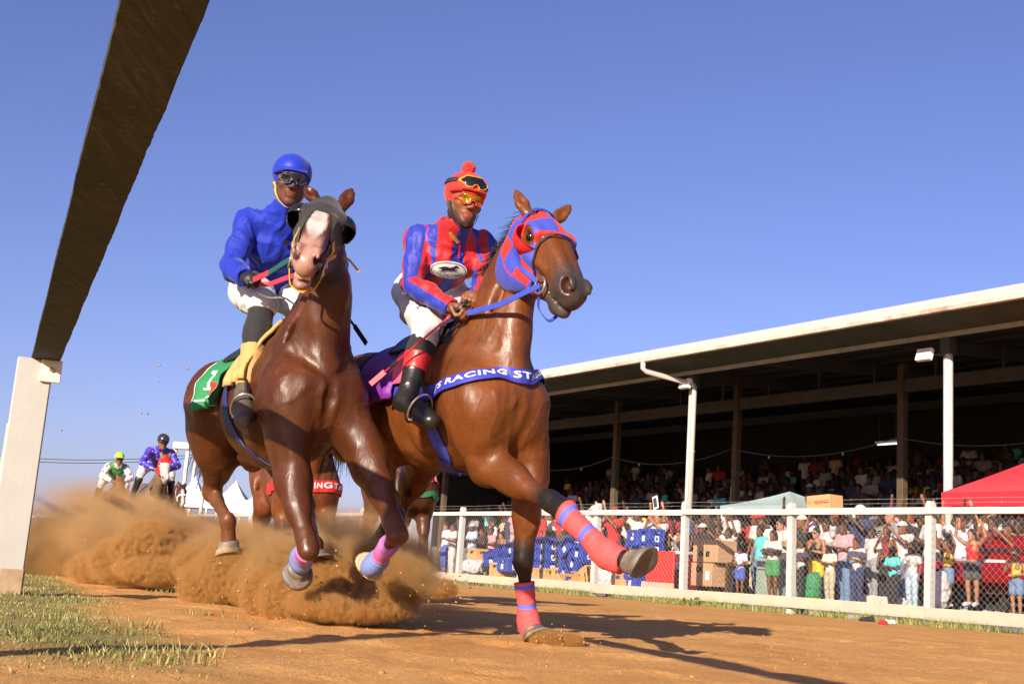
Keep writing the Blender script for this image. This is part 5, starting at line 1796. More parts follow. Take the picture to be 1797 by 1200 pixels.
def human(J, sc=1.0, slim=1.0, hands='fist', detail=True, hsc=1.0):
    """J: joints -> groups of solids"""
    Hm = Human(); Hm.J = {k: V3(v) for k, v in J.items()}
    J = Hm.J
    hf = _n(J['hf']); hu = _n(J['hu'] - hf * (J['hu'] @ hf)); hs = np.cross(hf, hu)     # hs: the person's right
    Hm.hf, Hm.hu, Hm.hs = hf, hu, hs
    c = J['head']; Hm.c = c
    S = sc * hsc
    p = lambda f, u, s: c + (hf * f + hu * u + hs * s) * (sc * hsc)
    Hm.p = p
    ax = (hs, hf, hu)
    E = lambda f, u, s, r, k=.02, op='u': Ell(p(f, u, s), (r[0] * S, r[1] * S, r[2] * S), ax, k * S, op)
    head = [E(-.005, .035, 0, (.074, .094, .090), .03), E(.026, -.032, 0, (.059, .066, .086), .03)]
    head += [Cone(p(0, -.055, .052 * q), p(.062, -.098, .014 * q), .022 * S, .018 * S, .025 * S) for q in (-1, 1)]
    head += [E(.070, -.102, 0, (.024, .020, .020), .02)]
    head += [Cone(p(.090, .008, 0), p(.113, -.030, 0), .009 * S, .0125 * S, .014 * S)]
    if detail:
        head += [E(.104, -.036, .014 * q, (.010, .012, .009), .008) for q in (-1, 1)]
        head += [E(.087, -.063, 0, (.029, .013, .0080), .008), E(.086, -.078, 0, (.025, .014, .0095), .008)]
        head += [Cone(p(.101, -.0695, -.022), p(.101, -.0695, .022), .0024 * S, .0024 * S, .004 * S, op='s')]
        head += [Cone(p(.086, .026, .044 * q), p(.094, .024, .010 * q), .011 * S, .012 * S, .014 * S) for q in (-1, 1)]
        head += [E(.064, -.018, .044 * q, (.020, .020, .018), .02) for q in (-1, 1)]
        head += [E(.097, .006, .031 * q, (.016, .010, .009), .01, 's') for q in (-1, 1)]
        head += [E(-.004, -.006, .076 * q, (.010, .020, .031), .008) for q in (-1, 1)]
    else:
        head += [E(.095, -.070, 0, (.024, .012, .014), .01), E(.085, .022, 0, (.052, .014, .012), .015)]
        head += [E(.094, .004, .030 * q, (.015, .010, .009), .012, 's') for q in (-1, 1)]
        head += [E(-.004, -.006, .076 * q, (.012, .020, .028), .01) for q in (-1, 1)]
    neck = [Cone(J['neck'], p(-.008, -.055, 0), .062 * S * slim, .054 * S * slim, .025 * S)]
    S = sc
    tl = _n(J['shL'] - J['shR'])
    w = slim
    mid = J['chest'] * .45 + J['pelvis'] * .55
    torso = chain([J['neck'] * .75 + J['chest'] * .25, J['chest'], mid, J['pelvis']], [.074 * S * w, .110 * S * w, .098 * S * w, .118 * S * w], .05 * S, tl, [1.25, 1.2, 1.12, 1.2])
    torso += [Cone(J['shR'], J['neck'] * .8 + J['chest'] * .2, .048 * S * w, .058 * S * w, .045 * S), Cone(J['shL'], J['neck'] * .8 + J['chest'] * .2, .048 * S * w, .058 * S * w, .045 * S)]
    fwd = np.cross(tl, _n(J['neck'] - J['pelvis'])); Hm.fwd = fwd * (1 if fwd @ hf > 0 else -1); Hm.tl = tl
    torso += [Ell(J['chest'] + Hm.fwd * .055 * S + tl * .065 * S * q + (J['neck'] - J['pelvis']) * .02, (.075 * S * w, .05 * S, .075 * S), (tl, Hm.fwd, _n(J['neck'] - J['pelvis'])), .05 * S) for q in (-1, 1)]
    Hm.arm = {}; Hm.hand = {}; Hm.leg = {}; Hm.foot = {}; Hm.thigh = {}; Hm.calf = {}
    for q in 'RL':
        sh, el, wr = J['sh' + q], J['el' + q], J['wr' + q]
        Hm.arm[q] = chain([sh, sh * .45 + el * .55, el, el * .65 + wr * .35, wr], [.052 * S * w, .044 * S * w, .036 * S * w, .037 * S * w, .026 * S], .03 * S)
        d = _n(wr - el)
        if hands == 'ball':
            Hm.hand[q] = [Ell(wr + d * .07 * S, (.020 * S, .040 * S, .075 * S), (_n(np.cross(d, V3((.2, .3, .9)))), np.cross(d, _n(np.cross(d, V3((.2, .3, .9))))), d), .015 * S),
                          Cone(wr + d * .03 * S, wr + d * .06 * S + _n(np.cross(d, V3((.9, .3, .2)))) * .045 * S, .012 * S, .010 * S, .015 * S)]
        else:
            hd_ = J.get('hd' + q, d); pn = J.get('pn' + q, V3((0, 0, -1))); sd = J.get('sd' + q, None)
            Hm.hand[q] = hand_prims(wr, hd_, pn, sd, J.get('curl', 1.0) if not isinstance(J.get('curl', 1.0), np.ndarray) else float(J['curl']), S)
        hp, kn, an, to = J['hip' + q], J['kn' + q], J['an' + q], J['to' + q]
        Hm.thigh[q] = chain([hp, hp * .5 + kn * .5, kn], [.094 * S * w, .080 * S * w, .056 * S * w], .04 * S)
        bk = _n(np.cross(tl, kn - an)); bk = bk if bk @ Hm.fwd < 0 else -bk
        Hm.calf[q] = chain([kn, kn * .66 + an * .34, an], [.054 * S * w, .052 * S * w, .036 * S], .03 * S) + [Ell(kn * .68 + an * .32 + bk * .018 * S, (.045 * S * w, .045 * S * w, .10 * S), (bk, tl, _n(kn - an)), .03 * S)]
        fd = _n(to - an)
        Hm.foot[q] = [Cone(an, an * .35 + to * .65, .040 * S, .036 * S, .02 * S), Cone(an * .35 + to * .65, to, .040 * S, .030 * S, .02 * S), Ell(an - fd * .03 * S - V3((0, 0, .02)) * S, (.035 * S,) * 3, None, .02 * S)]
    Hm.head, Hm.neck, Hm.torso = head, neck, torso
    return Hm
def person_body(Hm):
    P = Hm.head + Hm.neck + Hm.torso
    for q in 'RL': P = P + Hm.arm[q] + Hm.hand[q] + Hm.thigh[q] + Hm.calf[q] + Hm.foot[q]
    return P
def plane_cut(p0, n):
    p0, n = V3(p0), _n(n)
    return lambda X, Y, Z: (X - p0[0]) * n[0] + (Y - p0[1]) * n[1] + (Z - p0[2]) * n[2]
def sph_cut(c, r):
    return lambda X, Y, Z: r - np.sqrt((X - c[0]) ** 2 + (Y - c[1]) ** 2 + (Z - c[2]) ** 2)
def cuts(*fs):
    def f(X, Y, Z):
        d = fs[0](X, Y, Z)
        for g in fs[1:]: d = np.maximum(d, g(X, Y, Z))
        return d
    return f
def skin_mat(name, col):
    if name in _mats: return _mats[name]
    m, t, b = nodes_of(name)
    co = coords(t)
    n1 = noise(t, 30, 4, 0.6, co); n2 = noise(t, 8, 3, .5, co)
    at = N(t, 'ShaderNodeAttribute', attribute_name='Col')
    c = mixc(t, 1.0, at.outputs[0] if col is None else (*col, 1), ramp(t, n2.outputs[0], [(.3, (.82, .8, .78)), (.7, (1.12, 1.1, 1.08))]).outputs[0], 'MULTIPLY')
    t.links.new(c, b.inputs['Base Color']); b.inputs['Roughness'].default_value = 0.48
    b.inputs['Specular IOR Level'].default_value = 0.4
    b.inputs['Subsurface Weight'].default_value = 0.08; b.inputs['Subsurface Radius'].default_value = (.02, .008, .004); b.inputs['Subsurface Scale'].default_value = 0.3
    bump(t, b, n1.outputs[0], 0.12, 0.002)
    _mats[name] = m
    return m
def goggles(Hm, P, name, lens_m, frame_m, parent, up0=0.006, hh=0.024, off=0.012, half=0.066, h=0.0035, S=1.0, fmin=0.03):
    hf, hu, hs, c = Hm.hf, Hm.hu, Hm.hs, Hm.c
    def loc(X, Y, Z):
        q = (X - c[0], Y - c[1], Z - c[2])
        return tuple(q[0] * a[0] + q[1] * a[1] + q[2] * a[2] for a in (hf, hu, hs))
    def region(grow):
        def f(X, Y, Z):
            F_, U_, S_ = loc(X, Y, Z)
            d = np.maximum(np.abs(U_ - up0) - hh - grow + 1.6 * np.maximum(np.abs(S_) - half * .62, 0) ** 1.0 * .5, np.abs(S_) - half - grow)
            d = np.maximum(d, fmin - F_)
            nose = 0.020 - grow * .6 - np.sqrt((S_ * 1.05) ** 2 + (U_ - up0 + hh + 0.004) ** 2)
            return np.maximum(d, nose)
        return f
    r0, r1 = region(0.0), region(0.007)
    lo = c - 0.16; hi = c + 0.16
    V, Q = solid(P, h, off + 0.004, r0, lo, hi, shell=0.010)
    root = obj(name, V, Q, lens_m, parent, smooth=True)
    V, Q = solid(P, h, off + 0.007, cuts(r1, lambda X, Y, Z: -r0(X, Y, Z)), lo, hi, shell=0.018)
    obj('frame', V, Q, frame_m, root, smooth=True)
    return root
def jockey(J, label, skin, parts, h=0.0062):
    Hm = human(J, 0.97, hsc=1.07)
    root = empty('person', (Hm.J['pelvis'][0], Hm.J['pelvis'][1], float(Hm.J['anR'][2]) - .05), label, 'person', 'jockeys riding in the race')
    Hm.root = root
    P = person_body(Hm); Hm.P = P
    V, Q = solid(P, 0.0068)
    q = V - Hm.c
    F_, U_, S_ = q @ Hm.hf, q @ Hm.hu, q @ Hm.hs
    C = np.tile(np.array(skin), (len(V), 1))
    lips = (F_ > .075) & (np.abs(U_ + .074) < .019) & (np.abs(S_) < .031)
    C[lips] = np.array(skin) * np.array((0.95, .62, .60))
    if parts.get('beard'):
        w = (F_ > -.01) * (U_ < -.045) * (U_ > -.14) * (np.linalg.norm(q, axis=1) < .15) * ~lips
        w = w * sm(-U_ + .35 * np.abs(S_) - .35 * F_, .03, .075)
        C = C * (1 - .8 * w[:, None]) + .8 * w[:, None] * np.array((.012, .009, .008))
    gl = parts.get('gloves')
    if gl is not None:
        for s in 'RL':
            m_ = np.linalg.norm(V - (Hm.J['wr' + s] + _n(Hm.J.get('hd' + s, Hm.J['wr' + s] - Hm.J['el' + s])) * .06), axis=1) < .095
            C[m_] = gl
    obj('body', V, Q, skin_mat('jockey_skin', None), root, smooth=True, color=C)
    return Hm
# ---------------------------------------------------------------- rider of the left horse, all in blue
def jacket_prims(Hm):
    return Hm.torso + Hm.arm['R'] + Hm.arm['L'] + [Cone(Hm.J['neck'], Hm.p(-.01, -.075, 0), .066, .060, .03)]
def add_jacket(Hm, name, mat, h=0.0085, off=0.016, seed=1, amp=0.012, low=-.03):
    P = jacket_prims(Hm)
    J = Hm.J
    ax = _n(J['neck'] - J['pelvis'])
    cs = [plane_cut(J['pelvis'] + ax * low, -ax), plane_cut(Hm.p(-.01, -.095, 0), _n(Hm.hu * .8 - Hm.hf * .1))]
    for q in 'RL':
        cs.append(sph_cut(J['wr' + q] + _n(J['wr' + q] - J['el' + q]) * .05, .058))
    # the collar cut only bites near the neck
    neckc = Hm.p(-.01, -.08, 0)
    collar = cs[1]
    cs[1] = lambda X, Y, Z: np.where((X - neckc[0]) ** 2 + (Y - neckc[1]) ** 2 + (Z - neckc[2]) ** 2 < .105 ** 2, collar(X, Y, Z), -1)
    V, Q = solid(P, h, off, cuts(*cs))
    V = folds(P, V, amp, (11, 11, 7), seed)
    o = obj(name, V, Q, mat, Hm.root, smooth=True)
    return o, P, V
def add_breeches(Hm, mat, h=0.0095, off=0.014, kneedrop=0.10, top=.09, seed=3, amp=.010, name='breeches'):
    J = Hm.J
    P = [p for p in Hm.torso[:3]] + Hm.thigh['R'] + Hm.thigh['L']
    for q in 'RL': P = P + Hm.calf[q][:1]
    ax = _n(J['neck'] - J['pelvis'])
    def cut(X, Y, Z):
        d = (X - J['pelvis'][0]) * ax[0] + (Y - J['pelvis'][1]) * ax[1] + (Z - J['pelvis'][2]) * ax[2] - top
        for q in 'RL':
            h_ = J['hip' + q]; ab = J['kn' + q] - h_; t = np.clip(((X - h_[0]) * ab[0] + (Y - h_[1]) * ab[1] + (Z - h_[2]) * ab[2]) / (ab @ ab), .18, 1)
            dd = np.sqrt((X - h_[0] - t * ab[0]) ** 2 + (Y - h_[1] - t * ab[1]) ** 2 + (Z - h_[2] - t * ab[2]) ** 2)
            d = np.where(dd < .13, np.minimum(d, -.01), d)
        for q in 'RL':
            k = J['kn' + q]; a = _n(J['an' + q] - k)
            e = (X - k[0]) * a[0] + (Y - k[1]) * a[1] + (Z - k[2]) * a[2] - kneedrop
            near = (X - k[0]) ** 2 + (Y - k[1]) ** 2 + (Z - k[2]) ** 2 < .24 ** 2
            d = np.where(near, np.maximum(d, e), d)
        return d
    lo = np.min([J['kn' + q] for q in 'RL'] + [J['pelvis'] - .2], 0) - .16; hi = np.max([J['kn' + q] for q in 'RL'] + [J['pelvis'] + ax * top + .2], 0) + .12
    V, Q = solid(P, h, off, cut, lo, hi)
    V = folds(P, V, amp, (10, 10, 10), seed)
    return obj(name, V, Q, mat, Hm.root, smooth=True)
def add_boot(Hm, q, name, mat, t0=0.1, t1=2.0, off=0.010, foot=True, h=0.006, amp=.003):
    J = Hm.J
    P = Hm.calf[q] + (Hm.foot[q] if foot else [])
    k = J['kn' + q]; a = J['an' + q] - k; L = np.linalg.norm(a); a = a / L
    cs = [plane_cut(k + a * L * t0, -a)]
    if not foot: cs.append(plane_cut(k + a * L * t1, a))
    V, Q = solid(P, h, off, cuts(*cs))
    V = folds(P, V, amp, (16, 16, 16), 5)
    return obj(name, V, Q, mat, Hm.root, smooth=True)
def add_helmet(Hm, mat, name='riding_cap', peak=0.055, sc=1.0, h=0.006):
    p = Hm.p
    ax = (Hm.hs, Hm.hf, Hm.hu)
    sc = sc * 1.05
    base = [Ell(p(-.006, .052, 0), (.098 * sc, .118 * sc, .098 * sc), ax, .02)]
    pk = [Ell(p(.105, .046, 0), (.068, .062 + peak * .3, .0085), (Hm.hs, _n(Hm.hf - Hm.hu * .32), _n(Hm.hu + Hm.hf * .32)), .012)]
    dome = plane_cut(p(.0, .030, 0), -_n(Hm.hu + Hm.hf * -.08))
    side = lambda X, Y, Z: np.minimum(dome(X, Y, Z), np.maximum(dome(X, Y, Z) - .055, plane_cut(p(.02, 0, 0), Hm.hf)(X, Y, Z)))
    V, Q = solid(base + pk, h, 0, side)
    return obj(name, V, Q, mat, Hm.root, smooth=True)
MAT_SILKB = cloth('royal_blue_silk', (0.008, 0.026, 0.34), 0.62, 18, 0.5, -0.1)
MAT_CAPB = cloth('royal_blue_cap', (0.009, 0.028, 0.38), 0.45, 6, 0.12, 0.05)
MAT_BREECH = cloth('white_breeches', (0.55, 0.545, 0.54), 0.7, 14, 0.35)
MAT_LENS_D = paint('black_lens', (0.010, 0.010, 0.012), 0.06, 0.0, 4, 0, spec=0.8)
J1 = dict(head=W(510, 322, 5.98), hf=(0.30, -0.93, -0.12), hu=(0.05, -.05, 1), neck=W(498, 382, 6.05), chest=W(488, 432, 6.18), pelvis=W(470, 502, 6.42),
          shR=W(436, 388, 6.05), shL=W(556, 398, 6.22), elR=W(405, 470, 5.98), elL=W(592, 470, 6.08), wrR=W(430, 487, 5.78), wrL=W(570, 490, 5.84),
          hipR=W(436, 512, 6.36), hipL=W(510, 520, 6.46), knR=W(462, 530, 5.93), knL=W(545, 548, 6.20), anR=W(430, 692, 5.78), anL=W(585, 690, 6.30),
          toR=W(427, 738, 5.62), toL=W(590, 735, 6.14), hdR=(.5, -.75, -.15), pnR=(.4, .3, -.8), sdR=(.75, .2, .5), hdL=(-.4, -.8, -.1), pnL=(-.4, .3, -.8), sdL=(-.75, .2, .5))
JK1 = jockey(J1, 'rider in plain royal blue silks, blue cap and dark goggles', (0.105, 0.045, 0.024), dict(gloves=(.02, .02, .022)))
_jk, _jp, _jv = add_jacket(JK1, 'jacket', MAT_SILKB, seed=11, amp=.016, off=.012)
add_breeches(JK1, MAT_BREECH, kneedrop=.06)
MAT_SOCK = cloth('black_gaiter', (0.018, 0.018, 0.02), 0.8, 20, 0.3)
MAT_TANG = cloth('tan_gaiter', (0.50, 0.29, 0.10), 0.7, 12, 0.4)
for q in 'RL':
    add_boot(JK1, q, 'gaiter', MAT_SOCK, .10, .62, .012, False)
    add_boot(JK1, q, 'boot_cuff', MAT_TANG, .50, .92, .016, False, amp=.004)
    add_boot(JK1, q, 'boot', paint('dusty_brown_boot', (0.085, 0.065, 0.045), 0.6, .25, 18, .4, .004, dirt=((.30, .20, .11), .6)), .84, off=.012)
cap1 = add_helmet(JK1, MAT_CAPB)
goggles(JK1, JK1.head, 'goggles', MAT_LENS_D, paint('slate_blue_frame', (0.05, 0.06, 0.16), .4, .05, 10, 0), JK1.root, off=.008)
def chin_strap(Hm, mat):
    pts = [Hm.p(.01, -.01, .078), Hm.p(.03, -.065, .066), Hm.p(.052, -.120, .02), Hm.p(.052, -.120, -.02), Hm.p(.03, -.065, -.066), Hm.p(.01, -.01, -.078)]
    V, Fc, _ = ribbon(Hm.head, pts, .013, .004, .004, 40, nw=2)
    return obj('chin_strap', V, Fc, mat, Hm.root)
chin_strap(JK1, MAT_CHAM)
def disc(c, n, r, th, name, mat, parent):
    c, n = V3(c), _n(n)
    MBx = MB(); MBx.tube([Vector(c - n * th), Vector(c + n * th)], r, 16)
    return MBx.build(name, mat, parent)
cs_ = snap(_jp, [hit(_jp, 500, 426)], .03)[0]
disc(cs_, sdf_grad(_jp, [cs_])[0], .014, .004, 'badge', MAT_LENS_D, JK1.root)
disc(JK1.p(.085, .008, .062), JK1.hf * .6 + JK1.hs * .8, .011, .005, 'goggle_button', paint('brass', (.35, .22, .07), .4, .1, 10, 0, metal=.8), JK1.root)
# stirrups
def stirrup(Hm, q, parent_root, name='stirrup'):
    J = Hm.J
    a, t_ = J['an' + q], J['to' + q]
    c = a * .45 + t_ * .55
    fd = _n(t_ - a); sd = _n(np.cross(fd, V3((0, 0, 1)))); up = _n(np.cross(sd, fd))
    mb = MB()
    pts = [c + sd * .055 - up * .055]
    pts = [c + (sd * math.cos(an) * .062 + up * math.sin(an) * .085) + up * .0 for an in np.linspace(-.55, math.pi + .55, 18)]
    mb.tube([Vector(p) for p in pts], .007, 8)
    mb.beam(Vector(pts[0]), Vector(pts[-1]), .035, .010, Vector(up))
    o = mb.build(name, MAT_METAL, parent_root, smooth=True)
    top = c + up * .085
    return o, top
for Hm, HR, q, sgn in ((JK1, H1, 'R', -1),):
    so, top = stirrup(Hm, q, HR.root)
    free_strap([top, top * .5 + HR.B(-.62, .2 * sgn, 1.36) * .5, HR.B(-.64, .17 * sgn, 1.38)], .018, .005, 'stirrup_leather', MAT_LEATHER, HR.root, HR.f)
# ---------------------------------------------------------------- rider of the right horse, blue and red stripes
J2 = dict(head=W(814, 356, 5.72), hf=(0.42, -0.89, -0.14), hu=(0.08, -.05, 1), neck=W(790, 412, 5.83), chest=W(786, 448, 5.94), pelvis=W(752, 508, 6.20),
          shR=W(734, 420, 5.86), shL=W(846, 428, 6.00), elR=W(724, 500, 5.80), elL=W(852, 486, 5.84), wrR=W(792, 541, 5.58), wrL=W(838, 522, 5.66),
          hipR=W(724, 512, 6.14), hipL=W(786, 516, 6.28), knR=W(750, 575, 5.74), knL=W(822, 560, 5.98), anR=W(713, 702, 5.62), anL=W(842, 690, 6.02),
          toR=W(756, 738, 5.47), toL=W(862, 720, 5.84), hdR=(.75, -.55, -.1), pnR=(-.1, -.2, -.9), sdR=(.3, -.5, .6), hdL=(-.3, -.9, -.1), pnL=(-.3, .3, -.8), sdL=(-.75, .2, .5))
JK2 = jockey(J2, 'rider in red and blue striped silks with red bobble cap and mirrored glasses', (0.21, 0.088, 0.042), dict(beard=True))
def stripe_mat(name, ca, cb, rough=0.45):
    m, t, b = nodes_of(name)
    at = N(t, 'ShaderNodeAttribute', attribute_name='stripe')
    s = math_(t, 'GREATER_THAN', math_(t, 'SINE', math_(t, 'MULTIPLY', at.outputs['Fac'], math.pi)), 0.0)
    c = mixc(t, s, ca, cb)
    t.links.new(c, b.inputs['Base Color']); b.inputs['Roughness'].default_value = rough
    b.inputs['Sheen Weight'].default_value = .1
    nz = noise(t, 17, 4, .5, coords(t), .8)
    bump(t, b, nz.outputs[0], .45, .02)
    return m
jk2, jp2, jv2 = add_jacket(JK2, 'jacket', stripe_mat('striped_silk', (0.46, 0.010, 0.016), (0.014, 0.030, 0.34), .6), seed=23, amp=.013, off=.012)
def stripe_attr(o, Hm, V):
    J = Hm.J
    tl = Hm.tl; ax = _n(J['neck'] - J['pelvis'])
    lat = (V - J['chest']) @ tl
    st = np.abs(lat) / .072 + 0.5
    for q in 'RL':
        dm = np.full(len(V), 9.0); val = np.zeros(len(V))
        for (a, b_) in (('sh' + q, 'el' + q), ('el' + q, 'wr' + q)):
            t_, d = seg_t(V, J[a], J[b_])
            dr = _n(J[b_] - J[a])
            x = _n(Hm.fwd * .6 + V3((0, -1, 0)) - dr * ((Hm.fwd * .6 + V3((0, -1, 0))) @ dr)); y = np.cross(dr, x)
            rel = V - J[a]
            ang = np.arctan2(rel @ y, rel @ x)
            use = d < dm
            val = np.where(use, ang / math.pi * 2 + .25 + (.0 if q == 'R' else 1.0), val); dm = np.minimum(d, dm)
        inn = (dm < .085) & (np.abs(lat) > .125)
        inn |= (seg_t(V, J['el' + q], J['wr' + q])[1] < .075)
        st = np.where(inn, val, st)
    a = o.data.attributes.new('stripe', 'FLOAT', 'POINT')
    a.data.foreach_set('value', st.astype(np.float32))
stripe_attr(jk2, JK2, jv2)
add_breeches(JK2, MAT_BREECH, kneedrop=.10)
MAT_BOOTB = paint('black_boot', (0.018, 0.017, 0.016), .3, .2, 20, .25)
for q in 'RL':
    add_boot(JK2, q, 'gaiter', MAT_SOCK, .16, .46, .011, False)
    add_boot(JK2, q, 'boot_top', paint('red_boot_top', (.55, .03, .03), .4, .1, 14, .2), .40, .62, .016, False)
    add_boot(JK2, q, 'boot', MAT_BOOTB, .58, off=.013)
cap2 = add_helmet(JK2, cloth('red_knit_cap', (0.60, 0.028, 0.022), .75, 24, .3))
MB().sphere(JK2.p(-.02, .172, .0), .036, 16, 12).build('bobble', cloth('red_wool_bobble', (.60, .03, .02), .95, 60, .9), cap2, smooth=True)
# mirrored glasses: orange to green lens
m, t, b = nodes_of('mirror_lens')
nz = noise(t, 22, 2, .5, coords(t), .8)
r_ = ramp(t, nz.outputs[0], [(.3, (.05, .28, .04)), (.48, (.55, .30, .02)), (.7, (.60, .06, .02))])
t.links.new(r_.outputs[0], b.inputs['Base Color']); b.inputs['Roughness'].default_value = .12; b.inputs['Metallic'].default_value = .7
goggles(JK2, JK2.head, 'sunglasses', m, paint('red_frame', (.62, .03, .03), .35, .05, 10, 0), JK2.root, up0=.004, hh=.023, off=.006)
# second goggles pushed up on the cap
capP = [Ell(JK2.p(-.006, .052, 0), (.103, .124, .103), (JK2.hs, JK2.hf, JK2.hu), .02)]
goggles(JK2, capP, 'cap_goggles', MAT_LENS_D, paint('orange_frame', (.68, .26, .02), .4, .05, 10, 0), JK2.root, up0=.088, hh=.026, off=.008, half=.070)
V, Fc, _ = ribbon(capP, [JK2.p(.06, .088, .075), JK2.p(.0, .088, .105), JK2.p(-.1, .088, .07), JK2.p(-.13, .09, 0), JK2.p(-.1, .088, -.07), JK2.p(0, .088, -.105), JK2.p(.06, .088, -.075)], .024, .004, .004, 40, nw=2)
obj('goggle_strap', V, Fc, MAT_BLKTRIM, JK2.root)
chin_strap(JK2, MAT_BLKTRIM)
# yellow collar scarf, zip
V, Fc, _ = ribbon(jp2, [hit(jp2, 792, 405), hit(jp2, 797, 414), hit(jp2, 802, 423)], .017, .018, .005, 14, nw=3)
obj('neck_cloth', V, Fc, paint('mustard_cloth', (.42, .22, .04), .7, .1, 10, .3), JK2.root)
V, Fc, _ = ribbon(jp2, [hit(jp2, 803, 427), hit(jp2, 802, 438), hit(jp2, 801, 452)], .008, .022, .004, 12, nw=2)
obj('zip', V, Fc, paint('red_zip', (.6, .02, .02), .4, .05, 10, 0), JK2.root)
# oval emblem on the chest with a running horse and words
Jp = JK2.J
cc = snap(jp2, [hit(JK2.torso, 785, 470)], .02)[0]
n0 = sdf_grad(jp2, [cc])[0]
eu = _n(JK2.tl - n0 * (JK2.tl @ n0)); ev = np.cross(n0, eu); ev = ev if ev[2] > 0 else -ev
eu = eu if eu[0] > 0 else -eu
def chest(pts2, off):
    return snap(jp2, [cc + eu * a + ev * b_ for a, b_ in pts2], off, 4)
def flat_shape(outline, off, name, mat, parent):
    bm = bmesh.new()
    vs = [bm.verts.new((a, b_, 0)) for a, b_ in outline]
    bm.faces.new(vs); bmesh.ops.triangulate(bm, faces=bm.faces[:])
    for _ in range(4):
        es = [e for e in bm.edges if e.calc_length() > .016]
        if not es: break
        bmesh.ops.subdivide_edges(bm, edges=es, cuts=1); bmesh.ops.triangulate(bm, faces=bm.faces[:])
    P_ = [(v.co.x, v.co.y) for v in bm.verts]; bm.verts.index_update()
    Fq = [tuple(v.index for v in f.verts) for f in bm.faces]
    bm.free()
    return obj(name, chest(P_, off), Fq, mat, parent)
ell = lambda rx, ry, n=32: [(rx * math.cos(2 * math.pi * k / n), ry * math.sin(2 * math.pi * k / n)) for k in range(n)]
em = flat_shape(ell(.098, .052), .030, 'emblem', MAT_LET, JK2.root)
MAT_INK = paint('black_print', (.015, .015, .015), .7, .05, 10, 0)
rim_ = [(.090 * math.cos(2 * math.pi * k / 40), .046 * math.sin(2 * math.pi * k / 40)) for k in range(41)]
V, Fc = [], []
for k in range(41):
    a, b_ = rim_[k]; V += [(a, b_), (a * .965, b_ * .94)]
for k in range(40): Fc.append((2 * k, 2 * k + 2, 2 * k + 3, 2 * k + 1))
obj('emblem_line', chest(V, .0325), Fc, MAT_INK, em)
runner = [(-.060, .004), (-.045, .010), (-.03, .016), (-.015, .017), (.0, .013), (.018, .019), (.030, .027), (.042, .024), (.050, .017), (.040, .017), (.030, .012), (.026, .006), (.040, .002), (.056, .0), (.040, -.003), (.022, -.001), (.006, -.003), (-.012, -.002), (-.03, -.009), (-.055, -.013), (-.036, -.003), (-.034, .004), (-.048, .004)]
flat_shape([(a, b_ + .006) for a, b_ in runner], .033, 'running_horse', MAT_INK, em)
TV, TF = text_mesh("J'S RACING STABLE", 1, .012, 1.0)
k_ = .150 / (TV[:, 0].max() - TV[:, 0].min())
P2_ = [((v[0]) * k_ - .075, v[1] * k_ * 1.3 - .022 + .10 * ((v[0] * k_ - .075) ** 2) * 8 - .006) for v in TV]
obj('lettering', chest(P2_, .0335), TF, MAT_INK, em)
# letters on the thigh
def thigh_text(Hm, body, c_px, y, height, mat):
    P_ = Hm.thigh['R']
    c0 = snap(P_, [hit(P_, *c_px)], .016)[0]; n0 = sdf_grad(P_, [c0])[0]
    ud = _n(Hm.J['hipR'] - Hm.J['knR']); ud = _n(ud - n0 * (ud @ n0)); rd = np.cross(ud, n0)
    TV, TF = text_mesh(body, 1, .02, 1.0); k = height / (TV[:, 1].max() - TV[:, 1].min())
    pts = [c0 + rd * ((v[0] - TV[:, 0].mean()) * k) + ud * (v[1] * k) for v in TV]
    obj('lettering', snap(P_, pts, .025, 3), TF, mat, Hm.root)
thigh_text(JK2, 'JAIDA', (744, 545), 5.8, .030, paint('navy_print', (.03, .03, .16), .7, .05, 10, 0))
so, top = stirrup(JK2, 'R', H2.root)
free_strap([top, top * .5 + H2.B(-.60, -.2, 1.36) * .5, H2.B(-.62, -.17, 1.38)], .018, .005, 'stirrup_leather', MAT_LEATHER, H2.root, H2.f)
# ---------------------------------------------------------------- reins and whip
def grip(Hm, q):
    J = Hm.J
    d = _n(J['hd' + q]); pn = _n(J['pn' + q] - d * (J['pn' + q] @ d))
    return J['wr' + q] + d * .085 + pn * .028
g2R, g2L = grip(JK2, 'R'), grip(JK2, 'L')
MAT_BRIDLEB = MAT_BLUEST
rn = empty('reins', g2R, 'blue reins from the checked hood to the hands of the striped rider', 'reins')
free_strap([bitR, bitR * .5 + g2R * .5 + V3((0, 0, -.02)), g2R, g2R + V3((-.06, .02, -.01))], .026, .005, 'rein', MAT_BRIDLEB, rn)
free_strap([bitL, H2.B(.02, .12, 1.62), g2L, g2L + V3((-.05, .04, -.02))], .024, .005, 'rein', MAT_BRIDLEB, rn)
free_strap([g2R, V3(W(772, 570, 5.66)), V3(W(770, 598, 5.72)), V3(W(782, 600, 5.75)), g2L], .020, .004, 'rein_loop', paint('navy_rein', (.012, .02, .10), .6, .1, 10, .2), rn)
wh = empty('whip', g2R, 'long red and black riding whip held in the striped rider\'s bare hand', 'whip')
wa, wb = V3(W(822, 527, 5.50)), V3(W(650, 674, 5.62))
def along(a, b_, t): return Vector(a + (b_ - a) * t)
MB().tube([along(wa, wb, 0), along(wa, wb, .18)], .011, 10).build('handle', MAT_LEATHER, wh, smooth=True)
MB().tube([along(wa, wb, .18), along(wa, wb, .22), along(wa, wb, .86)], [.010, .006, .0045], 8).build('shaft', paint('red_whip_shaft', (.58, .03, .05), .35, .05, 10, 0), wh, smooth=True)
MB().tube([along(wa, wb, .72), along(wa, wb, .78), along(wa, wb, .80)], [.007, .009, .006], 8).build('binding', MAT_LEATHER, wh)
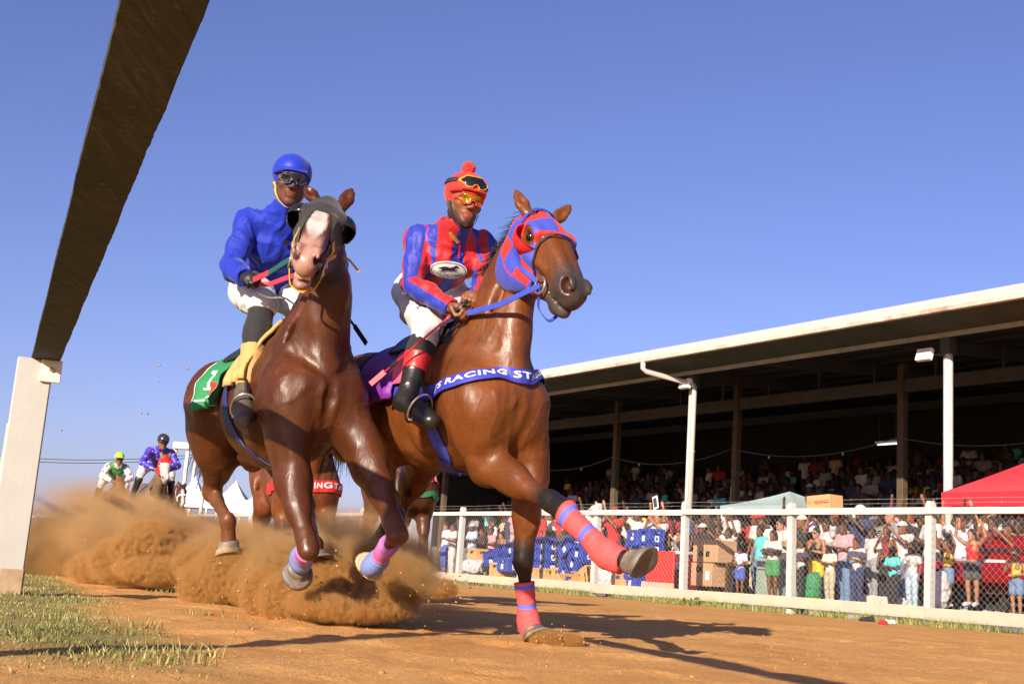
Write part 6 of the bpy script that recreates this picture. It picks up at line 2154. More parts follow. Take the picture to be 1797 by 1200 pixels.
free_strap([along(wa, wb, .85), along(wa, wb, .93), along(wa, wb, 1.0)], .026, .006, 'flap', paint('red_whip_flap', (.60, .05, .07), .5, .1, 10, .2), wh, (0, 0, 1), 10)
# left horse
g1R, g1L = grip(JK1, 'R'), grip(JK1, 'L')
b1R, b1L = H1.Hd(.76, -.12, -.075), H1.Hd(.76, -.12, .075)
rn = empty('reins', g1R, 'red and green reins from the white blazed horse to the blue rider', 'reins')
MAT_RR = paint('red_rubber_rein', (.50, .03, .05), .6, .1, 30, .4); MAT_GR = paint('green_webbing', (.012, .085, .06), .6, .1, 30, .4)
mid1 = b1R * .45 + g1R * .55
free_strap([b1R, mid1], .026, .005, 'rein_end', MAT_GR, rn); free_strap([mid1, g1R + V3((0, -.01, .012)), g1R + V3((-.03, .02, .02))], .028, .006, 'rein', MAT_RR, rn)
free_strap([b1L, b1L * .5 + g1L * .5], .026, .005, 'rein_end', MAT_GR, rn); free_strap([b1L * .5 + g1L * .5, g1L], .028, .006, 'rein', MAT_RR, rn)
free_strap([g1R, V3(W(470, 500, 5.72)), V3(W(505, 487, 5.62)), V3(W(535, 478, 5.5))], .024, .005, 'rein_loop', MAT_RR, rn)
free_strap([g1R, V3(W(448, 512, 5.70)), V3(W(470, 523, 5.68)), V3(W(500, 522, 5.66)), V3(W(515, 533, 5.64)), V3(W(530, 545, 5.62))], .008, .006, 'rein_tail', MAT_LEATHER, rn)
wh = empty('whip', W(622, 570, 5.8), 'end of a black riding whip showing beside the left horse\'s neck', 'whip')
MB().tube([W(585, 520, 5.95), W(643, 602, 5.80)], [.008, .006], 8).build('shaft', MAT_LEATHER, wh)
free_strap([V3(W(622, 572, 5.85)), V3(W(643, 603, 5.80))], .026, .006, 'flap', MAT_LEATHER, wh, (0, -.3, 1), 8)
# ================================================================ HORSES FARTHER BACK
MAT_REDB = paint('red_breast_band_cloth', (.55, .02, .025), .6, .1, 12, .2)
def far_horse(O, heading, label, base, point, lift=0.0, legs=None, paint_face=None, poll=(.40, 0, 1.86), muz=(.74, 0, 1.50), front=None, h=.019, turn=0.0, rough=.42):
    H = horse_frame(O, heading)
    H.lift = lift
    H.poll = H.B(*poll); H.muzzle = H.B(*muz) + H.l * turn
    H.head_l = H.l * 1.0 - H.f * turn * .5; H.head_n = H.f * .6 + H.u * .6
    head_frame(H)
    H.ear_r = H.Hd(-.16, .06, -.085); H.ear_l = H.Hd(-.16, .06, .085); H.ear_face = H.f * 1.0
    H.neck_base = H.B(-.24, 0, 1.22); H.neck_mid = H.B(.12, 0, 1.50)
    H.crest_dir = _n(-H.f * .55 + H.u * .8)
    B = H.B
    fr = front or 'a'
    if fr == 'a':
        FR = dict(elbow=B(-.16, -.16, .86), knee=B(.16, -.15, .66), fetlock=B(.02, -.15, .42), toe=B(-.06, -.15, .34), front=H.f * .6 + H.u * .6)
        FL = dict(elbow=B(-.22, .16, .84), knee=B(-.05, .15, .48), fetlock=B(-.12, .15, .20), toe=B(-.05, .15, .08))
    else:
        FR = dict(elbow=B(-.20, -.16, .84), knee=B(-.02, -.16, .47), fetlock=B(-.26, -.16, .36), toe=B(-.36, -.16, .30))
        FL = dict(elbow=B(-.14, .16, .86), knee=B(.24, .16, .62), fetlock=B(.46, .16, .40), toe=B(.54, .16, .32), front=H.f * .5 + H.u * .7)
    H.J = dict(FR=FR, FL=FL,
               HR=dict(stifle=B(-1.0, -.17, .92), hock=B(-1.42, -.15, .62), fetlock=B(-1.62, -.15, .40), toe=B(-1.70, -.15, .34)),
               HL=dict(stifle=B(-.98, .17, .92), hock=B(-1.22, .15, .56), fetlock=B(-1.05, .15, .30), toe=B(-1.02, .15, .20)))
    root = build_horse(H, label, GRP_H, base, point, legs, paint_face=paint_face, h=h, rough=rough)
    mane(H, root, L=.10, n=120); tail(H, root, n=90, L=.55, back=.5)
    return H
def breast_band(H, mat, w=.06, up=1.10, text=None, mat2=None):
    P = [p for p in H.P]
    pts = [H.B(-.45, -.30, up - .02), H.B(-.2, -.28, up), H.B(.0, -.15, up + .02), H.B(.06, 0, up + .02), H.B(.0, .15, up + .02), H.B(-.2, .28, up), H.B(-.45, .30, up - .02)]
    V, Fc, bm_ = ribbon(P, pts, w, .010, .006, 60, wdir=H.u, nw=4)
    o = obj('breast_band', V, Fc, mat, H.root)
    if text:
        L = bm_[2][-1]
        TV, _q = text_mesh(text, 1, .02, 1.1)
        k = w * .66 / (TV[:, 1].max() - TV[:, 1].min())
        text_on_band(text, bm_, L * .5 - TV[:, 0].max() * k * .36, w * .66, MAT_LET, o, bold=.02, spacing=1.1)
    return o
H3 = far_horse((-1.52, 9.6, 0), (.35, -.93), 'bay race horse with a red lettered breast band between the two leading horses', (.15, .045, .014), (.03, .02, .015), lift=-.15,
               legs={'FL': (.42, .38, .34), 'FL_t': .75}, front='b')
breast_band(H3, MAT_REDB, .092, 1.02, "J'S RACING STABLE")
H4 = far_horse((-.84, 11.6, 0), (.3, -.95), 'dark bay race horse with green and red breast ribbons, half hidden', (.075, .026, .011), BLACK, front='a')
breast_band(H4, MAT_REDB, .045, 1.10); breast_band(H4, paint('green_ribbon', (.02, .16, .06), .6, .1, 10, .2), .05, .98)
def red_hood_face(C, t, nn, ll, inh):
    w = inh & (t > .1)
    return np.where(w[:, None], np.array((.50, .47, .44)), C)
H5 = far_horse((-5.90, 20.8, .0), (.40, -.9), 'grey race horse in a red hood coming through the dust', (.17, .115, .07), (.10, .08, .06), paint_face=red_hood_face, h=.022)
hood(H5, 'hood', MAT_REDC, H5.root, t_end=.40, h=.011, hole=.05)
H6 = far_horse((-8.15, 25.6, .0), (.42, -.9), 'brown race horse almost swallowed by the dust cloud, rider in a green cap', (.16, .07, .03), BLACK, h=.026, poll=(.5, 0, 1.72), muz=(.86, 0, 1.38))
def white_face(C, t, nn, ll, inh):
    w = inh & (np.abs(ll) < .03) & (t > .3)
    return np.where(w[:, None], np.array((.6, .56, .52)), C)
H7 = far_horse((-6.75, 25.2, .0), (.42, -.9), 'dark bay horse with white noseband behind the grey horse', (.09, .035, .018), BLACK, h=.026, poll=(.45, 0, 1.62), muz=(.80, 0, 1.28), paint_face=white_face)
strap_head(H7, head_prims(H7, False), [(.62, -.15, -.07), (.6, -.06, -.08), (.6, .0, 0), (.6, -.06, .08), (.62, -.15, .07)], .035, 'nose_band', MAT_LET)
strap_head(H7, head_prims(H7, False), [(.15, -.02, -.09), (.4, -.1, -.085), (.62, -.12, -.07)], .02, 'cheek_strap', MAT_LET)
def far_jockey(H, label, silk, cap_mat, skin, brand=None):
    B = H.B; l = H.l
    J = dict(head=B(-.10, 0, 2.14), hf=H.f * .95 - H.u * .15 + l * .1, hu=H.u, neck=B(-.22, 0, 2.02), chest=B(-.38, 0, 1.93), pelvis=B(-.78, 0, 1.80),
             shR=B(-.26, -.18, 1.98), shL=B(-.26, .18, 1.98), elR=B(-.12, -.30, 1.76), elL=B(-.12, .30, 1.76), wrR=B(.08, -.12, 1.66), wrL=B(.08, .12, 1.66),
             hipR=B(-.78, -.12, 1.78), hipL=B(-.78, .12, 1.78), knR=B(-.42, -.25, 1.62), knL=B(-.42, .25, 1.62), anR=B(-.62, -.33, 1.20), anL=B(-.62, .33, 1.20), toR=B(-.46, -.33, 1.10), toL=B(-.46, .33, 1.10))
    Hm = human(J, .97, hands='ball', hsc=1.06)
    root = empty('person', (*J['anR'][:2], float(J['anR'][2])), label, 'person', 'jockeys riding in the race'); Hm.root = root
    V, Q = solid(person_body(Hm), .018)
    obj('body', V, Q, skin_mat('skin_' + label[:9], skin), root, smooth=True)
    add_jacket(Hm, 'jacket', silk, h=.016, amp=.010); add_breeches(Hm, MAT_BREECH, h=.016)
    for q in 'RL': add_boot(Hm, q, 'boot', MAT_BOOTB, .25, h=.015)
    add_helmet(Hm, cap_mat, h=.009)
    goggles(Hm, Hm.head, 'goggles', MAT_LENS_D, MAT_BLKTRIM, root, h=.006)
    return Hm
m, t, b = nodes_of('dotted_purple_silk')
vo = N(t, 'ShaderNodeTexVoronoi'); vo.inputs['Scale'].default_value = 17; t.links.new(coords(t), vo.inputs['Vector'])
c = ramp(t, vo.outputs['Distance'], [(.20, (.45, .40, .70)), (.26, (.05, .03, .36))]).outputs[0]
t.links.new(c, b.inputs['Base Color']); b.inputs['Roughness'].default_value = .5
far_jockey(H5, 'rider in dotted purple silks and black cap on the grey horse', m, cloth('black_cap_cover', (.02, .02, .03), .3, 9, .1, .2), (.20, .09, .05))
m, t, b = nodes_of('white_red_green_silk')
vo = N(t, 'ShaderNodeTexVoronoi'); vo.inputs['Scale'].default_value = 8; t.links.new(coords(t), vo.inputs['Vector'])
c = ramp(t, vo.outputs['Distance'], [(.25, (.55, .03, .05)), (.32, (.75, .74, .72))]).outputs[0]
t.links.new(c, b.inputs['Base Color']); b.inputs['Roughness'].default_value = .55
J6 = far_jockey(H6, 'rider with lime green cap and white red sleeves half hidden by dust', m, cloth('lime_cap', (.30, .62, .05), .5, 9, .1), (.18, .08, .045))
V, Q = solid(J6.torso, .012, .026, plane_cut(J6.J['pelvis'], -_n(J6.J['neck'] - J6.J['pelvis'])))
obj('vest', V, Q, cloth('green_vest', (.05, .22, .05), .6, 9, .3), J6.root, smooth=True)
for Hx in (H5, H6):
    free_strap([Hx.Hd(.75, -.12, -.07), Hx.B(.08, -.10, 1.66)], .025, .006, 'rein', MAT_LEATHER, Hx.root); free_strap([Hx.Hd(.75, -.12, .07), Hx.B(.08, .10, 1.66)], .025, .006, 'rein', MAT_LEATHER, Hx.root)

# ================================================================ CROWD
POSES = {
    'standing with arms down': dict(elR=(-.26, .02, 1.12), wrR=(-.28, -.06, .88), elL=(.26, .02, 1.12), wrL=(.28, -.06, .88)),
    'raising both arms': dict(elR=(-.36, -.06, 1.56), wrR=(-.30, -.12, 1.82), elL=(.36, -.06, 1.56), wrL=(.30, -.12, 1.82)),
    'clapping': dict(elR=(-.26, -.02, 1.14), wrR=(-.05, -.28, 1.20), elL=(.26, -.02, 1.14), wrL=(.06, -.28, 1.18)),
    'holding a hand to the face': dict(elR=(-.25, -.12, 1.16), wrR=(-.08, -.24, 1.38), elL=(.26, 0, 1.12), wrL=(.10, -.22, 1.08)),
    'waving one arm': dict(elR=(-.30, -.10, 1.52), wrR=(-.24, -.24, 1.76), elL=(.26, .02, 1.12), wrL=(.22, -.16, .92)),
    'with folded arms': dict(elR=(-.27, -.05, 1.14), wrR=(.06, -.20, 1.14), elL=(.27, -.05, 1.14), wrL=(-.06, -.22, 1.18)),
    'filming with raised hands': dict(elR=(-.24, -.20, 1.28), wrR=(-.07, -.34, 1.50), elL=(.24, -.20, 1.28), wrL=(.07, -.34, 1.50)),
    'lifting a carton overhead': dict(elR=(-.30, -.06, 1.64), wrR=(-.22, -.10, 1.90), elL=(.30, -.06, 1.64), wrL=(.22, -.10, 1.90)),
}
POSE_N = list(POSES)
def pose_J(pose, feet=.09):
    J = dict(head=(0, -.03, 1.585), hf=(0, -1, -.05), hu=(0, 0, 1), neck=(0, .01, 1.44), chest=(0, .01, 1.27), pelvis=(0, 0, .95),
             shR=(-.185, .01, 1.40), shL=(.185, .01, 1.40), hipR=(-.09, 0, .90), hipL=(.09, 0, .90), knR=(-.10, -.02, .49), knL=(.11, -.02, .49),
             anR=(-feet, .02, .09), anL=(feet, .02, .09), toR=(-feet - .03, -.15, .045), toL=(feet + .03, -.15, .045))
    J.update(POSES[pose])
    return J
def mesh_of(name, VQ, mat_slot=True):
    V, Q = VQ
    me = mesh_np(name, V, Q, True)
    me.materials.append(None)
    return me
TPL = {}
def template(pose, kid, h):
    key = (pose, kid, h)
    if key in TPL: return TPL[key]
    Hm = human(pose_J(pose), 1.0, .80 if kid else .94, 'ball', False, 1.22 if kid else 1.03)
    T = {}
    P = person_body(Hm)
    T['body'] = mesh_of('body', solid(P, h))
    J = Hm.J
    sl = []
    Pt = Hm.torso + Hm.arm['R'][:2] + Hm.arm['L'][:2]
    cs = [plane_cut((0, 0, .90), (0, 0, -1)), lambda X, Y, Z: np.where(X * X + (Y + .0) ** 2 < .10 ** 2, Z - 1.445 + 0 * X, -1 + 0 * Z)]
    for q in 'RL':
        d = J['el' + q] - J['sh' + q]
        cs.append((lambda e, dd: lambda X, Y, Z: np.where((X - e[0]) ** 2 + (Y - e[1]) ** 2 + (Z - e[2]) ** 2 < .16 ** 2, (X - e[0]) * dd[0] + (Y - e[1]) * dd[1] + (Z - e[2]) * dd[2], -1.0))(J['sh' + q] + d * .72, _n(d)))
    V, Q = solid(Pt, h, .020, cuts(*cs)); V = folds(Pt, V, .012, (12, 12, 8), hash(pose) % 50 if False else len(pose))
    T['shirt'] = mesh_of('shirt', (V, Q))
    cs2 = [cs[0], plane_cut((0, 0, 1.36), (0, 0, 1))]
    T['top'] = mesh_of('top', solid(Hm.torso[:3], h, .014, cuts(plane_cut((0, 0, 1.04), (0, 0, -1)), plane_cut((0, 0, 1.38), (0, 0, 1)))))
    legs = Hm.torso[2:3] + Hm.thigh['R'] + Hm.thigh['L'] + Hm.calf['R'][:2] + Hm.calf['L'][:2]
    V, Q = solid(legs, h, .022, cuts(plane_cut((0, 0, 1.0), (0, 0, 1)), plane_cut((0, 0, .10), (0, 0, -1)))); V = folds(legs, V, .012, (10, 10, 10), 4)
    T['trousers'] = mesh_of('trousers', (V, Q))
    V, Q = solid(legs, h, .026, cuts(plane_cut((0, 0, 1.0), (0, 0, 1)), plane_cut((0, 0, .60), (0, 0, -1)))); V = folds(legs, V, .012, (10, 10, 10), 6)
    T['shorts'] = mesh_of('shorts', (V, Q))
    T['shoe'] = mesh_of('shoe', solid(Hm.foot['R'], h, .012, plane_cut((0, 0, .11), (0, 0, 1))))
    T['shoe_b'] = mesh_of('shoe', solid(Hm.foot['L'], h, .012, plane_cut((0, 0, .11), (0, 0, 1))))
    p = Hm.p; ax = (Hm.hs, Hm.hf, Hm.hu); k = 1.22 if kid else 1.03
    T['hair'] = mesh_of('hair', solid([Ell(p(-.014, .040, 0), (.084 * k, .100 * k, .098 * k), ax, .02)], h * .8, 0, lambda X, Y, Z: plane_cut(p(.055, .030, 0), _n(Hm.hf * .75 - Hm.hu * .66))(X, Y, Z)))
    T['braids'] = mesh_of('hair', solid([Ell(p(-.018, .040, 0), (.088 * k, .100 * k, .102 * k), ax, .02), Cone(p(-.07, -.0, .05), p(-.06, -.20, .07), .04, .025, .03), Cone(p(-.07, 0, -.05), p(-.06, -.20, -.07), .04, .025, .03)], h * .8, 0, lambda X, Y, Z: plane_cut(p(.05, .028, 0), _n(Hm.hf * .8 - Hm.hu * .5))(X, Y, Z)))
    T['bun'] = mesh_of('hair', solid([Ell(p(-.014, .040, 0), (.085 * k, .100 * k, .098 * k), ax, .02), Ell(p(-.05, .14, 0), (.05, .05, .045), ax, .02)], h * .8, 0, lambda X, Y, Z: plane_cut(p(.055, .035, 0), _n(Hm.hf * .75 - Hm.hu * .66))(X, Y, Z)))
    T['cap'] = mesh_of('cap', solid([Ell(p(-.008, .045, 0), (.088 * k, .106 * k, .092 * k), ax, .02), Ell(p(.11, .048, 0), (.062, .07, .010), (Hm.hs, _n(Hm.hf - Hm.hu * .2), _n(Hm.hu + Hm.hf * .2)), .012)], h * .8, 0, plane_cut(p(0, .038, 0), -Hm.hu)))
    mb = MB()
    for q in (-1, 1):
        mb.sphere(p(.088, .006, .032 * q), .026 * k, 8, 6, (1, .5, .8))
    mb.beam(Vector(p(.098, .012, -.07)), Vector(p(.098, .012, .07)), .012, .008)
    T['sunglasses'] = mesh_of('sunglasses', (np.array(mb.v), mb.f))
    TPL[key] = T
    return T
SKINS = [('skin_brown', (.155, .065, .034)), ('skin_dark', (.085, .036, .020)), ('skin_tan', (.30, .15, .085)), ('skin_deep', (.055, .026, .016))]
SK = [skin_mat(n_ + '_tone', c_) for n_, c_ in SKINS]
CL = dict(white=(.46, .455, .44), red=(.42, .018, .02), black=(.022, .022, .024), grey=(.24, .24, .25), teal=(.10, .50, .50), yellow=(.66, .44, .04), pink=(.66, .28, .30), blue=(.05, .10, .38),
          cream=(.66, .60, .47), green=(.05, .22, .08), navy=(.03, .04, .10), lilac=(.60, .54, .66), maroon=(.19, .02, .035), orange=(.60, .20, .03), khaki=(.40, .34, .24), denim=(.12, .20, .34), pale_denim=(.33, .43, .52), charcoal=(.06, .06, .065))
CLM = {k: cloth('cotton_' + k, v, .8, 16, .35) for k, v in CL.items()}
MAT_AFRO = paint('dark_hair', (.016, .013, .012), .8, .3, 60, .6, .01)
MAT_SHADES = paint('dark_sunglasses', (.012, .012, .014), .1, 0, 4, 0)
def place(name, me, mat, parent):
    o = bpy.data.objects.new(name, me)
    link(o); o.parent = parent
    o.material_slots[0].link = 'OBJECT'; o.material_slots[0].material = mat
    return o
PEOPLE = []
def person(pos, face, sc, pose, label, group, shirt='white', lower='denim', skin=0, hair='hair', cap=None, low='trousers', shoes='white', kid=False, top='shirt', shades=False, h=.0175, full=True):
    T = template(pose, kid, h)
    root = empty('person', pos, label, 'person', group, rz=face)
    root.scale = (sc, sc, sc)
    place('body', T['body'], SK[skin], root)
    if shirt: place('shirt', T[top], CLM[shirt], root)
    if full:
        place(low, T[low], CLM[lower], root)
        place('shoe', T['shoe'], CLM[shoes], root); place('shoe', T['shoe_b'], CLM[shoes], root)
    else: place(low, T[low], CLM[lower], root)
    if cap: place('cap', T['cap'], CLM[cap], root)
    else: place('hair', T[hair], MAT_AFRO, root)
    if shades: place('sunglasses', T['sunglasses'], MAT_SHADES, root)
    PEOPLE.append((root, PX(Vector(pos) + UP)[0]))
    return root
FACE = math.atan2(-ND.x, ND.y) + 0.0       # facing the track: local -Y -> -ND
FACE = math.atan2(ND.y, ND.x) - math.pi / 2
G_F = 'spectators crowding behind the chain link fence'
BASE = .16
def front_person(px, ytop, off, pose, label, **kw):
    s = s_at(px, off, 1.0)
    p = FP(s, off, BASE)
    zt = W(px, ytop, p.y).z
    kid = kw.get('kid', False)
    full_h = 1.72 if not kid else 1.745
    turn = kw.pop('turn', random.uniform(-.35, .15))
    lift = kw.pop('lift', 0.0)
    return person((p.x, p.y, BASE + lift), FACE + turn, (zt - BASE - lift) / full_h, pose, label, G_F, **kw)
F_ = front_person
P_UP, P_CLAP, P_FACE, P_WAVE, P_FOLD, P_FILM, P_BOX, P_STAND = POSE_N[1], POSE_N[2], POSE_N[3], POSE_N[4], POSE_N[5], POSE_N[6], POSE_N[7], POSE_N[0]
F_(1783, 962, 1.25, P_FACE, 'girl in yellow halter top, sunglasses and denim shorts at the right end of the fence', shirt='yellow', top='top', lower='denim', low='shorts', hair='bun', shades=True, skin=2, kid=True)
F_(1706, 928, 1.6, P_UP, 'woman in red cropped top and dark shorts raising both arms', shirt='red', top='top', lower='charcoal', low='shorts', hair='braids', skin=2, lift=.14)
F_(1663, 944, 1.4, P_UP, 'girl in yellow sleeveless top and denim shorts with both arms up beside the fence post', shirt='yellow', top='top', lower='denim', low='shorts', hair='braids', skin=0, kid=True, lift=.1)
boy = F_(1601, 951, 1.15, P_STAND, 'boy in white printed shirt and pale jeans left of the fence post', shirt='white', lower='pale_denim', skin=0, kid=True, turn=-.1)
teal = F_(1567, 958, 1.2, P_FOLD, 'boy in printed teal shirt and black trousers leaning sideways', shirt='teal', lower='black', skin=1, kid=True, turn=-.1)
F_(1504, 942, 1.3, P_CLAP, 'boy in plain white shirt and dark jeans clapping next to the boy in grey cap', shirt='white', lower='navy', skin=0, kid=True)
F_(1531, 926, 2.0, P_STAND, 'slim boy in white shirt and grey jeans standing on the low step', shirt='white', lower='grey', skin=1, lift=.15)
F_(1585, 914, 2.2, P_FILM, 'woman in white cap and white top holding her hands to her face', shirt='white', cap='white', lower='denim', skin=0)
F_(1558, 922, 2.1, P_FACE, 'bare shouldered woman in maroon top biting her fingers', shirt='maroon', top='top', lower='black', skin=0, hair='bun')
F_(1482, 916, 1.7, P_CLAP, 'man in pink shirt with a dark bag strap across his chest', shirt='pink', lower='denim', skin=1)
F_(1457, 952, 1.15, P_FOLD, 'boy in grey cap, cream shirt and khaki trousers', shirt='cream', lower='khaki', cap='grey', skin=0, kid=True)
F_(1433, 925, 1.5, P_CLAP, 'woman in black top, sunglasses and yellow shorts', shirt='black', top='top', lower='yellow', low='shorts', hair='bun', shades=True, skin=2)
lifter = F_(1452, 910, 2.3, P_BOX, 'man in white shirt lifting a carton above the fence rail', shirt='white', lower='denim', skin=1)
F_(1408, 945, 1.4, P_CLAP, 'person in white shirt and black trousers right behind the fence post', shirt='white', lower='black', skin=1)
F_(1357, 930, 1.3, P_FOLD, 'woman in white shirt and green shorts with a black bag across her body', shirt='white', lower='green', low='shorts', skin=0, hair='braids')
F_(1335, 922, 2.0, P_STAND, 'woman in turquoise shirt behind the grey cabinet', shirt='teal', lower='denim', skin=1, hair='bun')
F_(1300, 955, 1.2, P_FACE, 'small girl in lilac top and patterned shorts covering her mouth', shirt='lilac', lower='blue', low='shorts', skin=0, kid=True, hair='bun')
F_(1279, 926, 1.5, P_UP, 'man in white shirt and pale jeans with raised hands beside the cartons', shirt='white', lower='pale_denim', skin=1)
F_(1262, 920, 2.2, P_UP, 'bare armed man in grey top raising his hands above the cartons', shirt='grey', top='top', lower='black', skin=0)
F_(1233, 918, 2.0, P_STAND, 'man in black shirt and cream cap behind the brown cartons', shirt='black', cap='cream', lower='black', skin=1)
F_(1152, 905, 2.2, P_FILM, 'man in red shirt and red cap filming above the blue crates', shirt='red', cap='red', lower='black', skin=1)
F_(1193, 930, 1.6, P_FILM, 'man in grey shirt and sunglasses holding up a phone beside the tall pole', shirt='grey', lower='navy', skin=2, shades=True)
F_(1078, 926, 2.0, P_FOLD, 'woman in pale green top behind the fence post by the leaning crates', shirt='cream', lower='denim', skin=0)
F_(1100, 906, 3.0, P_FOLD, 'man in white shirt and white cap above the crates', shirt='white', cap='white', lower='black', skin=1)
F_(1128, 908, 3.2, P_STAND, 'man in yellow cap and white shirt beside the red shirted man', shirt='white', cap='yellow', lower='black', skin=0)
F_(992, 922, 1.3, P_STAND, 'man in charcoal hooded top standing between the two crate stacks', shirt='charcoal', lower='charcoal', skin=1, turn=.5)
F_(795, 918, 1.5, P_CLAP, 'woman in long white dress at the left end of the fence crowd', shirt='white', lower='white', skin=0, hair='braids')
F_(782, 916, 2.0, P_STAND, 'man in lilac shirt and sunglasses left of the woman in white', shirt='lilac', lower='blue', skin=2, shades=True)
F_(828, 918, 1.8, P_FOLD, 'man in pale blue shirt and white cap right of the fence post', shirt='pale_denim', cap='white', lower='denim', skin=1)
F_(846, 926, 1.5, P_FOLD, 'person in black shirt leaning above the wooden crates', shirt='black', lower='black', skin=0)
F_(862, 925, 1.7, P_CLAP, 'woman in pink top leaning over the wooden crates', shirt='pink', lower='black', skin=1, hair='bun')
F_(880, 933, 1.5, P_STAND, 'woman in maroon top beside the first blue crate stack', shirt='maroon', top='top', lower='black', skin=2, hair='bun')
F_(1770, 915, 2.4, P_FILM, 'person in black shirt and black cap at the right edge of the picture', shirt='black', cap='black', lower='black', skin=0)
F_(1745, 905, 2.6, P_WAVE, 'man in maroon shirt waving one arm beside the red car', shirt='maroon', lower='black', skin=1)
F_(1722, 912, 2.8, P_WAVE, 'woman in pink top waving behind the woman in red', shirt='pink', lower='denim', skin=0, hair='bun')
F_(1680, 908, 3.0, P_STAND, 'tall man in black shirt behind the girl in yellow', shirt='black', lower='black', skin=3)
# dark prints on the two boys' shirts
def shirt_print(root, body, pose, kid, size, col, z=1.22, lines=1):
    Hm = human(pose_J(pose), 1.0, .80 if kid else .94, 'ball', False, 1.22)
    Pt = Hm.torso
    for i, tx in enumerate(body):
        TV, TF = text_mesh(tx, 1, .03, 1.0); k = size / (TV[:, 1].max() - TV[:, 1].min())
        xc = (TV[:, 0].max() + TV[:, 0].min()) / 2
        pts = np.array([((v[0] - xc) * k, -.25, z - i * size * 1.45 + v[1] * k) for v in TV])
        pts = snap(Pt, pts, .034, 5)
        me = mesh_np('lettering', pts, TF, False); me.materials.append(col)
        o = bpy.data.objects.new('lettering', me); link(o); o.parent = root
shirt_print(boy, ['READY', 'LAST', 'DAYS'], P_STAND, True, .050, MAT_INK, 1.25)
shirt_print(teal, ['BRAINS'], P_FOLD, True, .055, MAT_INK, 1.06)

# the other people behind the fence
def zone(px):
    for lim, tx in ((800, 'left of the crates'), (905, 'behind wooden crates'), (985, 'behind tall crates'), (1062, 'behind leaning crates'), (1135, 'above low crates'), (1205, 'behind red board'),
                    (1262, 'behind brown cartons'), (1330, 'near lilac girl'), (1395, 'near grey cabinet'), (1500, 'near raised carton'), (1640, 'behind printed shirts'), (1720, 'near red top'), (9999, 'beside red car')):
        if px < lim: return tx
SHORT = {P_STAND: 'standing', P_UP: 'cheering', P_CLAP: 'clapping', P_FACE: 'hand on face', P_WAVE: 'waving', P_FOLD: 'arms folded', P_FILM: 'filming', P_BOX: 'lifting'}
rr = random.Random(21)
fill = []
for row, (off, step) in enumerate(((1.9, .62), (2.7, .50), (3.5, .46), (4.9, .44), (6.2, .42))):
    s = -1.6 + row * .17
    while s < 17.5:
        s += step * rr.uniform(.75, 1.45)
        p = FP(s, off + rr.uniform(-.25, .25))
        px = PX(p + UP)[0]
        if px < 745 or px > 1830: continue
        if row == 0 and not (900 < px < 1200): continue
        fill.append((row, s, p, px))
RW = ['first', 'second', 'third', 'fourth', 'last']
used_lab = {}
def uniq(lab, px):
    used_lab.setdefault(lab, []).append(px)
    return lab
def settle(items):
    """equal labels get their place in the row, counted from the left"""
    by = {}
    for root, px in items: by.setdefault(root['label'], []).append((px, root))
    ordn = ['first', 'second', 'third', 'fourth', 'fifth', 'sixth', 'seventh', 'eighth', 'ninth', 'tenth', 'eleventh', 'twelfth', 'thirteenth', 'fourteenth', 'fifteenth']
    for lab, l_ in by.items():
        if len(l_) < 2: continue
        l_.sort(key=lambda q: q[0])
        for i, (px, root) in enumerate(l_):
            root['label'] = (ordn[i] if i < len(ordn) else 'further') + ' from left ' + lab
GF2 = []
for (row, s, p, px) in fill:
    red_zone = 880 < px < 1190
    shirt = rr.choice(['white', 'white', 'red', 'white', 'grey', 'white', 'cream', 'black', 'pink', 'maroon', 'white', 'navy', 'lilac'] + (['red', 'red', 'red'] if red_zone else []))
    pose = rr.choice([P_STAND, P_CLAP, P_FOLD, P_FILM, P_STAND, P_WAVE, P_FACE, P_UP] if row < 3 else [P_STAND, P_FOLD, P_FILM, P_CLAP, P_WAVE])
    cap = rr.choice([None, None, None, 'white', 'red', 'black', 'cream']) if rr.random() < .6 else None
    hr = rr.choice(['hair', 'hair', 'bun', 'braids'])
    head = (cap + ' cap') if cap else {'hair': 'short hair', 'bun': 'hair in a bun', 'braids': 'long braids'}[hr]
    lab = f"{shirt} shirt spectator with {head}, {SHORT[pose]}, {zone(px)}"
    r_ = person((p.x, p.y, BASE), FACE + rr.uniform(-.5, .3), rr.uniform(.90, 1.04) + row * .012, pose, lab, G_F, shirt=shirt, lower=rr.choice(['denim', 'black', 'navy', 'khaki', 'charcoal']), skin=rr.choice([0, 1, 1, 3, 0, 2]), hair=hr, cap=cap, shades=rr.random() < .15, full=row < 2)
    GF2.append((r_, px))
settle(GF2)
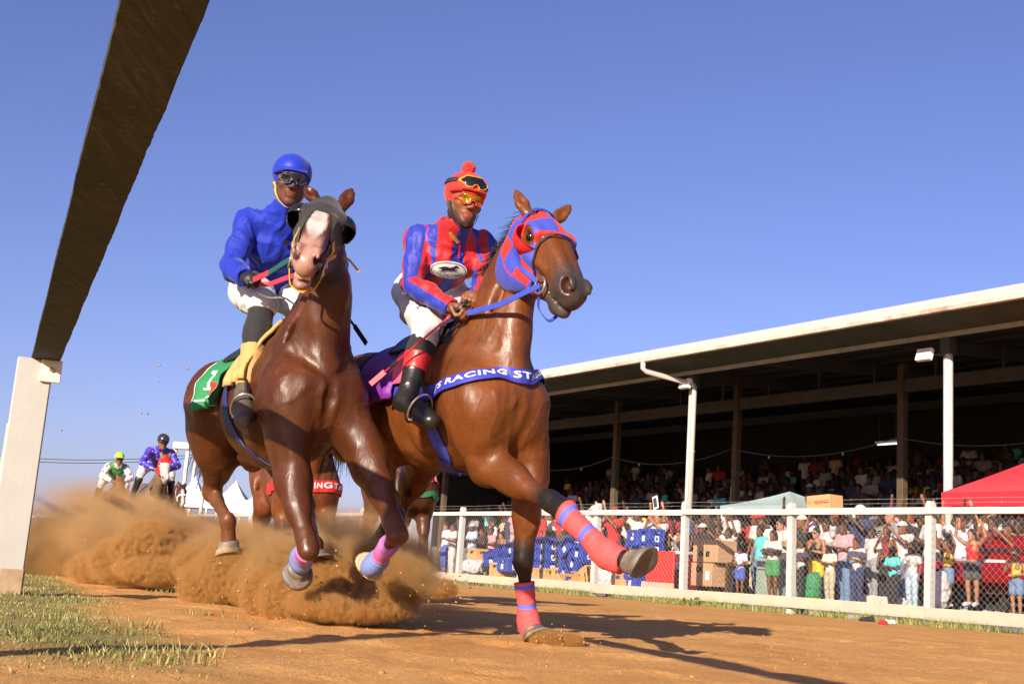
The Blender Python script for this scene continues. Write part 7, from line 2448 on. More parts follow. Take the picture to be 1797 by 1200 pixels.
# ---- people seated in the stand
G_S = 'spectators seated in the shade of the grandstand'
n_f = len(PEOPLE) + 4
rr = random.Random(5)
GS, rest = [], []
for k, (o_, z) in enumerate(ROWS):
    s = -3.2 + .2 * (k % 2)
    while s < 31.0:
        s += rr.uniform(.42, .66)
        if rr.random() < (.05 if k < 7 else .2): continue
        p = FP(s, o_ + rr.uniform(-.1, .1))
        px = PX(p + UP * (z + 1))[0]
        if px < 790 or px > 1822: continue
        sit = rr.random() < .72
        rest.append((k, p, z - (.42 if sit else 0), px, s, sit))
rest.sort(key=lambda q: (q[0], q[4]))
order = sorted(range(len(rest)), key=lambda i: rest[i][1].y + rest[i][0] * 2)
lim = 296 - n_f
chosen = set(order[:lim])
mass = {}
for i, (k, p, z, px, s, sit) in enumerate(rest):
    shirt = rr.choice(['white', 'white', 'grey', 'black', 'navy', 'black', 'charcoal', 'charcoal', 'navy', 'teal', 'khaki', 'maroon', 'red' if rr.random() < .4 else 'black', 'yellow' if rr.random() < .4 else 'grey'])
    pose = rr.choice([P_STAND, P_FOLD, P_CLAP, P_FOLD, P_STAND, P_FACE])
    cap = rr.choice([None, None, 'white', 'black', 'red']) if rr.random() < .4 else None
    sk = rr.choice([1, 3, 0, 1])
    sc = rr.uniform(.92, 1.03); fa = FACE + rr.uniform(-.5, .3)
    if i in chosen:
        rown = ['front', 'second', 'third', 'fourth', 'fifth', 'sixth', 'seventh', 'eighth', 'ninth', 'top'][k]
        lab = f"spectator in {shirt} shirt{' and ' + cap + ' cap' if cap else ''}, {rown} row of the dark stand"
        r_ = person((p.x, p.y, z), fa, sc, pose, lab, G_S, shirt=shirt, lower='charcoal', skin=sk, cap=cap, h=.026, full=False)
        GS.append((r_, px))
    else:
        mass.setdefault(None, []).append((p, z, fa, sc, pose, shirt, sk))
settle(GS)
Vs, Qs, Cs, b0 = [], [], [], 0
for (p, z, fa, sc, pose, shirt, sk) in mass.get(None, []):
    T = template(pose, False, .056)
    ca, sa = math.cos(fa), math.sin(fa)
    for part, col in (('body', SKINS[sk][1]), ('shirt', CL[shirt]), ('hair', (.016, .013, .012))):
        me = T[part]
        n = len(me.vertices); co_ = np.empty(n * 3); me.vertices.foreach_get('co', co_); co_ = co_.reshape(-1, 3) * sc
        q = np.empty(len(me.loops), dtype=np.int32); me.loops.foreach_get('vertex_index', q)
        V = np.stack([co_[:, 0] * ca - co_[:, 1] * sa + p.x, co_[:, 0] * sa + co_[:, 1] * ca + p.y, co_[:, 2] + z], 1)
        Vs.append(V); Qs.append(q.reshape(-1, 4) + b0); Cs.append(np.tile(np.array(col), (n, 1))); b0 += n
if Vs:
    m, t, b = nodes_of('crowd_colours')
    a = N(t, 'ShaderNodeAttribute', attribute_name='Col'); t.links.new(a.outputs[0], b.inputs['Base Color']); b.inputs['Roughness'].default_value = .8
    o = obj('crowd', np.concatenate(Vs), np.concatenate(Qs), m, smooth=True, color=np.concatenate(Cs)); tag(o, kind='stuff')
# ================================================================ THINGS AROUND THE FENCE
def crate_mesh(w=.40, d=.30, h=.26):
    mb = MB()
    t = .012
    # corner posts, bands with hand holes, floor: open crate
    for (sx, sy) in ((-1, -1), (1, -1), (1, 1), (-1, 1)):
        mb.box(sx * w / 2 - .02, sx * w / 2 + .02, sy * d / 2 - .02, sy * d / 2 + .02, 0, h, .004) if False else mb.frame_box((sx * (w / 2 - .016), sy * (d / 2 - .016), h / 2), (1, 0, 0), (0, 1, 0), (0, 0, 1), .018, .018, h / 2, .004)
    for (y, ax) in ((-d / 2 + .008, 0), (d / 2 - .008, 0)):
        mb.frame_box((0, y, h * .30), (1, 0, 0), (0, 1, 0), (0, 0, 1), w / 2 - .03, .006, h * .30)
        for sx in (-1, 1): mb.frame_box((sx * w * .325, y, h * .70), (1, 0, 0), (0, 1, 0), (0, 0, 1), w * .155 - .012, .006, h * .10)
        mb.frame_box((0, y, h * .91), (1, 0, 0), (0, 1, 0), (0, 0, 1), w / 2 - .03, .008, h * .09)
    for x in (-w / 2 + .008, w / 2 - .008):
        mb.frame_box((x, 0, h * .30), (1, 0, 0), (0, 1, 0), (0, 0, 1), .006, d / 2 - .03, h * .30)
        for sy in (-1, 1): mb.frame_box((x, sy * d * .31, h * .70), (1, 0, 0), (0, 1, 0), (0, 0, 1), .006, d * .15 - .008, h * .10)
        mb.frame_box((x, 0, h * .91), (1, 0, 0), (0, 1, 0), (0, 0, 1), .008, d / 2 - .03, h * .09)
    mb.frame_box((0, 0, .01), (1, 0, 0), (0, 1, 0), (0, 0, 1), w / 2 - .02, d / 2 - .02, .008)
    mb.frame_box((0, 0, h * .5), (1, 0, 0), (0, 1, 0), (0, 0, 1), w / 2 - .03, .004, h * .42)
    mb.frame_box((0, 0, h * .5), (1, 0, 0), (0, 1, 0), (0, 0, 1), .004, d / 2 - .03, h * .42)
    me = mesh_np('body', np.array(mb.v), mb.f, False); me.materials.append(None)
    mb = MB()
    for y, sg in ((-d / 2 - .001, 1), (d / 2 + .001, -1)):
        for (dx, dz, hx, hz) in ((-.035, 0, .012, .045), (.035, 0, .012, .045), (0, .038, .045, .010), (0, -.038, .045, .010), (0, 0, .012, .022)):
            mb.frame_box((dx, y, h * .36 + dz), (1, 0, 0), (0, 1, 0), (0, 0, 1), hx, .0015, hz)
    for x in (-w / 2 - .001, w / 2 + .001):
        for (dy, dz, hy, hz) in ((-.03, 0, .010, .045), (.03, 0, .010, .045), (0, .038, .04, .010), (0, -.038, .04, .010)):
            mb.frame_box((x, dy, h * .36 + dz), (1, 0, 0), (0, 1, 0), (0, 0, 1), .0015, hy, hz)
    me2 = mesh_np('emblem', np.array(mb.v), mb.f, False); me2.materials.append(None)
    return me, me2
CR, CRE = crate_mesh()
MAT_CRB = paint('blue_crate_plastic', (.022, .055, .36), .5, .15, 6, .2, dirt=((.30, .25, .25), .70))
MAT_CRO = paint('tan_crate_wood', (.58, .33, .13), .7, .2, 6, .3, dirt=((.35, .22, .10), .62))
G_C = 'bottle crates piled behind the fence'
def crate(px, ybot, off, label, mat, rz=0.0, tilt=0.0, sc=1.22, blue=True, roll=0.0, zmin=.10):
    s = s_at(px, off, .5)
    p = FP(s, off)
    z = max(W(px, ybot, p.y).z, zmin)
    root = empty('crate', (p.x, p.y, z), label, 'crate', G_C)
    root.rotation_euler = (tilt, roll, FACE + rz)
    root.scale = (sc,) * 3
    place('body', CR, mat, root)
    if blue: place('emblem', CRE, MAT_LET, root)
    return root
cl_ = [
 (872, 990, 1.15, 'blue crate leaning on the white sack by the wooden crates', 1, .5, .35), (893, 1003, 1.0, 'blue crate standing on end in front of the first stack', 1, .2, .0),
 (888, 978, 1.5, 'blue crate at the left of the first crate stack, top one', 1, .1, 0), (905, 975, 1.5, 'topmost blue crate of the first stack beside the bandaged foreleg', 1, .1, 0), (905, 992, 1.5, 'middle blue crate of the first stack beside the bandaged foreleg', 1, .1, 0), (905, 1010, 1.5, 'lowest blue crate of the first stack beside the bandaged foreleg', 1, .1, 0),
 (880, 1011, 1.1, 'tan crate lying under the leaning blue crate', 0, .2, 0), (840, 1002, 1.3, 'tan slatted crate at the left end beside the fence post', 0, .1, 0), (838, 985, 1.35, 'upper tan crate at the left end beside the fence post', 0, .15, 0),
 (944, 966, 1.3, 'topmost left blue crate of the tall stack', 1, .05, 0), (944, 986, 1.3, 'second left blue crate of the tall stack', 1, .05, 0), (944, 1004, 1.3, 'third left blue crate of the tall stack', 1, .05, 0),
 (962, 968, 1.25, 'topmost right blue crate of the tall stack', 1, .05, 0), (962, 987, 1.25, 'second right blue crate of the tall stack', 1, .05, 0), (962, 1005, 1.25, 'third right blue crate of the tall stack', 1, .05, 0),
 (945, 1021, 1.2, 'left tan crate under the tall blue stack', 0, .05, 0), (962, 1022, 1.2, 'right tan crate under the tall blue stack', 0, .05, 0),
 (1003, 972, 1.2, 'tilted blue crate at the top left of the toppling pile', 1, .2, 0, -.55), (1022, 982, 1.25, 'blue crate in the middle of the toppling pile', 1, .15, 0, .15), (1026, 962, 1.4, 'blue crate at the top right of the toppling pile', 1, .1, 0, .1), (999, 1015, 1.0, 'blue crate standing on its corner in front of the toppling pile', 1, .1, 0, .62), (1014, 1000, 1.15, 'blue crate wedged behind the one on its corner', 1, .1, 0, .4),
 (1032, 1020, 1.1, 'tan crate on end right of the toppling pile', 0, .1, 0, 1.2), (990, 1022, 1.15, 'tan crate under the toppling pile', 0, .1, 0, .0), (1015, 1024, 1.05, 'orange slatted crate lying under the toppling pile', 0, .3, .5),
 (1120, 957, 1.5, 'upper left blue crate beside the filming man in red', 1, .05, 0), (1140, 955, 1.5, 'upper right blue crate beside the filming man in red', 1, .05, 0), (1118, 975, 1.5, 'lower left blue crate beside the filming man in red', 1, .05, 0), (1140, 974, 1.5, 'lower right blue crate beside the filming man in red', 1, .05, 0),
 (1100, 1015, 1.1, 'blue crate left of the red board, upper', 1, .05, 0), (1119, 1016, 1.1, 'blue crate touching the red board, upper', 1, .05, 0), (1120, 1034, 1.1, 'blue crate touching the red board, lower', 1, .05, 0), (1098, 1033, 1.1, 'tan crate left of the red board', 0, .05, 0),
]
for c_ in cl_:
    crate(c_[0], c_[1] + 0, c_[2], c_[3], MAT_CRB if c_[4] else MAT_CRO, rz=c_[5] - .25, tilt=c_[6], roll=c_[7] if len(c_) > 7 else 0.0, blue=bool(c_[4]))
def lump(name, label, cat, c, rad, mat, seed=1, amp=.04):
    P = [Ell(c, rad, None, .05), Ell(V3(c) + V3((rad[0] * .4, 0, rad[2] * .4)), V3(rad) * .6, None, .06)]
    V, Q = solid(P, min(.02, min(rad) / 3.5)); V = folds(P, V, amp, (8, 8, 8), seed)
    o = obj(name, V, Q, mat, smooth=True); tag(o, label, cat); recenter(o)
    return o
MAT_SACK = cloth('white_plastic_sack', (.5, .5, .5), .5, 20, .5)
p = FP(s_at(833, 1.05), 1.05); lump('sack', 'crumpled white plastic sack lying between the wooden and blue crates', 'sack', (p.x, p.y, .42), (.30, .20, .18), MAT_SACK, 3)
p = FP(s_at(1068, 1.1), 1.1); lump('sack', 'big white sack behind the fence post next to the tan crates', 'sack', (p.x, p.y, .38), (.24, .24, .36), MAT_SACK, 5)
p = FP(s_at(1058, 1.3), 1.3); lump('sack', 'green sack standing beside the big white sack', 'sack', (p.x, p.y, .62), (.16, .16, .48), cloth('green_sack', (.06, .30, .16), .6, 20, .5), 7)
p = FP(s_at(1425, 1.0), 1.0); lump('sack', 'green bag on the ground beside the boy in grey cap', 'bag', (p.x, p.y, .35), (.15, .15, .34), cloth('green_bag', (.03, .20, .08), .6, 20, .5), 9)
p = FP(s_at(1640, 1.0), 1.1); lump('sack', 'white carrier bag hanging behind the fence post near the girl in yellow', 'bag', (p.x, p.y, .50), (.14, .12, .28), MAT_SACK, 11)
# boards, freezer, cartons, cabinet, table
def panel_box(name, label, cat, px0, px1, ytop, ybot, off, depth, mat, extra=None):
    s0, s1 = s_at(px0, off), s_at(px1, off)
    pm = FP((s0 + s1) / 2, off)
    zt, zb = W((px0 + px1) / 2, ytop, pm.y).z, max(.02, W((px0 + px1) / 2, ybot, pm.y).z)
    root = empty(name, FP((s0 + s1) / 2, off + depth / 2, zb), label, cat)
    mb = MB(); mb.frame_box(FP((s0 + s1) / 2, off + depth / 2, (zt + zb) / 2), FD, ND, UP, abs(s0 - s1) / 2, depth / 2, (zt - zb) / 2, .012)
    mb.build('body', mat, root)
    return root, s0, s1, zb, zt
r_, s0, s1, zb, zt = panel_box('sign_board', 'plain bright red board standing against the fence beside the maroon freezer', 'board', 1134, 1182, 966, 1032, .6, .05, paint('red_board', (.55, .035, .03), .6, .08, 4, .2))
MB().frame_box(FP((s0 + s1) / 2, .58, zb + .05), FD, ND, UP, abs(s0 - s1) / 2 + .05, .03, .06, .01).build('plinth', MAT_BOARD, r_)
r_, s0, s1, zb, zt = panel_box('freezer', 'maroon chest freezer between the red board and the cartons', 'freezer', 1176, 1206, 972, 1042, 1.1, .6, paint('maroon_enamel', (.16, .012, .03), .35, .1, 4, .05))
MB().frame_box(FP((s0 + s1) / 2, 1.40, zt + .03), FD, ND, UP, abs(s0 - s1) / 2 + .02, .32, .03, .01).build('lid', paint('pale_lid', (.6, .55, .52), .4, .05, 4, 0), r_)
MB().frame_box(FP((s0 + s1) / 2, 1.094, (zb * .3 + zt * .7)), FD, ND, UP, abs(s0 - s1) / 2 * .7, .004, .06).build('label', MAT_LET, r_)
MAT_CARD = paint('brown_cardboard', (.44, .27, .15), .8, .12, 5, .25)
r_, s0, s1, zb, zt = panel_box('carton', 'upper brown cardboard carton with torn hand holes', 'carton', 1215, 1258, 946, 986, .95, .5, MAT_CARD)
for q in (.35, .62):
    MB().frame_box(FP(s0 + (s1 - s0) * q, .948, zb * .35 + zt * .65 - .12), FD, ND, UP, .05, .003, .05).build('hand_hole', MAT_INK, r_)
MB().frame_box(FP((s0 + s1) / 2, .947, (zb + zt) / 2), FD, ND, UP, .010, .002, (zt - zb) / 2).build('tape', paint('carton_tape', (.52, .36, .2), .3, .05, 4, 0), r_)
r_, s0, s1, zb, zt = panel_box('carton', 'lower brown cardboard carton carrying the upper one', 'carton', 1213, 1250, 987, 1028, .95, .5, MAT_CARD)
MB().frame_box(FP(s0 + (s1 - s0) * .8, .948, zb + .2), FD, ND, UP, .05, .002, .08).build('label', MAT_LET, r_)
MB().frame_box(FP(s0 + (s1 - s0) * .4, .948, zt - .12), FD, ND, UP, .08, .003, .05).build('hand_hole', MAT_INK, r_)
r_, s0, s1, zb, zt = panel_box('table', 'dark wooden table with bottles beside the cartons', 'table', 1252, 1276, 985, 992, 1.2, .6, paint('dark_table_top', (.10, .06, .04), .6, .2, 6, .2))
for a in (s0 - .03, s1 + .03):
    for o_ in (1.25, 1.75): MB().beam(FP(a, o_, .16), FP(a, o_, zb), .06, .06, ND).build('leg', paint('dark_table_leg', (.07, .035, .02), .7, .2, 6, .2), r_)
r_, s0, s1, zb, zt = panel_box('cabinet', 'grey green metal cabinet standing behind the woman with the black bag', 'cabinet', 1327, 1374, 980, 1050, 1.7, .5, paint('grey_green_metal', (.25, .31, .27), .5, .1, 4, .1))
MB().frame_box(FP((s0 + s1) / 2, 1.695, zb + (zt - zb) * .72), FD, ND, UP, abs(s0 - s1) / 2 - .03, .005, .008).build('drawer_gap', MAT_INK, r_)
MB().frame_box(FP((s0 + s1) / 2 + .1, 1.692, zb + (zt - zb) * .84), FD, ND, UP, .05, .008, .012).build('handle', MAT_METAL, r_)
r_, s0, s1, zb, zt = panel_box('step', 'low cream concrete step behind the boys', 'step', 1508, 1590, 1046, 1062, 1.75, .6, paint('cream_concrete', (.55, .50, .42), .8, .1, 5, .3))
r_, s0, s1, zb, zt = panel_box('cool_box', 'orange red cool box with pale lid beside the woman in red', 'cool box', 1726, 1764, 988, 1008, 2.2, .45, paint('orange_red_plastic', (.55, .09, .03), .5, .1, 4, .05))
MB().frame_box(FP((s0 + s1) / 2, 2.42, zt + .03), FD, ND, UP, abs(s0 - s1) / 2 + .02, .24, .03, .012).build('lid', paint('pale_grey_lid', (.6, .62, .62), .4, .05, 4, 0), r_)
# carton held over the rail, with its print
s = s_at(1447, 2.15, 1.7); c = FP(s, 2.15); zc = W(1447, 882, c.y).z
r_ = empty('carton', (c.x, c.y, zc - .14), 'printed carton held up above the fence rail by the man in white', 'carton')
bx = (FD * .995 - UP * .06).normalized(); bu = bx.cross(ND).normalized(); bu = bu if bu.z > 0 else -bu
MB().frame_box(Vector((c.x, c.y, zc)), bx, ND, bu, .27, .18, .125, .008).build('body', paint('orange_cardboard', (.55, .30, .12), .8, .08, 5, .2), r_)
TV, TF = text_mesh('VEDAN', 1, .03, 1.0); k_ = .26 / TV[:, 0].max()
MAT_RINK = paint('red_print', (.52, .03, .02), .7, .05, 10, 0)
f0 = Vector((c.x, c.y, zc)) - ND * .1825
obj('lettering', [f0 - bx * (v[0] * k_ - .10) + bu * (v[1] * k_ * 1.15 - .035) for v in TV], TF, MAT_RINK, r_)
for q in (0, 1):
    MB().frame_box(f0 - bx * (.185 + .05 * q), bx, ND, bu, .022, .0015, .030).build('stamp', MAT_RINK, r_)
    MB().frame_box(f0 - bx * (.185 + .05 * q) - ND * .002, bx, ND, bu, .012, .001, .006).build('stamp_mark', MAT_LET, r_)
mb = MB()
for a, b_ in (((-.03, 0), (0, .03)), ((0, .03), (.03, 0)), ((.03, 0), (0, -.03)), ((0, -.03), (-.03, 0))):
    mb.beam(f0 + bx * (.20 + a[0]) + bu * a[1], f0 + bx * (.20 + b_[0]) + bu * b_[1], .004, .003, ND)
mb.build('diamond_mark', MAT_INK, r_)
# small picture frame on the rail
s = s_at(1154, 0, 1.8); c = FP(s, -.05, 1.80)
r_ = empty('placard', c - UP * .1, 'small white framed placard tilted on top of the fence rail', 'placard')
MB().frame_box(c, (FD - UP * .25).normalized(), ND, (UP + FD * .25).normalized(), .07, .008, .12, .004).build('frame', MAT_LET, r_)
MB().frame_box(c - ND * .009, (FD - UP * .25).normalized(), ND, (UP + FD * .25).normalized(), .05, .002, .09).build('sheet', paint('dark_sheet', (.05, .05, .06), .4, .1, 20, 0), r_)
# canopies
def canopy(label, s0, s1, o0, o1, z_eave, z_peak, val, mat):
    sm_, om = (s0 + s1) / 2, (o0 + o1) / 2
    root = empty('canopy', FP(sm_, om, BASE), label, 'canopy')
    n = 10
    V, Fc = [], []
    cs = [(s0, o0), (s1, o0), (s1, o1), (s0, o1)]
    for side in range(4):
        a, b_ = cs[side], cs[(side + 1) % 4]
        base = len(V)
        for i in range(n + 1):
            for j in range(n + 1):
                u, v = i / n, j / n
                es, eo = a[0] + (b_[0] - a[0]) * u, a[1] + (b_[1] - a[1]) * u
                sag = .10 * math.sin(v * math.pi) * (.3 + .7 * math.sin(u * math.pi))
                V.append(FP(es + (sm_ - es) * v, eo + (om - eo) * v, z_eave + (z_peak - z_eave) * v - sag))
        for i in range(n):
            for j in range(n):
                q = base + i * (n + 1) + j
                Fc.append((q, q + n + 1, q + n + 2, q + 1))
    obj('roof', V, Fc, mat, root, smooth=True)
    mbv = []
    for side in range(4):
        a, b_ = cs[side], cs[(side + 1) % 4]
        V2 = []
        for i in range(n + 1):
            u = i / n
            es, eo = a[0] + (b_[0] - a[0]) * u, a[1] + (b_[1] - a[1]) * u
            V2 += [FP(es, eo, z_eave), FP(es, eo, z_eave - val - .01 * math.sin(u * 20))]
        obj('valance', V2, [(2 * i, 2 * i + 1, 2 * i + 3, 2 * i + 2) for i in range(n)], mat, root)
    for (s_, o_) in cs:
        MB().tube([FP(s_ + (.03 if s_ < sm_ else -.03), o_ + (.03 if o_ < om else -.03), BASE), FP(s_ + (.03 if s_ < sm_ else -.03), o_ + (.03 if o_ < om else -.03), z_eave - .01)], .02, 8).build('leg', MAT_GALV, root)
    return root
sr = s_at(1652, 3.1, 2)
ze = W(1652, 864, FP(sr, 3.1).y).z
canopy('bright red canopy roof above the crowd at the right edge', sr - 3.0, sr, 3.1, 6.1, ze, ze + .95, .24, cloth('red_canopy', (.58, .02, .035), .6, 6, .2))
sg = s_at(1385, 5.2, 2); zp = W(1385, 866, FP(sg, 5.2).y).z; ze = W(1385, 890, FP(sg, 4.2).y).z
canopy('small grey blue canopy with a low peak above the crowd left of the carton', sg - 1.15, sg + 1.15, 4.2, 6.2, ze, zp + .05, .12, cloth('grey_blue_canopy', (.26, .36, .37), .7, 6, .2))
# vehicles among the crowd
def car(label, s, off, L, Wd, H_, mat, rz_dir=1):
    root = empty('parked_car', FP(s, off, BASE), label, 'car')
    c = lambda a, w, z: V3(FP(s + a * rz_dir, off + w, BASE + z))
    P = []
    d, n, u = V3(FD) * rz_dir, V3(ND), V3(UP)
    P += [Ell(c(0, 0, .62), (L * .5, Wd * .5, .34), (d, n, u), .1), Cone(c(-L * .40, -Wd * .36, .62), c(L * .40, -Wd * .36, .62), .26, .24, .12), Cone(c(-L * .40, Wd * .36, .62), c(L * .40, Wd * .36, .62), .26, .24, .12),
          Cone(c(-L * .42, -Wd * .3, .58), c(-L * .42, Wd * .3, .58), .22, .22, .12), Cone(c(L * .42, -Wd * .3, .60), c(L * .42, Wd * .3, .60), .22, .22, .12),
          Cone(c(-L * .3, -Wd * .2, .80), c(L * .30, -Wd * .2, .78), .12, .10, .15), Cone(c(-L * .3, Wd * .2, .80), c(L * .30, Wd * .2, .78), .12, .10, .15)]
    cab = [Cone(c(-L * .26, -Wd * .27, 1.0), c(L * .10, -Wd * .27, 1.0), .30, .30, .1), Cone(c(-L * .26, Wd * .27, 1.0), c(L * .10, Wd * .27, 1.0), .30, .30, .1), Ell(c(-L * .08, 0, 1.05), (L * .27, Wd * .42, H_ - 1.05), (d, n, u), .1)]
    wells = [Cone(c(a * L * .31, w * Wd * .56, .33), c(a * L * .31, w * Wd * .34, .33), .37, .37, .02, op='s') for a in (-1, 1) for w in (-1, 1)]
    V, Q = solid(P + cab + wells, .045, 0, plane_cut(c(0, 0, .25), -u)); obj('body', V, Q, mat, root, smooth=True)
    gl = paint('car_glass', (.015, .018, .02), .05, .05, 4, 0, spec=.8)
    def gcut(X, Y, Z):
        a = (X - c(0, 0, 0)[0]) * d[0] + (Y - c(0, 0, 0)[1]) * d[1]; z = Z - BASE
        w = (X - c(0, 0, 0)[0]) * n[0] + (Y - c(0, 0, 0)[1]) * n[1]
        r = np.maximum(.98 - z, z - (H_ - .14)); r = np.maximum(r, np.abs(np.abs(a + L * .08) - .0) - L * .33)
        pil = .035 - np.abs(a + L * .08); return np.maximum(r, pil)
    V, Q = solid(P + cab, .045, .012, gcut, shell=.05); obj('window', V, Q, gl, root, smooth=True)
    for a in (-1, 1):
        for w in (-1, 1):
            cc_ = c(a * L * .31, w * Wd * .46, .33); nn = n * w
            mb = MB(); mb.tube([Vector(cc_ - nn * .10), Vector(cc_ - nn * .09), Vector(cc_ + nn * .07), Vector(cc_ + nn * .09), Vector(cc_ + nn * .085)], [.30, .33, .33, .30, .22], 28)
            wl = mb.build('wheel', paint('tyre_rubber', (.02, .02, .02), .8, .2, 20, .2), root, smooth=True)
            mb = MB(); mb.tube([Vector(cc_ + nn * .078), Vector(cc_ + nn * .092)], [.07, .06], 16)
            for q in range(7):
                an = q * 2 * math.pi / 7
                mb.beam(Vector(cc_ + nn * .088), Vector(cc_ + nn * .088 + (d * math.cos(an) + u * math.sin(an)) * .215), .035, .02, Vector(nn))
            mb.build('rim', paint('grey_rim', (.32, .32, .33), .35, .05, 8, 0, metal=.7), wl)
    for w in (-1, 1):
        V, Q = solid([Ell(c(L * .47, w * Wd * .33, .70), (.10, .16, .075), (d, n, u), .02)], .02); obj('headlight', V, Q, paint('headlight_glass', (.6, .6, .58), .1, .02, 4, 0), root, smooth=True)
    return root
car('shiny red car with black wheels behind the fence at the right edge', s_at(1785, 2.6) , 2.9, 3.8, 1.55, 1.22, paint('red_car_paint', (.20, .006, .008), .18, .03, 3, 0, spec=.6))
car('dark grey car whose roof shows among the crowd left of the raised carton', s_at(1310, 5.6), 6.0, 4.3, 1.75, 1.72, paint('grey_car_paint', (.22, .22, .21), .25, .03, 3, 0, spec=.6))
car('pale car whose roof shows behind the boys in printed shirts', s_at(1540, 4.3), 4.6, 4.3, 1.75, 1.62, paint('champagne_car_paint', (.34, .33, .29), .25, .03, 3, 0, spec=.6))
# weed at the foot of the fence and litter
def weed(px, py, label, n=130, R=.24, Hh=.34):
    g0 = G(px, py)
    V, Fc, Cc = [], [], []
    root = empty('weed', g0, label, 'plant')
    for i in range(n):
        az = random.random() * 6.28; r = R * random.random() ** .6; z = Hh * random.random() * (1 - .5 * r / R)
        c = Vector((g0.x + r * math.cos(az), g0.y + r * math.sin(az) * .6, z + .02))
        d = Vector((math.cos(az), math.sin(az), random.uniform(-.2, .8))).normalized(); sd = d.cross(Vector((random.random(), random.random(), 1))).normalized()
        L = random.uniform(.05, .10); w = L * .32
        b_ = len(V); V += [c, c + d * L * .5 + sd * w, c + d * L, c + d * L * .5 - sd * w]; Fc.append((b_, b_ + 1, b_ + 2, b_ + 3))
    obj('leaves', V, Fc, paint('weed_leaf', (.13, .19, .035), .6, .4, 20, 0), root)
    mb = MB()
    for i in range(10):
        az = random.random() * 6.28
        mb.tube([g0 + UP * .0, g0 + Vector((math.cos(az) * R * .5, math.sin(az) * R * .3, Hh * .7))], [.006, .003], 4)
    mb.build('stem', paint('weed_stem', (.16, .17, .05), .7, .2, 20, 0), root)
weed(1246, 1062, 'leafy green weed growing at the foot of the fence below the cartons')
weed(1212, 1064, 'smaller weed left of the leafy one at the fence foot', 40, .14, .14)
for i, (px, py, lab, col, w) in enumerate(((1548, 1096, 'crumpled red and white wrapper lying under the fence', 'red', .05), (1560, 1093, 'white scrap of paper beside the red wrapper', 'white', .06), (1520, 1090, 'black plastic scrap under the fence below the boys', 'black', .10), (1495, 1086, 'grey cardboard scrap under the fence', 'grey', .09), (1430, 1078, 'cream stone at the foot of the fence', 'khaki', .10))):
    g0 = G(px, py)
    lump('litter', lab, 'litter', (g0.x, g0.y, w * .22), (w, w * .6, w * .35), CLM[col], 13 + i, .03)
g0 = G(1240, 1181); lump('litter', 'small flattened can lying on the sand in front', 'can', (g0.x, g0.y, .008), (.020, .009, .006), CLM['khaki'], 31, .004)
# ---- tents, poles and wires in the distance on the left
def tent(label, px_peak, y_peak, px_half, y_eave, Y):
    pk = W(px_peak, y_peak, Y); e = W(px_peak, y_eave, Y); hw = px_half * Y / FPX
    root = empty('marquee', (pk.x, Y, 0), label, 'tent')
    V, Fc = [], []
    n = 12
    cs = [(-1, -1), (1, -1), (1, 1), (-1, 1)]
    for sd in range(4):
        a, b_ = cs[sd], cs[(sd + 1) % 4]; base = len(V)
        for i in range(n + 1):
            for j in range(n + 1):
                u, v = i / n, j / n
                x = (a[0] + (b_[0] - a[0]) * u) * (1 - v) * hw; y = (a[1] + (b_[1] - a[1]) * u) * (1 - v) * hw
                V.append((pk.x + x, Y + y, e.z + (pk.z - e.z) * (v ** 1.7)))
        for i in range(n):
            for j in range(n):
                q = base + i * (n + 1) + j; Fc.append((q, q + n + 1, q + n + 2, q + 1))
    cm = cloth('white_marquee', (.55, .545, .53), .6, 2, .1)
    obj('roof', V, Fc, cm, root, smooth=True)
    for a, b_ in ((0, 1), (1, 2), (2, 3), (3, 0)):
        p, q = cs[a], cs[b_]
        V2 = [(pk.x + p[0] * hw, Y + p[1] * hw, e.z), (pk.x + q[0] * hw, Y + q[1] * hw, e.z), (pk.x + q[0] * hw, Y + q[1] * hw, e.z - .35), (pk.x + p[0] * hw, Y + p[1] * hw, e.z - .35)]
        obj('valance', V2, [(0, 1, 2, 3)], cm, root)
    for p in cs: MB().tube([(pk.x + p[0] * hw * .98, Y + p[1] * hw * .98, 0), (pk.x + p[0] * hw * .98, Y + p[1] * hw * .98, e.z)], .05, 6).build('leg', MAT_GALV, root)
tent('white marquee with the tallest pointed roof, far left behind the galloping horse', 415, 842, 38, 884, 58)
tent('white marquee with pointed roof left of the tallest one', 344, 834, 34, 880, 66)
tent('white marquee with wide roof right of the tallest one', 474, 856, 62, 892, 52)
def pole(label, px, ytop, Y, r=.06, mat=None):
    p = W(px, ytop, Y)
    root = empty('pole', (p.x, p.y, 0), label, 'pole')
    MB().tube([(p.x, p.y, 0), p], [r, r * .8], 8).build('shaft', mat or MAT_GALV, root)
    MB().tube([(p.x, p.y, 0), (p.x, p.y, .08)], [r * 2, r * 1.8], 8).build('foot', mat or MAT_GALV, root)
    return p
pole('grey steel pole in front of the white marquees', 452, 806, 44, .075)
pole('short white pole beside the marquee left of the grey pole', 358, 848, 44, .08, MAT_WHITE)
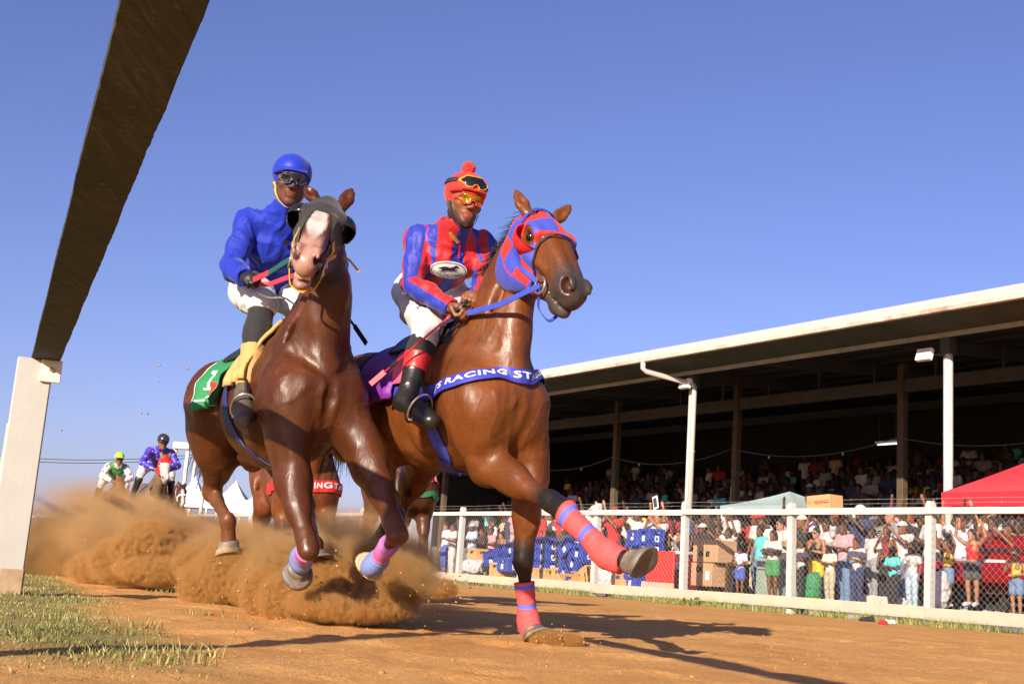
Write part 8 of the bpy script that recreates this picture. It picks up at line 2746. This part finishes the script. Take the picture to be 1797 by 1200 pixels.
# gantry with a white board, left behind the rider in purple
c = W(322, 779, 34); c2 = W(300, 776, 34)
r_ = empty('gantry', (c.x, 34, 0), 'white crossboard of a far gantry behind the rider in purple', 'gantry')
MB().beam(W(306, 781, 34), W(334, 783, 34), .3, .18).build('crossboard', MAT_WHITE, r_)
for px in (309, 331): q = W(px, 783, 34); MB().tube([(q.x, q.y, 0), q], .06, 8).build('leg', MAT_GALV, r_)
ca = empty('power_line', W(150, 797, 90), 'pair of thin power lines crossing the sky behind the far riders', 'cable')
for dy, sg in ((0, 0), (6, 2)):
    a, b_ = W(-60, 793 + dy, 90), W(345, 797 + dy * .5 + sg, 90)
    MB().tube([a + (b_ - a) * (k / 24) - UP * .5 * (1 - (k / 12 - 1) ** 2) for k in range(25)], .028, 4).build('wire', MAT_STEEL, ca)
for px in (-60, 345):
    q = W(px, 790, 90); MB().tube([(q.x, q.y, 0), q + UP * .3], [.16, .12], 8).build('pylon', paint('pale_pole', (.5, .48, .44), .8, .1, 2, .2), ca)
# ================================================================ DUST
def dust_mat(name, dens, freq, col=(.97, .62, .27), thr=.46, soft=.5, aniso=.25, detail=5.0, seed=0.0, warp=1.2):
    m = bpy.data.materials.new(name); m.use_nodes = True
    t = m.node_tree; t.nodes.clear()
    out_ = N(t, 'ShaderNodeOutputMaterial'); v = N(t, 'ShaderNodeVolumePrincipled')
    v.inputs['Color'].default_value = (*col, 1); v.inputs['Anisotropy'].default_value = aniso
    co = coords(t)
    ln = N(t, 'ShaderNodeVectorMath', operation='LENGTH'); t.links.new(co, ln.inputs[0])
    geo = N(t, 'ShaderNodeNewGeometry')
    mp = N(t, 'ShaderNodeMapping'); mp.inputs['Location'].default_value = (seed, seed * 1.7, seed * .6); t.links.new(geo.outputs['Position'], mp.inputs[0])
    nz = noise(t, freq, detail, .62, mp.outputs[0], warp)
    fall = math_(t, 'SUBTRACT', 1.0, ln.outputs['Value'])
    d = math_(t, 'ADD', math_(t, 'MULTIPLY', fall, soft), math_(t, 'SUBTRACT', nz.outputs[0], thr))
    d = math_(t, 'MULTIPLY', math_(t, 'MULTIPLY', d, dens, clamp=False), math_(t, 'MULTIPLY', fall, 3.0, clamp=True))
    d = math_(t, 'MAXIMUM', d, 0.0)
    t.links.new(d, v.inputs['Density'])
    t.links.new(v.outputs[0], out_.inputs['Volume'])
    return m
def puff(px, py, Y, rx, ry, rz, dens, freq, zlift=0.0, rot=0.0, **kw):
    c = W(px, py, Y)
    bm = bmesh.new(); bmesh.ops.create_icosphere(bm, subdivisions=3, radius=1)
    me = bpy.data.meshes.new('dust_cloud'); bm.to_mesh(me); bm.free()
    me.materials.append(dust_mat('dust', dens, freq, seed=px * .013 + py * .007, **kw))
    o = bpy.data.objects.new('dust_cloud', me); link(o)
    o.location = (c.x, c.y, max(c.z, rz * .45)); o.scale = (rx, ry, rz); o.rotation_euler = (0, 0, rot)
    tag(o, kind='stuff')
    return o
DK = (.96, .57, .22)
# kicked up close under the left horse: dense clumps with a thinner veil round them
for (px, py, Y, rx, rz, d) in ((470, 1042, 6.45, .17, .17, 420), (520, 1050, 6.25, .22, .17, 460), (575, 1040, 6.15, .20, .20, 460), (635, 1045, 6.10, .24, .17, 460), (690, 1030, 6.25, .20, .18, 380), (560, 1000, 6.5, .22, .16, 200), (660, 1000, 6.3, .20, .16, 220), (610, 1062, 6.05, .34, .10, 420)):
    puff(px, py, Y, rx, rx * .9, rz, d * 1.3, 19, col=DK, thr=.50, soft=.36, detail=10, warp=1.7)
puff(560, 1020, 6.7, .52, .4, .28, 34, 7, thr=.52, soft=.6)
puff(712, 995, 6.5, .22, .26, .22, 40, 8, thr=.52)
# behind it
for (px, py, Y, rx, rz, d) in ((365, 1025, 7.7, .22, .20, 330), (405, 1000, 7.6, .24, .22, 360), (445, 1020, 7.5, .22, .18, 330), (350, 985, 8.0, .2, .18, 200)):
    puff(px, py, Y, rx, rx * .9, rz, d * 1.3, 15, col=DK, thr=.50, soft=.36, detail=10, warp=1.7)
puff(480, 975, 8.4, .55, .5, .34, 20, 5, thr=.5)
for (px, py, Y, rx, rz, d) in ((215, 985, 9.5, .30, .22, 240), (265, 965, 9.3, .34, .26, 280), (315, 960, 9.6, .28, .20, 240), (285, 1000, 9.2, .4, .14, 240), (180, 1000, 10.0, .34, .16, 180)):
    puff(px, py, Y, rx, rx * .9, rz, d * 1.3, 11, col=DK, thr=.50, soft=.36, detail=10, warp=1.7)
puff(340, 955, 10.2, .6, .7, .34, 14, 4, thr=.5)
# long trail on the left
puff(140, 965, 12.0, .95, 1.1, .48, 16, 3.2, thr=.49, soft=.6)
puff(215, 925, 14.0, .72, .9, .46, 12, 3.2, thr=.49, soft=.6)
puff(60, 970, 13.5, .8, 1.0, .42, 12, 3.2, thr=.49, soft=.6)
puff(310, 940, 15.0, .8, 1.0, .40, 7, 2.6, thr=.47, soft=.6)
puff(420, 950, 16.0, 1.2, 1.3, .38, 5, 2.2, thr=.46, soft=.6)
puff(225, 915, 19.0, 1.1, 1.2, .55, 5, 2.2, thr=.48, soft=.6)
puff(180, 905, 23.0, 1.6, 1.5, .85, 3, 1.8, thr=.46, soft=.6)
# between the horses and at the hooves farther back
puff(630, 960, 9.0, .6, .6, .36, 12, 4, thr=.49)
puff(690, 1005, 8.5, .40, .4, .24, 22, 6, thr=.5)
for (px, py, d) in ((752, 1030, 300), (772, 1032, 300)): puff(px, py, 11.4, .20, .2, .12, d, 12, col=DK, thr=.53, soft=.55, detail=8)
puff(962, 1130, 5.58, .10, .10, .06, 700, 30, col=DK, thr=.52, soft=.6, detail=8)
puff(998, 1130, 5.56, .085, .09, .055, 700, 30, col=DK, thr=.52, soft=.6, detail=8)
# thin ragged veils above the clumps
for (px, py, Y, rx, rz, d, f) in ((500, 985, 6.6, .30, .22, 46, 10), (640, 985, 6.4, .30, .20, 46, 10), (590, 960, 7.2, .45, .26, 22, 7), (400, 960, 7.9, .34, .24, 34, 8), (270, 920, 9.6, .42, .28, 26, 7), (180, 940, 10.5, .5, .30, 22, 6), (715, 1010, 6.2, .26, .18, 40, 11)):
    puff(px, py, Y, rx, rx * .9, rz, d, f, col=(.97, .64, .30), thr=.56, soft=.42, detail=9, warp=2.2)
# grains and clods thrown up with it
def spray(px, py, Y, n, rx, rz, r0, r1, name='flying_clods', up=0.0):
    c = W(px, py, Y)
    P = np.stack([c.x + RNG.normal(0, rx, n), c.y + RNG.normal(0, rx * .8, n), np.maximum(.006, c.z + RNG.normal(0, rz, n) + up * RNG.random(n) ** 2)], 1)
    return clods(P, r0 + (r1 - r0) * RNG.random(n) ** 4, name, MAT_CLOD)
spray(560, 1055, 6.2, 900, .25, .09, .0008, .008); spray(520, 1000, 6.4, 90, .25, .16, .0012, .006)
spray(640, 1045, 6.1, 700, .20, .09, .0008, .008); spray(390, 1015, 7.6, 220, .20, .10, .0015, .009); spray(265, 985, 9.3, 150, .3, .14, .0015, .010)
spray(980, 1130, 5.58, 900, .075, .028, .0012, .007); spray(765, 1030, 11.4, 300, .16, .08, .002, .014)
spray(240, 700, 9.0, 34, .28, .34, .003, .011); spray(250, 760, 9.0, 26, .3, .2, .002, .008)
